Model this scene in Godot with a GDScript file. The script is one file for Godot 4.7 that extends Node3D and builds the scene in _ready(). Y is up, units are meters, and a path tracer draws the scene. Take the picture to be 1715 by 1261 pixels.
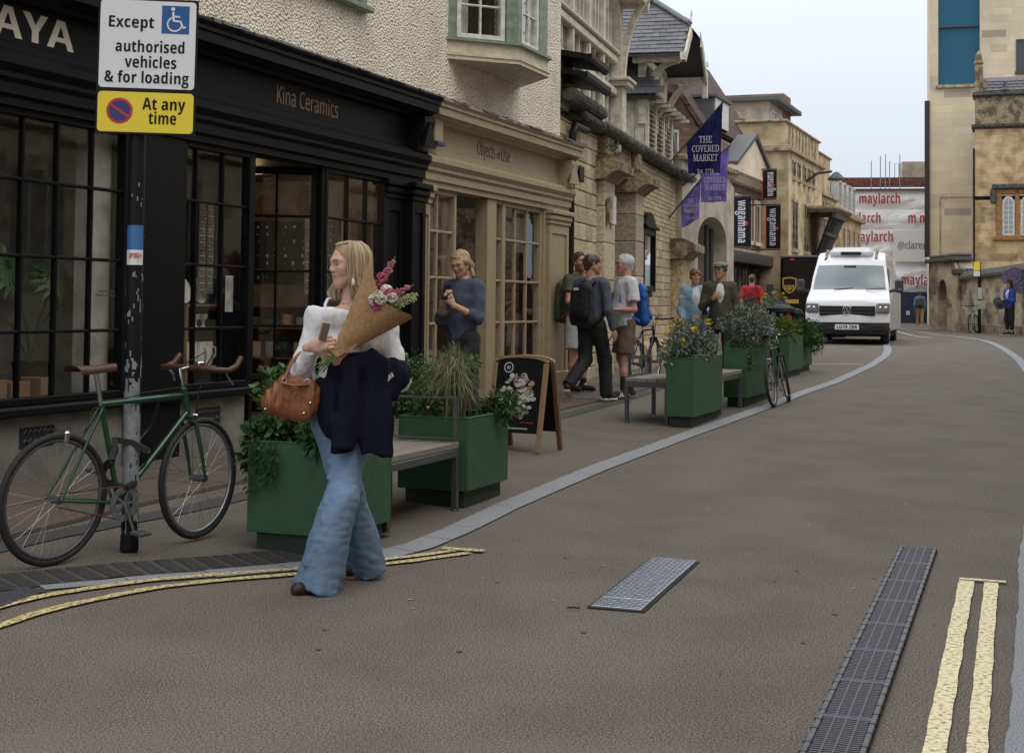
extends Node3D
# Street scene. Metres, y up. The camera stands at x = z = 0; the left row of shops runs along U, its outward normal is NN.
const CAM_H := 1.58
var U := Vector3(0.35288, 0, -0.93567)
var NN := Vector3(0.93567, 0, 0.35288)
var F0 := Vector3(0.58, 0, -19.85)
var M := {}
var T := {}
var used := {}
var rng := RandomNumberGenerator.new()


class Mb:
	var v := PackedVector3Array()
	var n := PackedVector3Array()
	var uv := PackedVector2Array()
	var c := PackedColorArray()
	var col := Color.WHITE
	var xf := Transform3D()

	func tri(a: Vector3, b: Vector3, d: Vector3, na = null, nb = null, nd = null, ua := Vector2.ZERO, ub := Vector2.ZERO, ud := Vector2.ZERO) -> void:
		a = xf * a
		b = xf * b
		d = xf * d
		var fn := (b - a).cross(d - a).normalized()
		v.append(a)
		v.append(d)
		v.append(b)
		n.append(fn if na == null else (xf.basis * na).normalized())
		n.append(fn if nd == null else (xf.basis * nd).normalized())
		n.append(fn if nb == null else (xf.basis * nb).normalized())
		uv.append(ua)
		uv.append(ud)
		uv.append(ub)
		for i in 3:
			c.append(col)

	func quad(a: Vector3, b: Vector3, d: Vector3, e: Vector3) -> void:  # counter-clockwise from the front; uv (0,1) (1,1) (1,0) (0,0)
		tri(a, b, d, null, null, null, Vector2(0, 1), Vector2(1, 1), Vector2(1, 0))
		tri(a, d, e, null, null, null, Vector2(0, 1), Vector2(1, 0), Vector2(0, 0))

	func squad(a: Vector3, b: Vector3, d: Vector3, e: Vector3, na: Vector3, nb: Vector3, nd: Vector3, ne: Vector3) -> void:
		tri(a, b, d, na, nb, nd)
		tri(a, d, e, na, nd, ne)

	func box(ctr: Vector3, size: Vector3, b := Basis(), bev := 0.0) -> void:
		var h := size * 0.5
		if bev <= 0.0:
			var p := []
			for i in 8:
				p.append(ctr + b * Vector3(h.x if i & 1 else -h.x, h.y if i & 2 else -h.y, h.z if i & 4 else -h.z))
			quad(p[4], p[5], p[7], p[6])
			quad(p[1], p[0], p[2], p[3])
			quad(p[5], p[1], p[3], p[7])
			quad(p[0], p[4], p[6], p[2])
			quad(p[6], p[7], p[3], p[2])
			quad(p[0], p[1], p[5], p[4])
			return
		var g := h - Vector3.ONE * minf(bev, minf(h.x, minf(h.y, h.z)) * 0.9)
		var face := func(ax: int, s: float) -> void:
			var a1 := (ax + 1) % 3
			var a2 := (ax + 2) % 3
			var q := []
			for k in [[-1, -1], [1, -1], [1, 1], [-1, 1]]:
				var w := Vector3.ZERO
				w[ax] = s * h[ax]
				w[a1] = k[0] * g[a1]
				w[a2] = k[1] * g[a2]
				q.append(ctr + b * w)
			if s > 0:
				quad(q[0], q[1], q[2], q[3])
			else:
				quad(q[3], q[2], q[1], q[0])
		for ax in 3:
			face.call(ax, 1.0)
			face.call(ax, -1.0)
		for ax in 3:  # edges along ax
			var a1 := (ax + 1) % 3
			var a2 := (ax + 2) % 3
			for s1 in [-1.0, 1.0]:
				for s2 in [-1.0, 1.0]:
					var w := Vector3.ZERO
					w[ax] = -g[ax]
					w[a1] = s1 * h[a1]
					w[a2] = s2 * g[a2]
					var x := Vector3.ZERO
					x[ax] = -g[ax]
					x[a1] = s1 * g[a1]
					x[a2] = s2 * h[a2]
					var w2 := w
					w2[ax] = g[ax]
					var x2 := x
					x2[ax] = g[ax]
					if s1 * s2 > 0:
						quad(ctr + b * w, ctr + b * x, ctr + b * x2, ctr + b * w2)
					else:
						quad(ctr + b * w, ctr + b * w2, ctr + b * x2, ctr + b * x)
		for i in 8:
			var s := Vector3(1 if i & 1 else -1, 1 if i & 2 else -1, 1 if i & 4 else -1)
			var a := ctr + b * Vector3(s.x * h.x, s.y * g.y, s.z * g.z)
			var d := ctr + b * Vector3(s.x * g.x, s.y * h.y, s.z * g.z)
			var e := ctr + b * Vector3(s.x * g.x, s.y * g.y, s.z * h.z)
			if s.x * s.y * s.z > 0:
				tri(a, d, e)
			else:
				tri(a, e, d)

	func bb(x0: float, x1: float, y0: float, y1: float, z0: float, z1: float, bev := 0.0) -> void:
		box(Vector3(x0 + x1, y0 + y1, z0 + z1) * 0.5, Vector3(absf(x1 - x0), absf(y1 - y0), absf(z1 - z0)), Basis(), bev)

	func bar(a: Vector3, b: Vector3, w: float, h: float, up := Vector3.UP, bev := 0.0) -> void:
		var d := (b - a).normalized()
		var side := d.cross(up)
		if side.length() < 0.01:
			side = d.cross(Vector3(0.3, 0, 1))
		side = side.normalized()
		box((a + b) * 0.5, Vector3(a.distance_to(b), h, w), Basis(d, side.cross(d), side), bev)

	func tube(pts: Array, r, seg := 8, caps := true, squash := 1.0, upv := Vector3.UP) -> void:
		var rings := []
		var nrm := []
		var prev := Vector3.ZERO
		for i in pts.size():
			var d: Vector3 = (pts[mini(i + 1, pts.size() - 1)] - pts[maxi(i - 1, 0)]).normalized()
			var s: Vector3
			if i == 0 or prev == Vector3.ZERO:
				s = d.cross(upv)
				if s.length() < 0.05:
					s = d.cross(Vector3(0.9, 0.1, 0.3))
			else:
				s = prev - d * prev.dot(d)
			s = s.normalized()
			prev = s
			var t := s.cross(d)
			var rad: float = r[i] if r is Array else r
			var ring := []
			var nr := []
			for k in seg:
				var a := TAU * k / seg
				var o := s * cos(a) + t * sin(a) * squash
				ring.append(pts[i] + o * rad)
				nr.append((s * cos(a) * squash + t * sin(a)).normalized())
			rings.append(ring)
			nrm.append(nr)
		for i in pts.size() - 1:
			for k in seg:
				var k2 := (k + 1) % seg
				squad(rings[i][k2], rings[i][k], rings[i + 1][k], rings[i + 1][k2], nrm[i][k2], nrm[i][k], nrm[i + 1][k], nrm[i + 1][k2])
		if caps:
			for k in range(1, seg - 1):
				tri(rings[0][0], rings[0][k], rings[0][k + 1])
				var l: Array = rings[-1]
				tri(l[0], l[k + 1], l[k])

	func lathe(prof: Array, seg := 16, at := Vector3.ZERO, b := Basis(), smooth := true) -> void:  # prof: Vector2(radius, height)
		for i in prof.size() - 1:
			var p: Vector2 = prof[i]
			var q: Vector2 = prof[i + 1]
			var dn := Vector2(q.y - p.y, p.x - q.x).normalized()
			for k in seg:
				var a := TAU * k / seg
				var e := TAU * (k + 1) / seg
				var ca := Vector3(cos(a), 0, -sin(a))
				var ce := Vector3(cos(e), 0, -sin(e))
				var na := b * (ca * dn.x + Vector3.UP * dn.y)
				var ne := b * (ce * dn.x + Vector3.UP * dn.y)
				if not smooth:
					na = (na + ne).normalized()
					ne = na
				squad(at + b * (ca * p.x + Vector3.UP * p.y), at + b * (ce * p.x + Vector3.UP * p.y), at + b * (ce * q.x + Vector3.UP * q.y), at + b * (ca * q.x + Vector3.UP * q.y), na, ne, ne, na)

	func extrude(poly: PackedVector2Array, z0: float, z1: float, b := Basis(), o := Vector3.ZERO) -> void:  # outline in x, y; depth along z
		if Geometry2D.is_polygon_clockwise(poly):
			poly = poly.duplicate()
			poly.reverse()
		var idx := Geometry2D.triangulate_polygon(poly)
		for i in range(0, idx.size(), 3):
			var a := poly[idx[i]]
			var d := poly[idx[i + 1]]
			var e := poly[idx[i + 2]]
			if (d - a).cross(e - a) < 0:
				var w := d
				d = e
				e = w
			tri(o + b * Vector3(a.x, a.y, z1), o + b * Vector3(d.x, d.y, z1), o + b * Vector3(e.x, e.y, z1))
			tri(o + b * Vector3(a.x, a.y, z0), o + b * Vector3(e.x, e.y, z0), o + b * Vector3(d.x, d.y, z0))
		for i in poly.size():
			var a := poly[i]
			var d := poly[(i + 1) % poly.size()]
			quad(o + b * Vector3(a.x, a.y, z0), o + b * Vector3(d.x, d.y, z0), o + b * Vector3(d.x, d.y, z1), o + b * Vector3(a.x, a.y, z1))

	func mould(prof: Array, x0: float, x1: float, mirror := false) -> void:  # a moulding: outline in (z, y), run along x
		var p := PackedVector2Array()
		for q in prof:
			p.append(Vector2(-q[0], q[1]))
		extrude(p, x0, x1, Basis(Vector3(0, 0, -1), Vector3.UP, Vector3(1, 0, 0)))

	func ball(ctr: Vector3, r: Vector3, seg := 10, rows := 6, b := Basis()) -> void:
		var f := func(i: int, k: int) -> Vector3:
			var ph := PI * i / rows - PI / 2
			var th := TAU * k / seg
			return Vector3(cos(ph) * cos(th), sin(ph), -cos(ph) * sin(th))
		for i in rows:
			for k in seg:
				var q := [f.call(i, k), f.call(i, k + 1), f.call(i + 1, k + 1), f.call(i + 1, k)]
				squad(ctr + b * (q[0] * r), ctr + b * (q[1] * r), ctr + b * (q[2] * r), ctr + b * (q[3] * r), b * (q[0] / r), b * (q[1] / r), b * (q[2] / r), b * (q[3] / r))

	func mesh() -> ArrayMesh:
		var m := ArrayMesh.new()
		if v.is_empty():
			return m
		var a := []
		a.resize(Mesh.ARRAY_MAX)
		a[Mesh.ARRAY_VERTEX] = v
		a[Mesh.ARRAY_NORMAL] = n
		a[Mesh.ARRAY_TEX_UV] = uv
		a[Mesh.ARRAY_COLOR] = c
		m.add_surface_from_arrays(Mesh.PRIMITIVE_TRIANGLES, a)
		return m


func P(s: float, n := 0.0, y := 0.0) -> Vector3:  # street coordinates to world
	return F0 + U * s + NN * n + Vector3(0, y, 0)


func gh(p: Vector3) -> float:  # height of the ground: the street climbs away from the camera, the pavement is a little higher
	var d := -p.z
	var q := p - F0
	var n := q.dot(NN)
	var h := 0.0228 * minf(d, 20.0) + 0.0115 * clampf(d - 20.0, 0.0, 20.0) + 0.002 * maxf(0.0, d - 40.0)
	h += 0.12 * clampf((n - 2.0) / 3.0, 0, 1) * clampf((d - 30.0) / 12.0, 0, 1)
	return h + 0.15 * clampf((3.2 - n) / 3.0, 0, 1) * clampf((19.0 - d) / 9.5, 0, 1)


func G(x: float, z: float, up := 0.0) -> Vector3:
	return Vector3(x, gh(Vector3(x, 0, z)) + up, z)


func GS(s: float, n: float, up := 0.0) -> Vector3:
	var p := P(s, n)
	p.y = gh(p) + up
	return p


func facade_basis(deg := 20.663) -> Basis:
	var a := deg_to_rad(deg)
	var u := Vector3(sin(a), 0, -cos(a))
	return Basis(u, Vector3.UP, Vector3(-u.z, 0, u.x))


func numbered(called: String) -> String:
	used[called] = used.get(called, 0) + 1
	return called if used[called] == 1 else "%s_%03d" % [called, used[called] - 1]


func thing(called: String, label: String, category: String, at := Vector3.ZERO, b := Basis(), group := "") -> Node3D:
	var o := Node3D.new()
	o.name = numbered(called)
	o.transform = Transform3D(b, at)
	tag(o, label, category, group)
	add_child(o)
	return o


func tag(o: Node, label: String, category: String, group := "", kind := "") -> void:
	if label:
		o.set_meta("label", label)
	if category:
		o.set_meta("category", category)
	if group:
		o.set_meta("group", group)
	if kind:
		o.set_meta("kind", kind)


func struct(called: String, label: String, mb, m: Material, xf := Transform3D()) -> MeshInstance3D:
	var o := MeshInstance3D.new()
	o.name = numbered(called)
	o.mesh = mb.mesh() if mb is Mb else mb
	o.material_override = m
	o.transform = xf
	o.set_meta("kind", "structure")
	o.set_meta("label", label)
	add_child(o)
	return o


func part(parent: Node, called: String, mb, m: Material, xf := Transform3D(), label := "") -> MeshInstance3D:
	var o := MeshInstance3D.new()
	o.name = called
	o.mesh = mb.mesh() if mb is Mb else mb
	o.material_override = m
	o.transform = xf
	if label:
		o.set_meta("label", label)
	parent.add_child(o, true)
	return o


func text_part(parent: Node, txt: String, m: Material, at: Vector3, size: float, width := 0.0, font := "Droid Sans", b := Basis(), bold := false, deep := 0.006, called := "lettering") -> MeshInstance3D:
	var t := TextMesh.new()
	var f := SystemFont.new()
	f.font_names = PackedStringArray([font])
	f.font_weight = 700 if bold else 400
	t.font = f
	t.text = txt
	t.font_size = 64
	t.pixel_size = size / 46.0
	t.depth = deep
	t.curve_step = 2.0
	var o := MeshInstance3D.new()
	o.name = called
	o.mesh = t
	o.material_override = m
	var sx := 1.0
	if width > 0.0:
		var w: float = t.get_aabb().size.x
		if w > 0.001:
			sx = width / w
	o.transform = Transform3D(b * Basis.from_scale(Vector3(sx, 1, 1)), at)
	parent.add_child(o, true)
	return o


func nt(key: String, type: int, freq: float, oct := 3, ramp := [], size := 512, seedv := 1, normal := false) -> NoiseTexture2D:
	if T.has(key):
		return T[key]
	var f := FastNoiseLite.new()
	f.noise_type = type
	f.frequency = freq
	f.fractal_octaves = oct
	f.fractal_type = FastNoiseLite.FRACTAL_FBM if oct > 1 else FastNoiseLite.FRACTAL_NONE
	f.seed = seedv
	if type == FastNoiseLite.TYPE_CELLULAR:
		f.cellular_return_type = FastNoiseLite.RETURN_CELL_VALUE if key.begins_with("cell") else FastNoiseLite.RETURN_DISTANCE
	var t := NoiseTexture2D.new()
	t.width = size
	t.height = size
	t.seamless = true
	t.noise = f
	t.as_normal_map = normal
	if ramp:
		var g := Gradient.new()
		g.offsets = PackedFloat32Array(ramp.map(func(r): return r[0]))
		g.colors = PackedColorArray(ramp.map(func(r): return lin(r[1]) if r[1] is Color else lin(Color(r[1], r[1], r[1]))))
		t.color_ramp = g
	T[key] = t
	return t


func lin(c: Color) -> Color:
	var d := Color(clampf(c.r, 0, 1), clampf(c.g, 0, 1), clampf(c.b, 0, 1)).linear_to_srgb()
	d.a = c.a
	return d


func mt(key: String, c: Color, rough := 0.7, o := {}) -> StandardMaterial3D:  # c: linear base colour
	if M.has(key):
		return M[key]
	var m := StandardMaterial3D.new()
	m.resource_name = key
	m.albedo_color = lin(c)
	m.roughness = rough
	m.metallic = o.get("metal", 0.0)
	m.metallic_specular = o.get("spec", 0.5)
	if o.has("tex"):
		m.albedo_texture = T[o.tex]
		m.uv1_triplanar = true
		m.uv1_world_triplanar = o.get("world", false)
	if o.has("bump"):
		m.heightmap_enabled = true
		m.heightmap_texture = T[o.bump[0]]
		m.heightmap_scale = o.bump[1]
		m.uv1_triplanar = true
		m.uv1_world_triplanar = o.get("world", false)
	if o.has("s"):
		m.uv1_scale = o.s if o.s is Vector3 else Vector3.ONE * o.s
	if o.has("det"):
		m.detail_enabled = true
		m.detail_blend_mode = BaseMaterial3D.BLEND_MODE_MUL
		m.detail_albedo = T[o.det[0]]
		m.detail_uv_layer = BaseMaterial3D.DETAIL_UV_2
		m.uv2_triplanar = true
		m.uv2_world_triplanar = o.get("world", false)
		m.uv2_scale = o.det[1] if o.det[1] is Vector3 else Vector3.ONE * o.det[1]
	if o.get("vc", false):
		m.vertex_color_use_as_albedo = true
	if o.has("coat"):
		m.clearcoat_enabled = true
		m.clearcoat = o.coat
		m.clearcoat_roughness = 0.08
	if o.has("rim"):
		m.rim_enabled = true
		m.rim = o.rim
		m.rim_tint = 0.6
	if o.has("sss"):
		m.subsurf_scatter_enabled = true
		m.subsurf_scatter_strength = o.sss
	if o.has("back"):
		m.backlight_enabled = true
		m.backlight = lin(o.back)
	if o.has("emit"):
		m.emission_enabled = true
		m.emission = lin(o.emit[0])
		m.emission_energy_multiplier = o.emit[1]
	if o.has("alpha"):
		m.transparency = BaseMaterial3D.TRANSPARENCY_ALPHA
		m.albedo_color.a = o.alpha
	M[key] = m
	return m


func textures() -> void:
	var S := FastNoiseLite.TYPE_SIMPLEX_SMOOTH
	var CE := FastNoiseLite.TYPE_CELLULAR
	nt("grain", S, 0.25, 2, [], 512, 3)
	nt("grain_soft", S, 0.06, 3, [], 512, 5)
	nt("pebble", CE, 0.085, 1, [], 512, 7)
	nt("speck", S, 0.33, 3, [[0.2, 0.1], [0.4, 0.4], [0.58, 0.75], [0.78, 1.0]], 1024, 9)
	nt("blotch_soft", S, 0.012, 5, [[0.2, 0.84], [0.5, 0.94], [0.8, 1.0]], 512, 12)
	nt("blotch", S, 0.012, 5, [[0.2, 0.66], [0.5, 0.85], [0.8, 1.0]], 512, 11)
	nt("blotch_hard", S, 0.016, 5, [[0.2, 0.3], [0.42, 0.62], [0.6, 0.9], [0.85, 1.0]], 512, 13)
	nt("weave", S, 0.4, 2, [[0.2, 0.7], [0.8, 1.0]], 256, 15)
	nt("wear", S, 0.02, 5, [[0.0, 0.0], [0.60, 0.02], [0.64, 1.0], [1.0, 1.0]], 512, 17)
	nt("stone_tone", S, 0.02, 5, [[0.15, Color(0.55, 0.49, 0.4)], [0.42, Color(0.8, 0.74, 0.64)], [0.6, Color(0.94, 0.9, 0.82)], [0.85, Color(1, 0.98, 0.94)]], 512, 19)
	nt("soot", S, 0.011, 6, [[0.2, 0.34], [0.42, 0.55], [0.55, 0.85], [0.8, 1.0]], 512, 21)
	nt("cellgrain", CE, 0.09, 1, [[0.0, 0.55], [1.0, 1.0]], 512, 23)
	nt("worn_yellow", S, 0.07, 5, [[0.25, Color(0.15, 0.13, 0.11)], [0.4, Color(0.36, 0.29, 0.14)], [0.52, Color(0.58, 0.47, 0.2)], [0.8, Color(0.66, 0.56, 0.29)]], 512, 61)
	nt("worn_cream", S, 0.07, 5, [[0.2, Color(0.2, 0.17, 0.12)], [0.32, Color(0.55, 0.47, 0.28)], [0.5, Color(0.78, 0.68, 0.42)], [0.8, Color(0.84, 0.76, 0.52)]], 512, 62)
	nt("denim", S, 0.3, 3, [[0.2, 0.72], [0.8, 1.0]], 256, 27)


func materials() -> void:
	mt("asphalt", Color(0.262, 0.228, 0.195), 0.92, {tex = "speck", s = 0.29, bump = ["speck", 0.35], det = ["blotch_soft", 0.16], world = true, spec = 0.35})
	mt("kerb", Color(0.4, 0.42, 0.46), 0.75, {tex = "speck", s = 0.4, bump = ["grain", 0.3], world = true})
	mt("dark_sett", Color(0.105, 0.1, 0.096), 0.75, {tex = "speck", s = 0.5, bump = ["grain", 0.5], world = true})
	mt("slab_a", Color(0.2, 0.145, 0.118), 0.8, {tex = "speck", s = 0.4, bump = ["grain_soft", 0.2], world = true})
	mt("slab_b", Color(0.165, 0.13, 0.112), 0.8, {tex = "speck", s = 0.4, bump = ["grain_soft", 0.2], world = true})
	mt("joint", Color(0.07, 0.06, 0.052), 0.95)
	mt("yellow_line", Color(1, 1, 1), 0.8, {tex = "worn_yellow", s = 0.9, bump = ["grain", 0.3], world = true})
	mt("cream_line", Color(1, 1, 1), 0.75, {tex = "worn_cream", s = 0.9, bump = ["grain", 0.3], world = true})
	mt("white_line", Color(0.6, 0.6, 0.58), 0.75, {tex = "blotch_hard", s = 1.1, world = true})
	mt("steel", Color(0.42, 0.45, 0.5), 0.38, {metal = 0.85, tex = "blotch", s = 3.0})
	mt("iron", Color(0.13, 0.13, 0.155), 0.45, {metal = 0.6, tex = "blotch", s = 4.0, bump = ["grain", 0.1]})
	mt("black_void", Color(0.012, 0.012, 0.013), 0.9)
	mt("roughcast", Color(0.95, 0.87, 0.7), 0.9, {tex = "roughcast", s = 0.9, bump = ["pebble", 2.6], det = ["blotch_soft", 0.25]})
	mt("black_paint", Color(0.006, 0.006, 0.007), 0.5, {spec = 0.25, tex = "blotch", s = 2.0, bump = ["grain_soft", 0.05]})
	mt("tan_paint", Color(0.365, 0.288, 0.18), 0.5, {tex = "blotch_soft", s = 1.3, bump = ["grain_soft", 0.06]})
	mt("cream_paint", Color(0.68, 0.61, 0.45), 0.6, {tex = "blotch", s = 1.4, bump = ["grain_soft", 0.06]})
	mt("green_frame", Color(0.22, 0.29, 0.21), 0.55, {tex = "blotch", s = 1.4})
	mt("white_paint", Color(0.76, 0.75, 0.72), 0.5, {tex = "blotch", s = 1.2})
	mt("lead", Color(0.1, 0.105, 0.11), 0.6, {tex = "blotch", s = 2.0, bump = ["grain_soft", 0.6]})
	mt("riser", Color(0.38, 0.36, 0.33), 0.85, {tex = "speck", s = 0.5, bump = ["grain", 0.2], det = ["blotch", 0.5]})
	mt("glass", Color(0.02, 0.025, 0.025), 0.02, {alpha = 0.03})
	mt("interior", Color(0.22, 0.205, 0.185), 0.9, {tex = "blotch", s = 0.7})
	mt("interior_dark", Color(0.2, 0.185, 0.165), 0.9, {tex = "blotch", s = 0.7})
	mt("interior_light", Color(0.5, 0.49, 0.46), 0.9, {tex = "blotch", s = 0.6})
	mt("bronze_letter", Color(0.27, 0.17, 0.1), 0.5)
	mt("cream_letter", Color(0.66, 0.62, 0.52), 0.5)
	mt("dark_letter", Color(0.05, 0.045, 0.04), 0.5)
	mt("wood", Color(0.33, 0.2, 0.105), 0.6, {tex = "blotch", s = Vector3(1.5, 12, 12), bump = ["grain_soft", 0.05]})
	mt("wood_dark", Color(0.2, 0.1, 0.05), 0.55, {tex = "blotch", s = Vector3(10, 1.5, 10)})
	mt("wood_grey", Color(0.3, 0.27, 0.24), 0.75, {tex = "blotch_hard", s = Vector3(1.5, 20, 20), bump = ["grain_soft", 0.1]})
	mt("ceramic", Color(0.75, 0.73, 0.68), 0.25)
	mt("sign_white", Color(0.72, 0.73, 0.76), 0.4)
	mt("sign_yellow", Color(0.78, 0.62, 0.04), 0.4)
	mt("sign_black", Color(0.01, 0.01, 0.012), 0.5, {spec = 0.3})
	mt("sign_blue", Color(0.01, 0.09, 0.3), 0.4)
	mt("sign_red", Color(0.5, 0.03, 0.03), 0.4)
	mt("sign_navy", Color(0.03, 0.035, 0.16), 0.4)
	mt("post_grey", Color(0.25, 0.27, 0.3), 0.45, {tex = "blotch", s = 3.0})
	mt("stone", Color(0.6, 0.5, 0.35), 0.9, {tex = "stone_tone", s = 0.6, bump = ["grain_soft", 0.5], det = ["blotch", 1.7]})
	mt("stone_dirty", Color(0.42, 0.35, 0.25), 0.92, {tex = "soot", s = 0.45, bump = ["grain_soft", 0.6], det = ["stone_tone", 0.9]})
	mt("stone_black", Color(0.11, 0.105, 0.095), 0.92, {tex = "blotch_hard", s = 0.8, bump = ["grain_soft", 1.0]})
	mt("brick_paint", Color(1, 1, 1), 0.9)


func camera_sky_sun() -> void:
	var cam := Camera3D.new()
	cam.name = "camera"
	add_child(cam)
	cam.position = Vector3(0, CAM_H, 0)
	cam.basis = Basis(Vector3.RIGHT, atan(94.0 / 2500.0)) * Basis(Vector3.BACK, 0.0105)
	cam.projection = Camera3D.PROJECTION_FRUSTUM
	cam.near = 0.1
	cam.far = 600.0
	cam.size = 0.1 * 1261.0 / 2500.0
	cam.frustum_offset = Vector2(0, -0.1 * (630.5 - 417.0) / 2500.0)
	cam.current = true
	var env := Environment.new()
	env.background_mode = Environment.BG_SKY
	var sky := Sky.new()
	var sm := ProceduralSkyMaterial.new()
	sm.sky_horizon_color = Color(0.47, 0.52, 0.6).linear_to_srgb()
	sm.sky_top_color = Color(1.72, 1.76, 1.8).linear_to_srgb()  # an overcast sky is about three times as bright overhead as at the horizon
	sm.sky_curve = 0.6
	sm.ground_bottom_color = lin(Color(0.2, 0.18, 0.16))
	sm.ground_horizon_color = lin(Color(0.5, 0.52, 0.55))
	var cf := FastNoiseLite.new()
	cf.noise_type = FastNoiseLite.TYPE_SIMPLEX_SMOOTH
	cf.frequency = 0.006
	cf.fractal_octaves = 5
	cf.seed = 4
	var ct := NoiseTexture2D.new()
	ct.width = 1024
	ct.height = 512
	ct.seamless = true
	ct.noise = cf
	var cg := Gradient.new()
	cg.offsets = PackedFloat32Array([0.25, 0.75])
	cg.colors = PackedColorArray([Color(1, 1, 1, 0.0), Color(1, 1, 1, 0.1)])
	ct.color_ramp = cg
	sm.sky_cover = ct
	sm.sky_energy_multiplier = 1.0
	sky.sky_material = sm
	env.sky = sky
	env.background_energy_multiplier = 1.0
	env.tonemap_mode = Environment.TONE_MAPPER_LINEAR
	env.tonemap_exposure = 1.28
	env.sdfgi_enabled = true
	env.ssao_enabled = true
	env.ssil_enabled = true
	var we := WorldEnvironment.new()
	we.name = "environment"
	we.environment = env
	add_child(we)
	var sun := DirectionalLight3D.new()
	sun.name = "sun"
	sun.light_energy = 0.36
	sun.light_color = Color(1.0, 0.985, 0.965)
	sun.light_angular_distance = 40.0
	sun.shadow_enabled = true
	add_child(sun)
	sun.look_at_from_position(Vector3.ZERO, Vector3(-0.42, -1.0, -0.55))


func ribbon(pts: Array, half: float, up: float, wob := 0.0, step := 0.12, seedv := 1) -> Mb:  # a strip that lies on the ground along street points [s, n]
	var c := Curve3D.new()
	for i in pts.size():
		var a: Array = pts[maxi(i - 1, 0)]
		var b: Array = pts[mini(i + 1, pts.size() - 1)]
		var t := Vector3(b[0] - a[0], 0, b[1] - a[1]) * 0.16
		c.add_point(Vector3(pts[i][0], 0, pts[i][1]), -t, t)
	var f := FastNoiseLite.new()
	f.seed = seedv
	f.frequency = 3.0
	var m := Mb.new()
	var len := c.get_baked_length()
	var k := int(ceil(len / step))
	var pa: Vector3
	var pb: Vector3
	for i in k + 1:
		var d := len * i / k
		var p := c.sample_baked(d)
		var q := c.sample_baked(minf(d + 0.02, len)) - c.sample_baked(maxf(d - 0.02, 0))
		var w := Vector3(-q.z, 0, q.x).normalized()
		var h1 := half + wob * f.get_noise_2d(d, 0.0)
		var h2 := half + wob * f.get_noise_2d(d, 50.0)
		var a := p + w * h1
		var b := p - w * h2
		var ga := GS(a.x, a.z, up)
		var gb := GS(b.x, b.z, up)
		if i > 0:
			m.quad(pb, gb, ga, pa)
		pa = ga
		pb = gb
	return m


func ground_patch(corners: Array, up: float) -> Mb:  # a quad laid on the ground, split finely; corners [s, n]
	var m := Mb.new()
	var k := 6
	for i in k:
		for j in k:
			var q := []
			for e in [[0, 0], [1, 0], [1, 1], [0, 1]]:
				var a: float = (i + e[0]) / float(k)
				var b: float = (j + e[1]) / float(k)
				var x := Vector2(corners[0][0], corners[0][1]).lerp(Vector2(corners[1][0], corners[1][1]), a)
				var y := Vector2(corners[3][0], corners[3][1]).lerp(Vector2(corners[2][0], corners[2][1]), a)
				var z := x.lerp(y, b)
				q.append(GS(z.x, z.y, up))
			m.quad(q[0], q[1], q[2], q[3])
	return m


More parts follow.
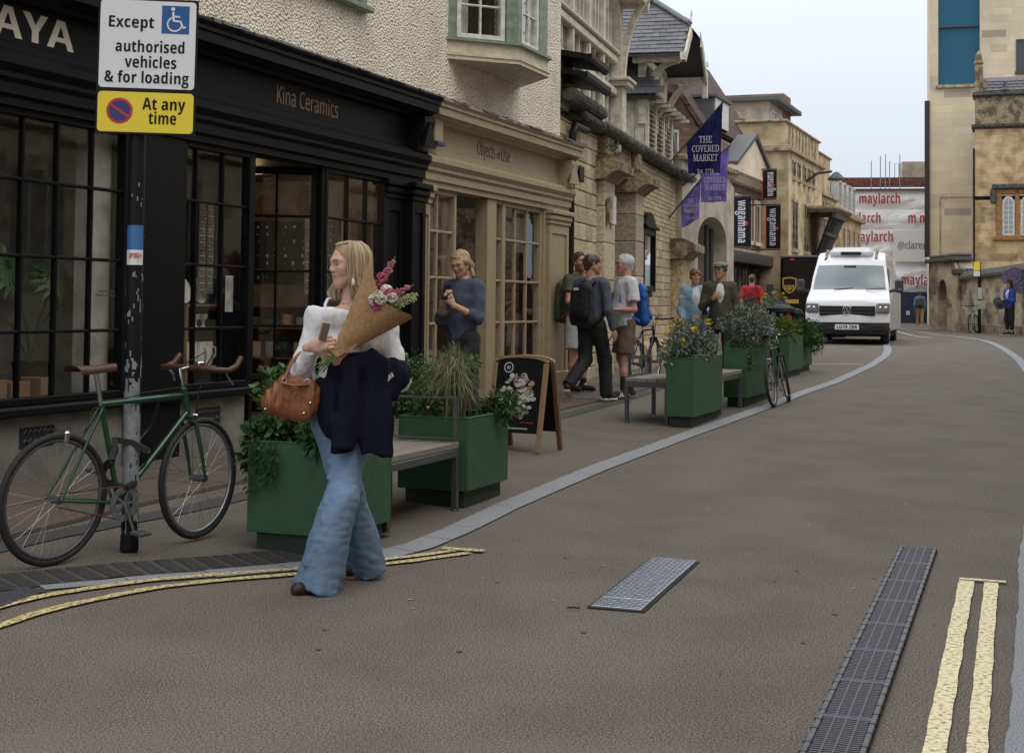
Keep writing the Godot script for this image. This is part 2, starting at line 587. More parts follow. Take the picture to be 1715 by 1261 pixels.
func ground() -> void:
	var xs := []
	var zs := []
	for v in [[-90, -20, 14.0], [-20, -8, 2.0], [-8, 14, 0.25], [14, 26, 1.0], [26, 110, 14.0]]:
		var x: float = v[0]
		while x < v[1] - 0.001:
			xs.append(x)
			x += v[2]
	xs.append(110.0)
	for v in [[-40, -4, 6.0], [-4, 4, 1.0], [4, 26, 0.25], [26, 60, 1.0], [60, 220, 16.0]]:
		var z: float = v[0]
		while z < v[1] - 0.001:
			zs.append(z)
			z += v[2]
	zs.append(220.0)
	var g := Mb.new()
	var hs := []
	for z in zs:
		var row := []
		for x in xs:
			row.append(G(x, -z))
		hs.append(row)
	for j in zs.size() - 1:
		for i in xs.size() - 1:
			g.quad(hs[j][i], hs[j][i + 1], hs[j + 1][i + 1], hs[j + 1][i])
	struct("road", "brown-grey asphalt street climbing away between the buildings", g, M.asphalt)
	# pavement along the shops
	var pv := struct("pavement", "strip of brown paving slabs along the foot of the shopfronts", ribbon([[-14, 0.52], [-6, 0.55], [1.4, 0.5]], 0.55, 0.006, 0, 0.3), M.joint)
	rng.seed = 5
	for row in 2:
		var s := -13.6 + row * 0.31
		while s < 0.9:
			var l := rng.randf_range(0.55, 0.75)
			var n0 := 0.02 + row * 0.53
			var a := GS(s, n0)
			var b := GS(s + l - 0.012, n0)
			var c := GS(s + l - 0.012, n0 + 0.518)
			var d := GS(s, n0 + 0.518)
			var o := Vector3(0, 0.016 + rng.randf() * 0.004, 0)
			var m := Mb.new()
			m.quad(d + o, c + o, b + o, a + o)
			var e := [a, b, c, d]
			for i in 4:
				m.quad(e[i], e[(i + 1) % 4], e[(i + 1) % 4] + o, e[i] + o)
			part(pv, "paving_slab", m, M["slab_a"] if rng.randf() < 0.5 else M["slab_b"])
			s += l
	struct("gutter", "dark drainage channel running along the pavement", ribbon([[-14.5, 1.16], [-12.3, 1.19], [-11.4, 1.28], [-10.3, 1.38], [-7, 1.38], [-2.2, 1.3], [1.1, 1.12], [4, 0.75]], 0.085, 0.007, 0.01), M.dark_sett)
	# flush granite kerb: single stones
	var kb := struct("kerb", "flush pale granite kerb curving from the planters up the street", Mb.new(), M.kerb)
	var kc := Curve3D.new()
	for p in [[-12.95, 1.92], [-12.63, 2.13], [-12.26, 2.4], [-11.85, 2.68], [-11.44, 2.89], [-11.01, 2.98], [-10.39, 2.98], [-9.43, 2.93], [-7.34, 2.9], [-4.63, 2.95], [-0.59, 3.06], [3.82, 3.12], [9.28, 2.97], [13.84, 2.71], [16.83, 2.41], [24, 1.5], [34, 0.2]]:
		kc.add_point(Vector3(p[0], 0, p[1]))
	var d0 := 0.0
	while d0 < kc.get_baked_length() - 0.5:
		var ln := 0.42 if d0 < 2.6 else 0.86
		var pts := []
		for i in 4:
			var q := kc.sample_baked(d0 + 0.004 + (ln - 0.008) * i / 3.0)
			pts.append([q.x, q.z])
		part(kb, "kerb_stone", ribbon(pts, (0.045 + 0.05 * minf(1.0, d0 / 1.2)) if d0 < 1.2 else 0.088, 0.009, 0.006, 0.2, int(d0 * 10)), M.kerb)
		d0 += ln
	struct("sett_strip", "strip of dark ribbed setts beside the curved kerb at the signpost", ribbon([[-14.2, 1.35], [-13.4, 1.5], [-12.95, 1.7], [-12.45, 1.98], [-12.0, 2.3], [-11.6, 2.55]], 0.15, 0.007, 0.03), M.dark_sett)
	var rib := Mb.new()
	var rc := Curve3D.new()
	for p in [[-14.2, 1.35], [-13.4, 1.5], [-12.95, 1.7], [-12.45, 1.98], [-12.0, 2.3], [-11.6, 2.55]]:
		rc.add_point(Vector3(p[0], 0, p[1]))
	for i in 13:
		for j in 26:
			var da := rc.get_baked_length() * j / 26.0
			var p0 := rc.sample_baked(da)
			var p1 := rc.sample_baked(da + 0.075)
			var w := Vector3(-(p1 - p0).z, 0, (p1 - p0).x).normalized() * (-0.126 + 0.021 * i)
			rib.bar(GS(p0.x + w.x, p0.z + w.z, 0.009), GS(p1.x + w.x, p1.z + w.z, 0.009), 0.013, 0.008)
	var rs := struct("sett_ribs", "ribs of the dark sett strip", rib, M.dark_sett)
	rs.set_meta("label", "raised ribs of the dark setts beside the curved kerb")
	struct("drain_cover", "dark iron drain cover at the end of the sett strip", ground_patch([[-13.5, 1.8], [-12.99, 1.86], [-12.98, 1.98], [-13.5, 2.02]], 0.012), M.iron)
	# yellow lines
	struct("yellow_line", "inner worn yellow line along the curved kerb", ribbon([[-13.7, 2.02], [-13.34, 2.0], [-13.11, 2.02], [-12.83, 2.11], [-12.52, 2.26], [-12.16, 2.51], [-11.9, 2.71], [-11.42, 2.99], [-11.0, 3.2]], 0.026, 0.011, 0.012, 0.06, 3), M.yellow_line)
	struct("yellow_line", "outer worn yellow line along the curved kerb ending in a tip", ribbon([[-13.9, 2.2], [-13.57, 2.2], [-13.3, 2.2], [-13.03, 2.25], [-12.75, 2.32], [-12.48, 2.44], [-12.2, 2.62], [-11.96, 2.8], [-11.5, 3.05], [-11.02, 3.3]], 0.027, 0.011, 0.012, 0.06, 4), M.yellow_line)
	struct("yellow_line", "short yellow end bar closing the curved double line", ribbon([[-10.98, 3.12], [-10.95, 3.36]], 0.035, 0.014, 0.015, 0.05, 5), M.yellow_line)
	struct("yellow_line", "thick cream-yellow line beside the iron grating", ribbon([[-10.7, 5.94], [-12.28, 5.985], [-13.6, 6.025], [-15, 6.06]], 0.037, 0.011, 0.007, 0.04, 6), M.cream_line)
	struct("yellow_line", "thick cream-yellow line next to the right-hand kerb", ribbon([[-10.7, 6.06], [-12.23, 6.11], [-13.55, 6.155], [-15, 6.2]], 0.034, 0.011, 0.007, 0.04, 7), M.cream_line)
	struct("yellow_line", "thin cream-yellow bar closing the double line by the grating", ribbon([[-10.665, 5.9], [-10.66, 6.13]], 0.022, 0.014, 0.008, 0.04, 8), M.cream_line)
	struct("road_marking", "faint white line across the street in front of the van", ribbon([[8.6, 1.4], [9.4, 2.8]], 0.05, 0.01, 0.02), M.white_line)
	struct("road_marking", "faint white line on the street near the hoarding", ribbon([[43, -0.4], [32.6, 1.4], [28.5, 2.4]], 0.06, 0.01, 0.03), M.white_line)
	# right-hand kerbs
	struct("kerb", "pale granite kerb by the double lines and the iron grating", ribbon([[-16, 6.36], [-13.5, 6.33], [-11.6, 6.3], [-8.7, 6.25], [0, 6.3], [6, 6.0]], 0.085, 0.009, 0.012, 0.1, 9), M.kerb)
	struct("kerb", "pale kerb curving past the old stone wall", ribbon([[4, 6.0], [10.9, 5.57], [14.6, 5.28], [20.9, 4.55], [27.2, 3.48], [36.5, 1.66], [52, -1.5]], 0.09, 0.009), M.kerb)
	struct("pavement", "grey paving between the curved kerb and the old stone wall", ribbon([[8, 6.4], [14.6, 6.1], [20.9, 5.4], [27.2, 4.5]], 0.75, 0.007, 0.1), M.slab_b)
	grating()
	cover_plate()
	var tw := thing("twig", "small dark twig lying on the asphalt near the steel plate", "twig", GS(-12.1, 4.27, 0.012))
	var tm := Mb.new()
	tm.tube([Vector3(-0.03, 0, 0), Vector3(0, 0.004, 0.008), Vector3(0.03, 0.001, 0.012)], 0.004, 5)
	part(tw, "stick", tm, M.black_void)
	var gum := Mb.new()  # old trodden gum and specks
	rng.seed = 404
	for i in 150:
		var p := GS(rng.randf_range(-13.5, 6.0), rng.randf_range(3.2, 6.0), 0.004)
		var r := rng.randf_range(0.006, 0.016)
		gum.col = Color(0.3, 0.28, 0.25) if rng.randf() < 0.35 else Color(0.07, 0.062, 0.055)
		for k in 7:
			var a0 := TAU * k / 7.0
			var a1 := TAU * (k + 1) / 7.0
			gum.tri(p, p + Vector3(cos(a1) * r, 0, sin(a1) * r * 0.8), p + Vector3(cos(a0) * r, 0, sin(a0) * r * 0.8))
	var gs := struct("gum_spots", "scattered gum spots and dark specks on the asphalt", gum, mt("gum", Color(1, 1, 1), 0.8, {vc = true}))
	gs.set_meta("kind", "stuff")
	gs.set_meta("category", "stains")


func grating() -> void:
	var s := -9.88
	var i := 0
	var o := thing("drain_grating", "long cast-iron drainage grating let into the asphalt", "grating", GS(-11.8, 5.6))
	var lead := Transform3D(Basis(), -o.position)
	part(o, "slot_shade_sheet", ribbon([[-9.86, 5.62], [-12.2, 5.68], [-14.4, 5.735]], 0.105, 0.007), M.black_void, lead)  # black sheet laid on the asphalt; paints the shade inside the slots
	while i < 9:
		var len := 0.5
		var n0 := 5.62 + (-9.88 - s) * 0.0255
		var a := GS(s, n0, 0.0)
		var d := (GS(s - len, n0 + len * 0.0255, 0.0) - a)
		var x := d.normalized()
		var side := x.cross(Vector3.UP).normalized()
		var up := side.cross(x).normalized()
		var b := Basis(x, up, side)
		var f := Mb.new()
		f.box(Vector3(len / 2, 0.016, 0.092), Vector3(len - 0.006, 0.016, 0.022), Basis(), 0.003)
		f.box(Vector3(len / 2, 0.016, -0.092), Vector3(len - 0.006, 0.016, 0.022), Basis(), 0.003)
		for e in [0.008, len - 0.008]:
			f.box(Vector3(e, 0.016, 0), Vector3(0.01, 0.014, 0.17), Basis(), 0.002)
		for z in [-0.041, 0.0, 0.041]:
			f.box(Vector3(len / 2, 0.016, z), Vector3(len - 0.02, 0.013, 0.009), Basis(), 0.002)
		var sec := part(o, "grate_section", f, M.iron, lead * Transform3D(b, a))
		var br := Mb.new()
		for k in 21:
			var e := 0.02 + k * (len - 0.03) / 21.0
			for z in [-0.061, -0.02, 0.02, 0.061]:
				br.box(Vector3(e, 0.0175, z), Vector3(0.0095, 0.007, 0.036))
		part(sec, "grate_bar", br, M.iron).set_meta("kind", "stuff")
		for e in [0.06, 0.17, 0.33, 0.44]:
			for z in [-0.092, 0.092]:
				var painted_notch := Mb.new()
				painted_notch.box(Vector3(e, 0.018, z), Vector3(0.012, 0.014, 0.03), Basis(), 0.003)
				part(sec, "painted_notch", painted_notch, M.black_void)  # raised block painted black to look like a shaded notch in the frame
		s -= len
		i += 1


func cover_plate() -> void:
	var a := GS(-12.015, 4.575)
	var ex := GS(-10.75, 4.53) - a
	var ey := GS(-12.02, 4.33) - a
	var o := thing("steel_cover_plate", "pale steel checker plate let into the asphalt", "cover plate", a)
	var x := ex.normalized()
	var up := x.cross(ey).normalized()
	if up.y < 0:
		up = -up
	var z := x.cross(up).normalized()
	var b := Basis(x, up, z)
	var lx := ex.length()
	var lz := ey.length()
	var m := Mb.new()
	m.box(Vector3(lx / 2, 0.004, -lz / 2), Vector3(lx + 0.03, 0.006, lz + 0.03))
	part(o, "rim", m, M.black_void, Transform3D(b, Vector3.ZERO))
	for k in 2:
		var x0 := 0.0 if k == 0 else 0.205
		var x1 := 0.2 if k == 0 else lx
		var p := Mb.new()
		p.box(Vector3((x0 + x1) / 2, 0.01, -lz / 2), Vector3(x1 - x0, 0.01, lz), Basis(), 0.002)
		var pl := part(o, "plate", p, M.steel, Transform3D(b, Vector3.ZERO))
		var t := Mb.new()
		var i := 0
		var xx := x0 + 0.02
		while xx < x1 - 0.015:
			for j in 9:
				var zz := -0.02 - j * (lz - 0.035) / 8.0
				var q := Basis(Vector3.UP, 0.8 if (i + j) % 2 else -0.8)
				t.box(Vector3(xx, 0.0165, zz), Vector3(0.024, 0.003, 0.007), q)
			xx += 0.031
			i += 1
		part(pl, "tread", t, M.steel).set_meta("kind", "stuff")


func glazing(owner: Node3D, x0: float, x1: float, y0: float, y1: float, xs: Array, ys: Array, m: Material, z := 0.0, fr := 0.05, mu := 0.024, xf := Transform3D(), called := "window") -> MeshInstance3D:
	var f := Mb.new()  # frame, then glazing bars and panes as sub-parts
	f.bb(x0, x0 + fr, y0, y1, z - 0.05, z + 0.04, 0.006)
	f.bb(x1 - fr, x1, y0, y1, z - 0.05, z + 0.04, 0.006)
	f.bb(x0 + fr, x1 - fr, y0, y0 + fr, z - 0.05, z + 0.038, 0.006)
	f.bb(x0 + fr, x1 - fr, y1 - fr, y1, z - 0.05, z + 0.038, 0.006)
	var w := part(owner, called, f, m, xf)
	for x in xs:
		var b := Mb.new()
		b.bb(x - mu / 2, x + mu / 2, y0 + fr, y1 - fr, z - 0.02, z + 0.025, 0.006)
		part(w, "glazing_bar", b, m)
	for y in ys:
		var b := Mb.new()
		b.bb(x0 + fr, x1 - fr, y - mu / 2, y + mu / 2, z - 0.018, z + 0.022, 0.006)
		part(w, "glazing_bar", b, m)
	var ex: Array = [x0 + fr] + xs + [x1 - fr]
	var ey: Array = [y0 + fr] + ys + [y1 - fr]
	for i in ex.size() - 1:
		for j in ey.size() - 1:
			var p := Mb.new()
			var h := Vector2(ex[i + 1] - ex[i], ey[j + 1] - ey[j]) * 0.5
			if h.x < 0.02 or h.y < 0.02:
				continue
			p.quad(Vector3(-h.x, -h.y, 0), Vector3(h.x, -h.y, 0), Vector3(h.x, h.y, 0), Vector3(-h.x, h.y, 0))
			var b := Basis.from_euler(Vector3(rng.randf_range(-0.006, 0.006), rng.randf_range(-0.01, 0.01), 0))
			part(w, "pane", p, M.glass, Transform3D(b, Vector3(ex[i] + h.x, ey[j] + h.y, z)))
	return w


func panel_pilaster(owner: Node3D, x0: float, x1: float, y0: float, y1: float, m: Material, z := 0.1) -> void:
	var p := Mb.new()
	p.bb(x0, x1, y0, y1, -0.1, z - 0.02, 0.004)
	var w := x1 - x0
	var e := minf(0.09, w * 0.22)
	p.bb(x0, x0 + e, y0 + 0.3, y1, z - 0.02, z, 0.004)
	p.bb(x1 - e, x1, y0 + 0.3, y1, z - 0.02, z, 0.004)
	p.bb(x0 + e, x1 - e, y1 - 0.12, y1, z - 0.02, z - 0.001, 0.004)
	p.bb(x0 - 0.02, x1 + 0.02, y0, y0 + 0.3, z - 0.02, z + 0.03, 0.012)
	var o := part(owner, "pilaster", p, m)
	var c := Mb.new()
	c.bb(x0 - 0.02, x1 + 0.02, y1, y1 + 0.05, -0.1, z + 0.02, 0.01)
	c.bb(x0 - 0.035, x1 + 0.035, y1 + 0.05, y1 + 0.13, -0.1, z + 0.04, 0.02)
	c.bb(x0 - 0.05, x1 + 0.05, y1 + 0.13, y1 + 0.19, -0.1, z + 0.065, 0.01)
	part(o, "capital", c, m)


func shop_front(owner: Node3D, x0: float, x1: float, m: Material) -> void:
	var l := Mb.new()
	l.mould([[-0.15, 2.83], [0.07, 2.83], [0.07, 2.88], [0.1, 2.9], [0.1, 2.97], [0.13, 3.0], [0.13, 3.03], [0.17, 3.08], [0.17, 3.13], [0.12, 3.16], [0.06, 3.19], [-0.15, 3.19]], x0, x1)
	part(owner, "lintel", l, m)
	var f := Mb.new()
	f.mould([[-0.15, 3.192], [0.05, 3.192], [0.05, 3.24], [0.03, 3.25], [0.03, 3.5], [0.05, 3.51], [-0.15, 3.51]], x0, x1)
	part(owner, "fascia", f, m)
	var c := Mb.new()
	c.mould([[-0.15, 3.512], [0.1, 3.512], [0.12, 3.54], [0.16, 3.55], [0.2, 3.57], [0.25, 3.575], [0.25, 3.65], [0.27, 3.66], [0.27, 3.69], [0.3, 3.72], [0.3, 3.74], [-0.15, 3.8]], x0, x1)
	part(owner, "cornice", c, m)
	var lead := Mb.new()
	var x := x0
	while x < x1 - 0.01:
		var w := minf(rng.randf_range(0.08, 0.3), x1 - x)
		var e := rng.randf_range(0.28, 0.325)
		var t := rng.randf_range(0.004, 0.014)
		lead.quad(Vector3(x, 3.744 + t, e), Vector3(x + w, 3.744 + t * 0.7, e), Vector3(x + w, 3.81 + t, 0.0), Vector3(x, 3.81 + t, 0.0))
		lead.quad(Vector3(x, 3.742 - t, e + 0.004), Vector3(x + w, 3.742 - t, e + 0.004), Vector3(x + w, 3.744 + t * 0.7, e), Vector3(x, 3.744 + t, e))
		x += w
	part(owner, "lead_flashing", lead, M.lead)


func console(owner: Node3D, xc: float, w: float, m: Material) -> void:
	var c := Mb.new()
	c.mould([[0.0, 3.12], [0.12, 3.12], [0.16, 3.16], [0.15, 3.22], [0.19, 3.34], [0.23, 3.46], [0.23, 3.51], [0.0, 3.51]], xc - w / 2, xc + w / 2)
	c.extrude(PackedVector2Array([Vector2(xc - w / 2 - 0.02, 3.2), Vector2(xc + w / 2 + 0.02, 3.2), Vector2(xc, 3.47)]), 0.2, 0.235)
	part(owner, "console_bracket", c, m)


func shops() -> void:
	rng.seed = 11
	var B := facade_basis()
	var O := P(0)
	# ---- black shopfront
	var k := thing("black_shopfront", "black painted timber shopfront with small-paned windows below roughcast wall", "shopfront", O, B)
	shop_front(k, -14.5, -4.5, M.black_paint)
	var r := Mb.new()
	r.bb(-14.5, -7.95, 0.1, 0.82, -0.2, 0.02)
	part(k, "stall_riser", r, M.riser)
	r = Mb.new()
	r.bb(-6.6, -5.33, 0.1, 0.82, -0.2, 0.02)
	part(k, "stall_riser", r, M.riser)
	var sl := Mb.new()
	sl.bb(-14.5, -7.9, 0.822, 0.888, -0.2, 0.11, 0.015)
	part(k, "sill", sl, M.black_paint)
	sl = Mb.new()
	sl.bb(-6.62, -5.33, 0.822, 0.888, -0.2, 0.11, 0.015)
	part(k, "sill", sl, M.black_paint)
	for v in [[-10.77, -10.42], [-8.69, -8.33]]:
		var g := Mb.new()
		g.bb(v[0], v[1], 0.61, 0.745, 0.02, 0.028, 0.003)
		var vo := part(k, "air_vent", g, M.black_void)
		for i in 7:
			for j in 2:
				var cx: float = v[0] + 0.03 + i * 0.05
				var sc := Mb.new()
				sc.tube([Vector3(cx, 0.645 + j * 0.06, 0.031), Vector3(cx + 0.02, 0.667 + j * 0.06, 0.033), Vector3(cx + 0.04, 0.645 + j * 0.06, 0.031)], 0.006, 5)
				part(vo, "scroll", sc, M.iron)
	var pp := Mb.new()
	pp.bb(-9.64, -8.94, 0.3, 2.83, -0.15, 0.05, 0.006)
	part(k, "pilaster", pp, M.black_paint)
	panel_pilaster(k, -5.32, -4.87, 0.3, 2.83 - 0.19, M.black_paint, 0.03)
	panel_pilaster(k, -4.86, -4.52, 0.3, 2.83 - 0.19, M.black_paint, 0.12)
	console(k, -4.69, 0.26, M.black_paint)
	glazing(k, -14.4, -11.18, 0.89, 2.83, [-13.7, -13.0, -12.3, -11.6], [1.37, 1.87, 2.37], M.black_paint)
	glazing(k, -11.18, -9.64, 0.89, 2.83, [-10.79, -10.43, -10.05], [1.37, 1.87, 2.37], M.black_paint)
	glazing(k, -8.94, -7.9, 0.89, 2.83, [-8.72, -8.33], [1.37, 1.87, 2.37], M.black_paint)
	glazing(k, -6.6, -5.32, 0.89, 2.83, [-6.12, -5.72], [1.37, 1.87, 2.37], M.black_paint)
	var jl := Mb.new()  # door recess
	jl.bb(-7.9, -7.84, 0.3, 2.83, -1.1, 0.03, 0.006)
	jl.bb(-6.66, -6.6, 0.3, 2.83, -0.1, 0.03, 0.006)
	jl.bb(-7.84, -6.66, 2.8, 2.83, -1.1, 0.0)
	part(k, "door_frame", jl, M.black_paint)
	var rb := Basis(Vector3.UP, deg_to_rad(-61))
	glazing(k, -1.14, -0.02, 0.4, 2.8, [-0.75, -0.38], [0.89, 1.37, 1.87, 2.37], M.black_paint, 0.0, 0.05, 0.024, Transform3D(rb, Vector3(-6.63, 0, -0.02)))
	text_part(k, "Kina Ceramics", M.bronze_letter, Vector3(-6.95, 3.375, 0.031), 0.15, 1.14, "Droid Sans", Basis(), false, 0.006)
	text_part(k, "AYA", M.cream_letter, Vector3(-10.72, 3.37, 0.031), 0.19, 0.82, "Droid Sans", Basis(), true, 0.008)
	# ---- tan shopfront
	var t := thing("tan_shopfront", "tan painted shopfront with open door and panelled pilasters", "shopfront", O, B)
	shop_front(t, -4.498, 0.34, M.tan_paint)
	panel_pilaster(t, -4.5, -4.34, 0.3, 2.83 - 0.19, M.tan_paint, 0.09)
	panel_pilaster(t, -0.52, 0.26, 0.42, 2.83 - 0.19, M.tan_paint, 0.1)
	console(t, 0.12, 0.3, M.tan_paint)
	var sp := Mb.new()
	sp.bb(-4.34, -3.46, 0.3, 0.86, -0.15, 0.0)
	part(t, "plinth", sp, M.riser)
	sp = Mb.new()
	sp.bb(-2.3, -0.52, 0.42, 0.72, -0.15, 0.03)
	part(t, "plinth", sp, M.riser)
	var ts := Mb.new()
	ts.bb(-4.34, -3.46, 0.862, 0.9, -0.15, 0.06, 0.01)
	part(t, "sill", ts, M.tan_paint)
	ts = Mb.new()
	ts.bb(-2.3, -0.52, 0.722, 0.84, -0.15, 0.06, 0.012)
	part(t, "sill", ts, M.tan_paint)
	glazing(t, -4.36, -3.46, 0.9, 2.83, [-3.95], [1.37, 1.87, 2.37], M.tan_paint, -0.02, 0.06, 0.028)
	glazing(t, -1.98, -0.6, 0.84, 2.83, [-1.53, -1.12], [1.37, 1.87, 2.37], M.tan_paint, -0.02, 0.06, 0.028)
	glazing(t, -2.28, -1.98, 0.84, 2.83, [], [1.37, 1.87, 2.37], M.tan_paint, -0.02, 0.045, 0.028)
	var jb := Mb.new()
	jb.bb(-0.6, -0.52, 0.84, 2.83, -0.1, 0.05, 0.006)
	part(t, "door_jamb", jb, M.tan_paint)
	jb = Mb.new()
	jb.bb(-2.56, -2.28, 0.45, 2.83, -0.12, 0.04, 0.008)
	part(t, "door_jamb", jb, M.tan_paint)
	# the open door, swung into the shop
	var db := Basis(Vector3.UP, deg_to_rad(70))
	glazing(t, 0.0, 0.9, 0.45, 2.75, [0.45], [1.0, 1.6, 2.2], M.tan_paint, 0.0, 0.09, 0.028, Transform3D(db, Vector3(-3.44, 0, -0.12)), "door")
	var lb := Mb.new()
	lb.bb(-4.4, -4.18, 3.3, 3.66, 0.03, 0.16, 0.01)
	var lt := part(t, "alarm_box", lb, M.tan_paint)
	var l2 := Mb.new()
	l2.bb(-4.39, -4.19, 3.26, 3.3, 0.04, 0.19, 0.005)
	part(lt, "lamp_head", l2, M.sign_navy)
	text_part(t, "Objects", M.dark_letter, Vector3(-2.62, 3.385, 0.031), 0.16, 0.56)
	text_part(t, "of", M.dark_letter, Vector3(-2.22, 3.36, 0.031), 0.09, 0.11)
	text_part(t, "Use", M.dark_letter, Vector3(-1.98, 3.385, 0.031), 0.16, 0.3)
	# ---- the roughcast building above
	var h := thing("roughcast_building", "cream roughcast building with a green-framed oriel window above the shops", "building", O, B)
	var w := Mb.new()
	w.bb(-14.5, -3.62, 3.78, 7.6, -0.3, 0.0)
	w.bb(-1.56, 0.14, 3.78, 7.6, -0.3, 0.0)
	w.bb(-3.62, -1.56, 3.78, 4.5, -0.3, 0.0)
	w.bb(-3.62, -1.56, 6.6, 7.6, -0.3, 0.0)
	w.bb(0.14 - 0.3, 0.14, 3.78, 7.6, -7.0, -0.3)
	part(h, "wall", w, M.roughcast)
	var rf := Mb.new()
	rf.mould([[0.5, 7.5], [0.5, 7.6], [-3.5, 10.2], [-7.4, 7.6], [-7.4, 7.5]], -14.5, 0.3)
	part(h, "roof", rf, M.lead)
	var bk := Mb.new()
	bk.bb(-14.5, -14.3, 0.1, 7.6, -7, 0)
	bk.bb(-14.3, 0.0, 0.1, 7.6, -7.2, -7.0)
	part(h, "rear_wall", bk, M.interior)
	var gs := Mb.new()
	gs.bb(-8.0, -5.76, 4.4, 4.46, 0.0, 0.1, 0.012)
	gs.bb(-7.95, -5.82, 4.46, 6.3, 0.0, 0.05, 0.01)
	part(h, "window_surround", gs, M.green_frame)
	glazing(h, -7.8, -5.97, 4.5, 6.2, [-6.9], [5.3], M.white_paint, 0.07, 0.06)
	oriel(h)
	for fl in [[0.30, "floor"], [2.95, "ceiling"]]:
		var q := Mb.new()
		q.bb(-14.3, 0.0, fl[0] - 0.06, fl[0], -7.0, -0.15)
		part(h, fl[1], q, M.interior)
	shop_interiors(O, B)


func oriel(h: Node3D) -> void:
	var A := Vector2(-3.72, 0)
	var Bp := Vector2(-3.1, 0.6)
	var Cp := Vector2(-2.1, 0.6)
	var D := Vector2(-1.45, 0)
	var slab := func(g: float, y0: float, y1: float, called: String, m: Material) -> void:
		var b := Mb.new()  # outline in (x, z), extruded upwards
		var poly := PackedVector2Array([A + Vector2(-g, 0), Bp + Vector2(-g * 0.4, g), Cp + Vector2(g * 0.4, g), D + Vector2(g, 0)])
		b.extrude(poly, -y1, -y0, Basis(Vector3(1, 0, 0), Vector3(0, 0, 1), Vector3(0, -1, 0)))
		part(h, called, b, m)
	slab.call(0.0, 4.31, 4.5, "oriel_base", M.cream_paint)
	slab.call(0.035, 4.335, 4.365, "oriel_moulding", M.cream_paint)
	slab.call(0.02, 4.29, 4.333, "oriel_moulding", M.cream_paint)
	slab.call(0.05, 4.5, 4.53, "oriel_sill", M.green_frame)
	var soff := Mb.new()
	soff.tri(Vector3(A.x, 4.288, 0.0), Vector3(Bp.x, 4.286, 0.6), Vector3(Cp.x, 4.286, 0.6))
	soff.tri(Vector3(A.x, 4.288, 0.0), Vector3(Cp.x, 4.286, 0.6), Vector3(D.x, 4.288, 0.0))
	part(h, "oriel_soffit", soff, M.cream_paint)
	# faces: left cant, front, right cant
	var faces := [[A, Bp, 0.1, 0.15], [Bp, Cp, 0.12, 0.28], [Cp, D, 0.1, 0.1]]
	for f in faces:
		var p: Vector2 = f[0]
		var q: Vector2 = f[1]
		var dir := (q - p).normalized()
		var L := p.distance_to(q)
		var b := Basis(Vector3(dir.x, 0, dir.y), Vector3.UP, Vector3(-dir.y, 0, dir.x))
		b = Basis(b.x, b.y, b.x.cross(b.y))
		var x := Transform3D(b, Vector3(p.x, 0, p.y))
		var m := Mb.new()
		m.bb(0, f[2], 4.53, 6.6, -0.08, 0.0, 0.008)
		m.bb(L - f[3], L, 4.53, 6.6, -0.08, 0.0, 0.008)
		m.bb(f[2], L - f[3], 6.2, 6.6, -0.08, -0.002)
		part(h, "oriel_frame", m, M.green_frame, x)
		glazing(h, f[2] + 0.01, L - f[3] - 0.01, 4.54, 6.2, [L / 2 + (f[2] - f[3]) / 2], [4.92, 5.28, 5.65], M.white_paint, -0.05, 0.055, 0.022, x, "oriel_window")
	var cur := Mb.new()
	for i in 10:
		var xx := -3.62 + i * 0.035
		cur.tube([Vector3(xx, 4.56, 0.03 + 0.012 * (i % 2)), Vector3(xx + 0.005, 5.4, 0.03 + 0.012 * (i % 2)), Vector3(xx, 6.3, 0.03)], 0.022, 6)
	part(h, "curtain", cur, M.interior_light)
	var top := Mb.new()
	top.extrude(PackedVector2Array([A, Bp, Cp, D]), -6.8, -6.6, Basis(Vector3(1, 0, 0), Vector3(0, 0, 1), Vector3(0, -1, 0)))
	part(h, "oriel_roof", top, M.lead)


func mug(at: Vector3, h: float, r: float, m: Material, label: String, group: String) -> void:
	var o := thing("mug", label, "mug", at, Basis(Vector3.UP, rng.randf() * 6), group)
	var b := Mb.new()
	b.lathe([Vector2(0, 0.002), Vector2(r * 0.85, 0), Vector2(r, h * 0.12), Vector2(r, h), Vector2(r * 0.9, h), Vector2(r * 0.88, h * 0.15), Vector2(0, h * 0.12)], 14)
	part(o, "cup", b, m)
	var hd := Mb.new()
	hd.tube([Vector3(r * 0.95, h * 0.8, 0), Vector3(r * 1.5, h * 0.75, 0), Vector3(r * 1.6, h * 0.45, 0), Vector3(r * 0.95, h * 0.25, 0)], r * 0.14, 6)
	part(o, "handle", hd, m)


func shelf_unit(at: Vector3, b: Basis, w: float, ys: Array, deep: float, label: String, m: Material) -> Node3D:  # open box shelves facing +z
	var o := thing("shelf_unit", label, "shelf", at, b)
	for y in ys:
		var s := Mb.new()
		s.bb(-w / 2, w / 2, y - 0.018, y, 0, deep, 0.003)
		part(o, "shelf", s, m)
	for x in [-w / 2 - 0.009, w / 2 + 0.009]:
		var s := Mb.new()
		s.bb(x - 0.009, x + 0.009, ys[0] - 0.018, ys[-1], 0, deep, 0.003)
		part(o, "side_panel", s, m)
	var k := Mb.new()
	k.bb(-w / 2, w / 2, ys[0], ys[-1] - 0.02, 0.0, 0.01)
	part(o, "back_panel", k, m)
	return o


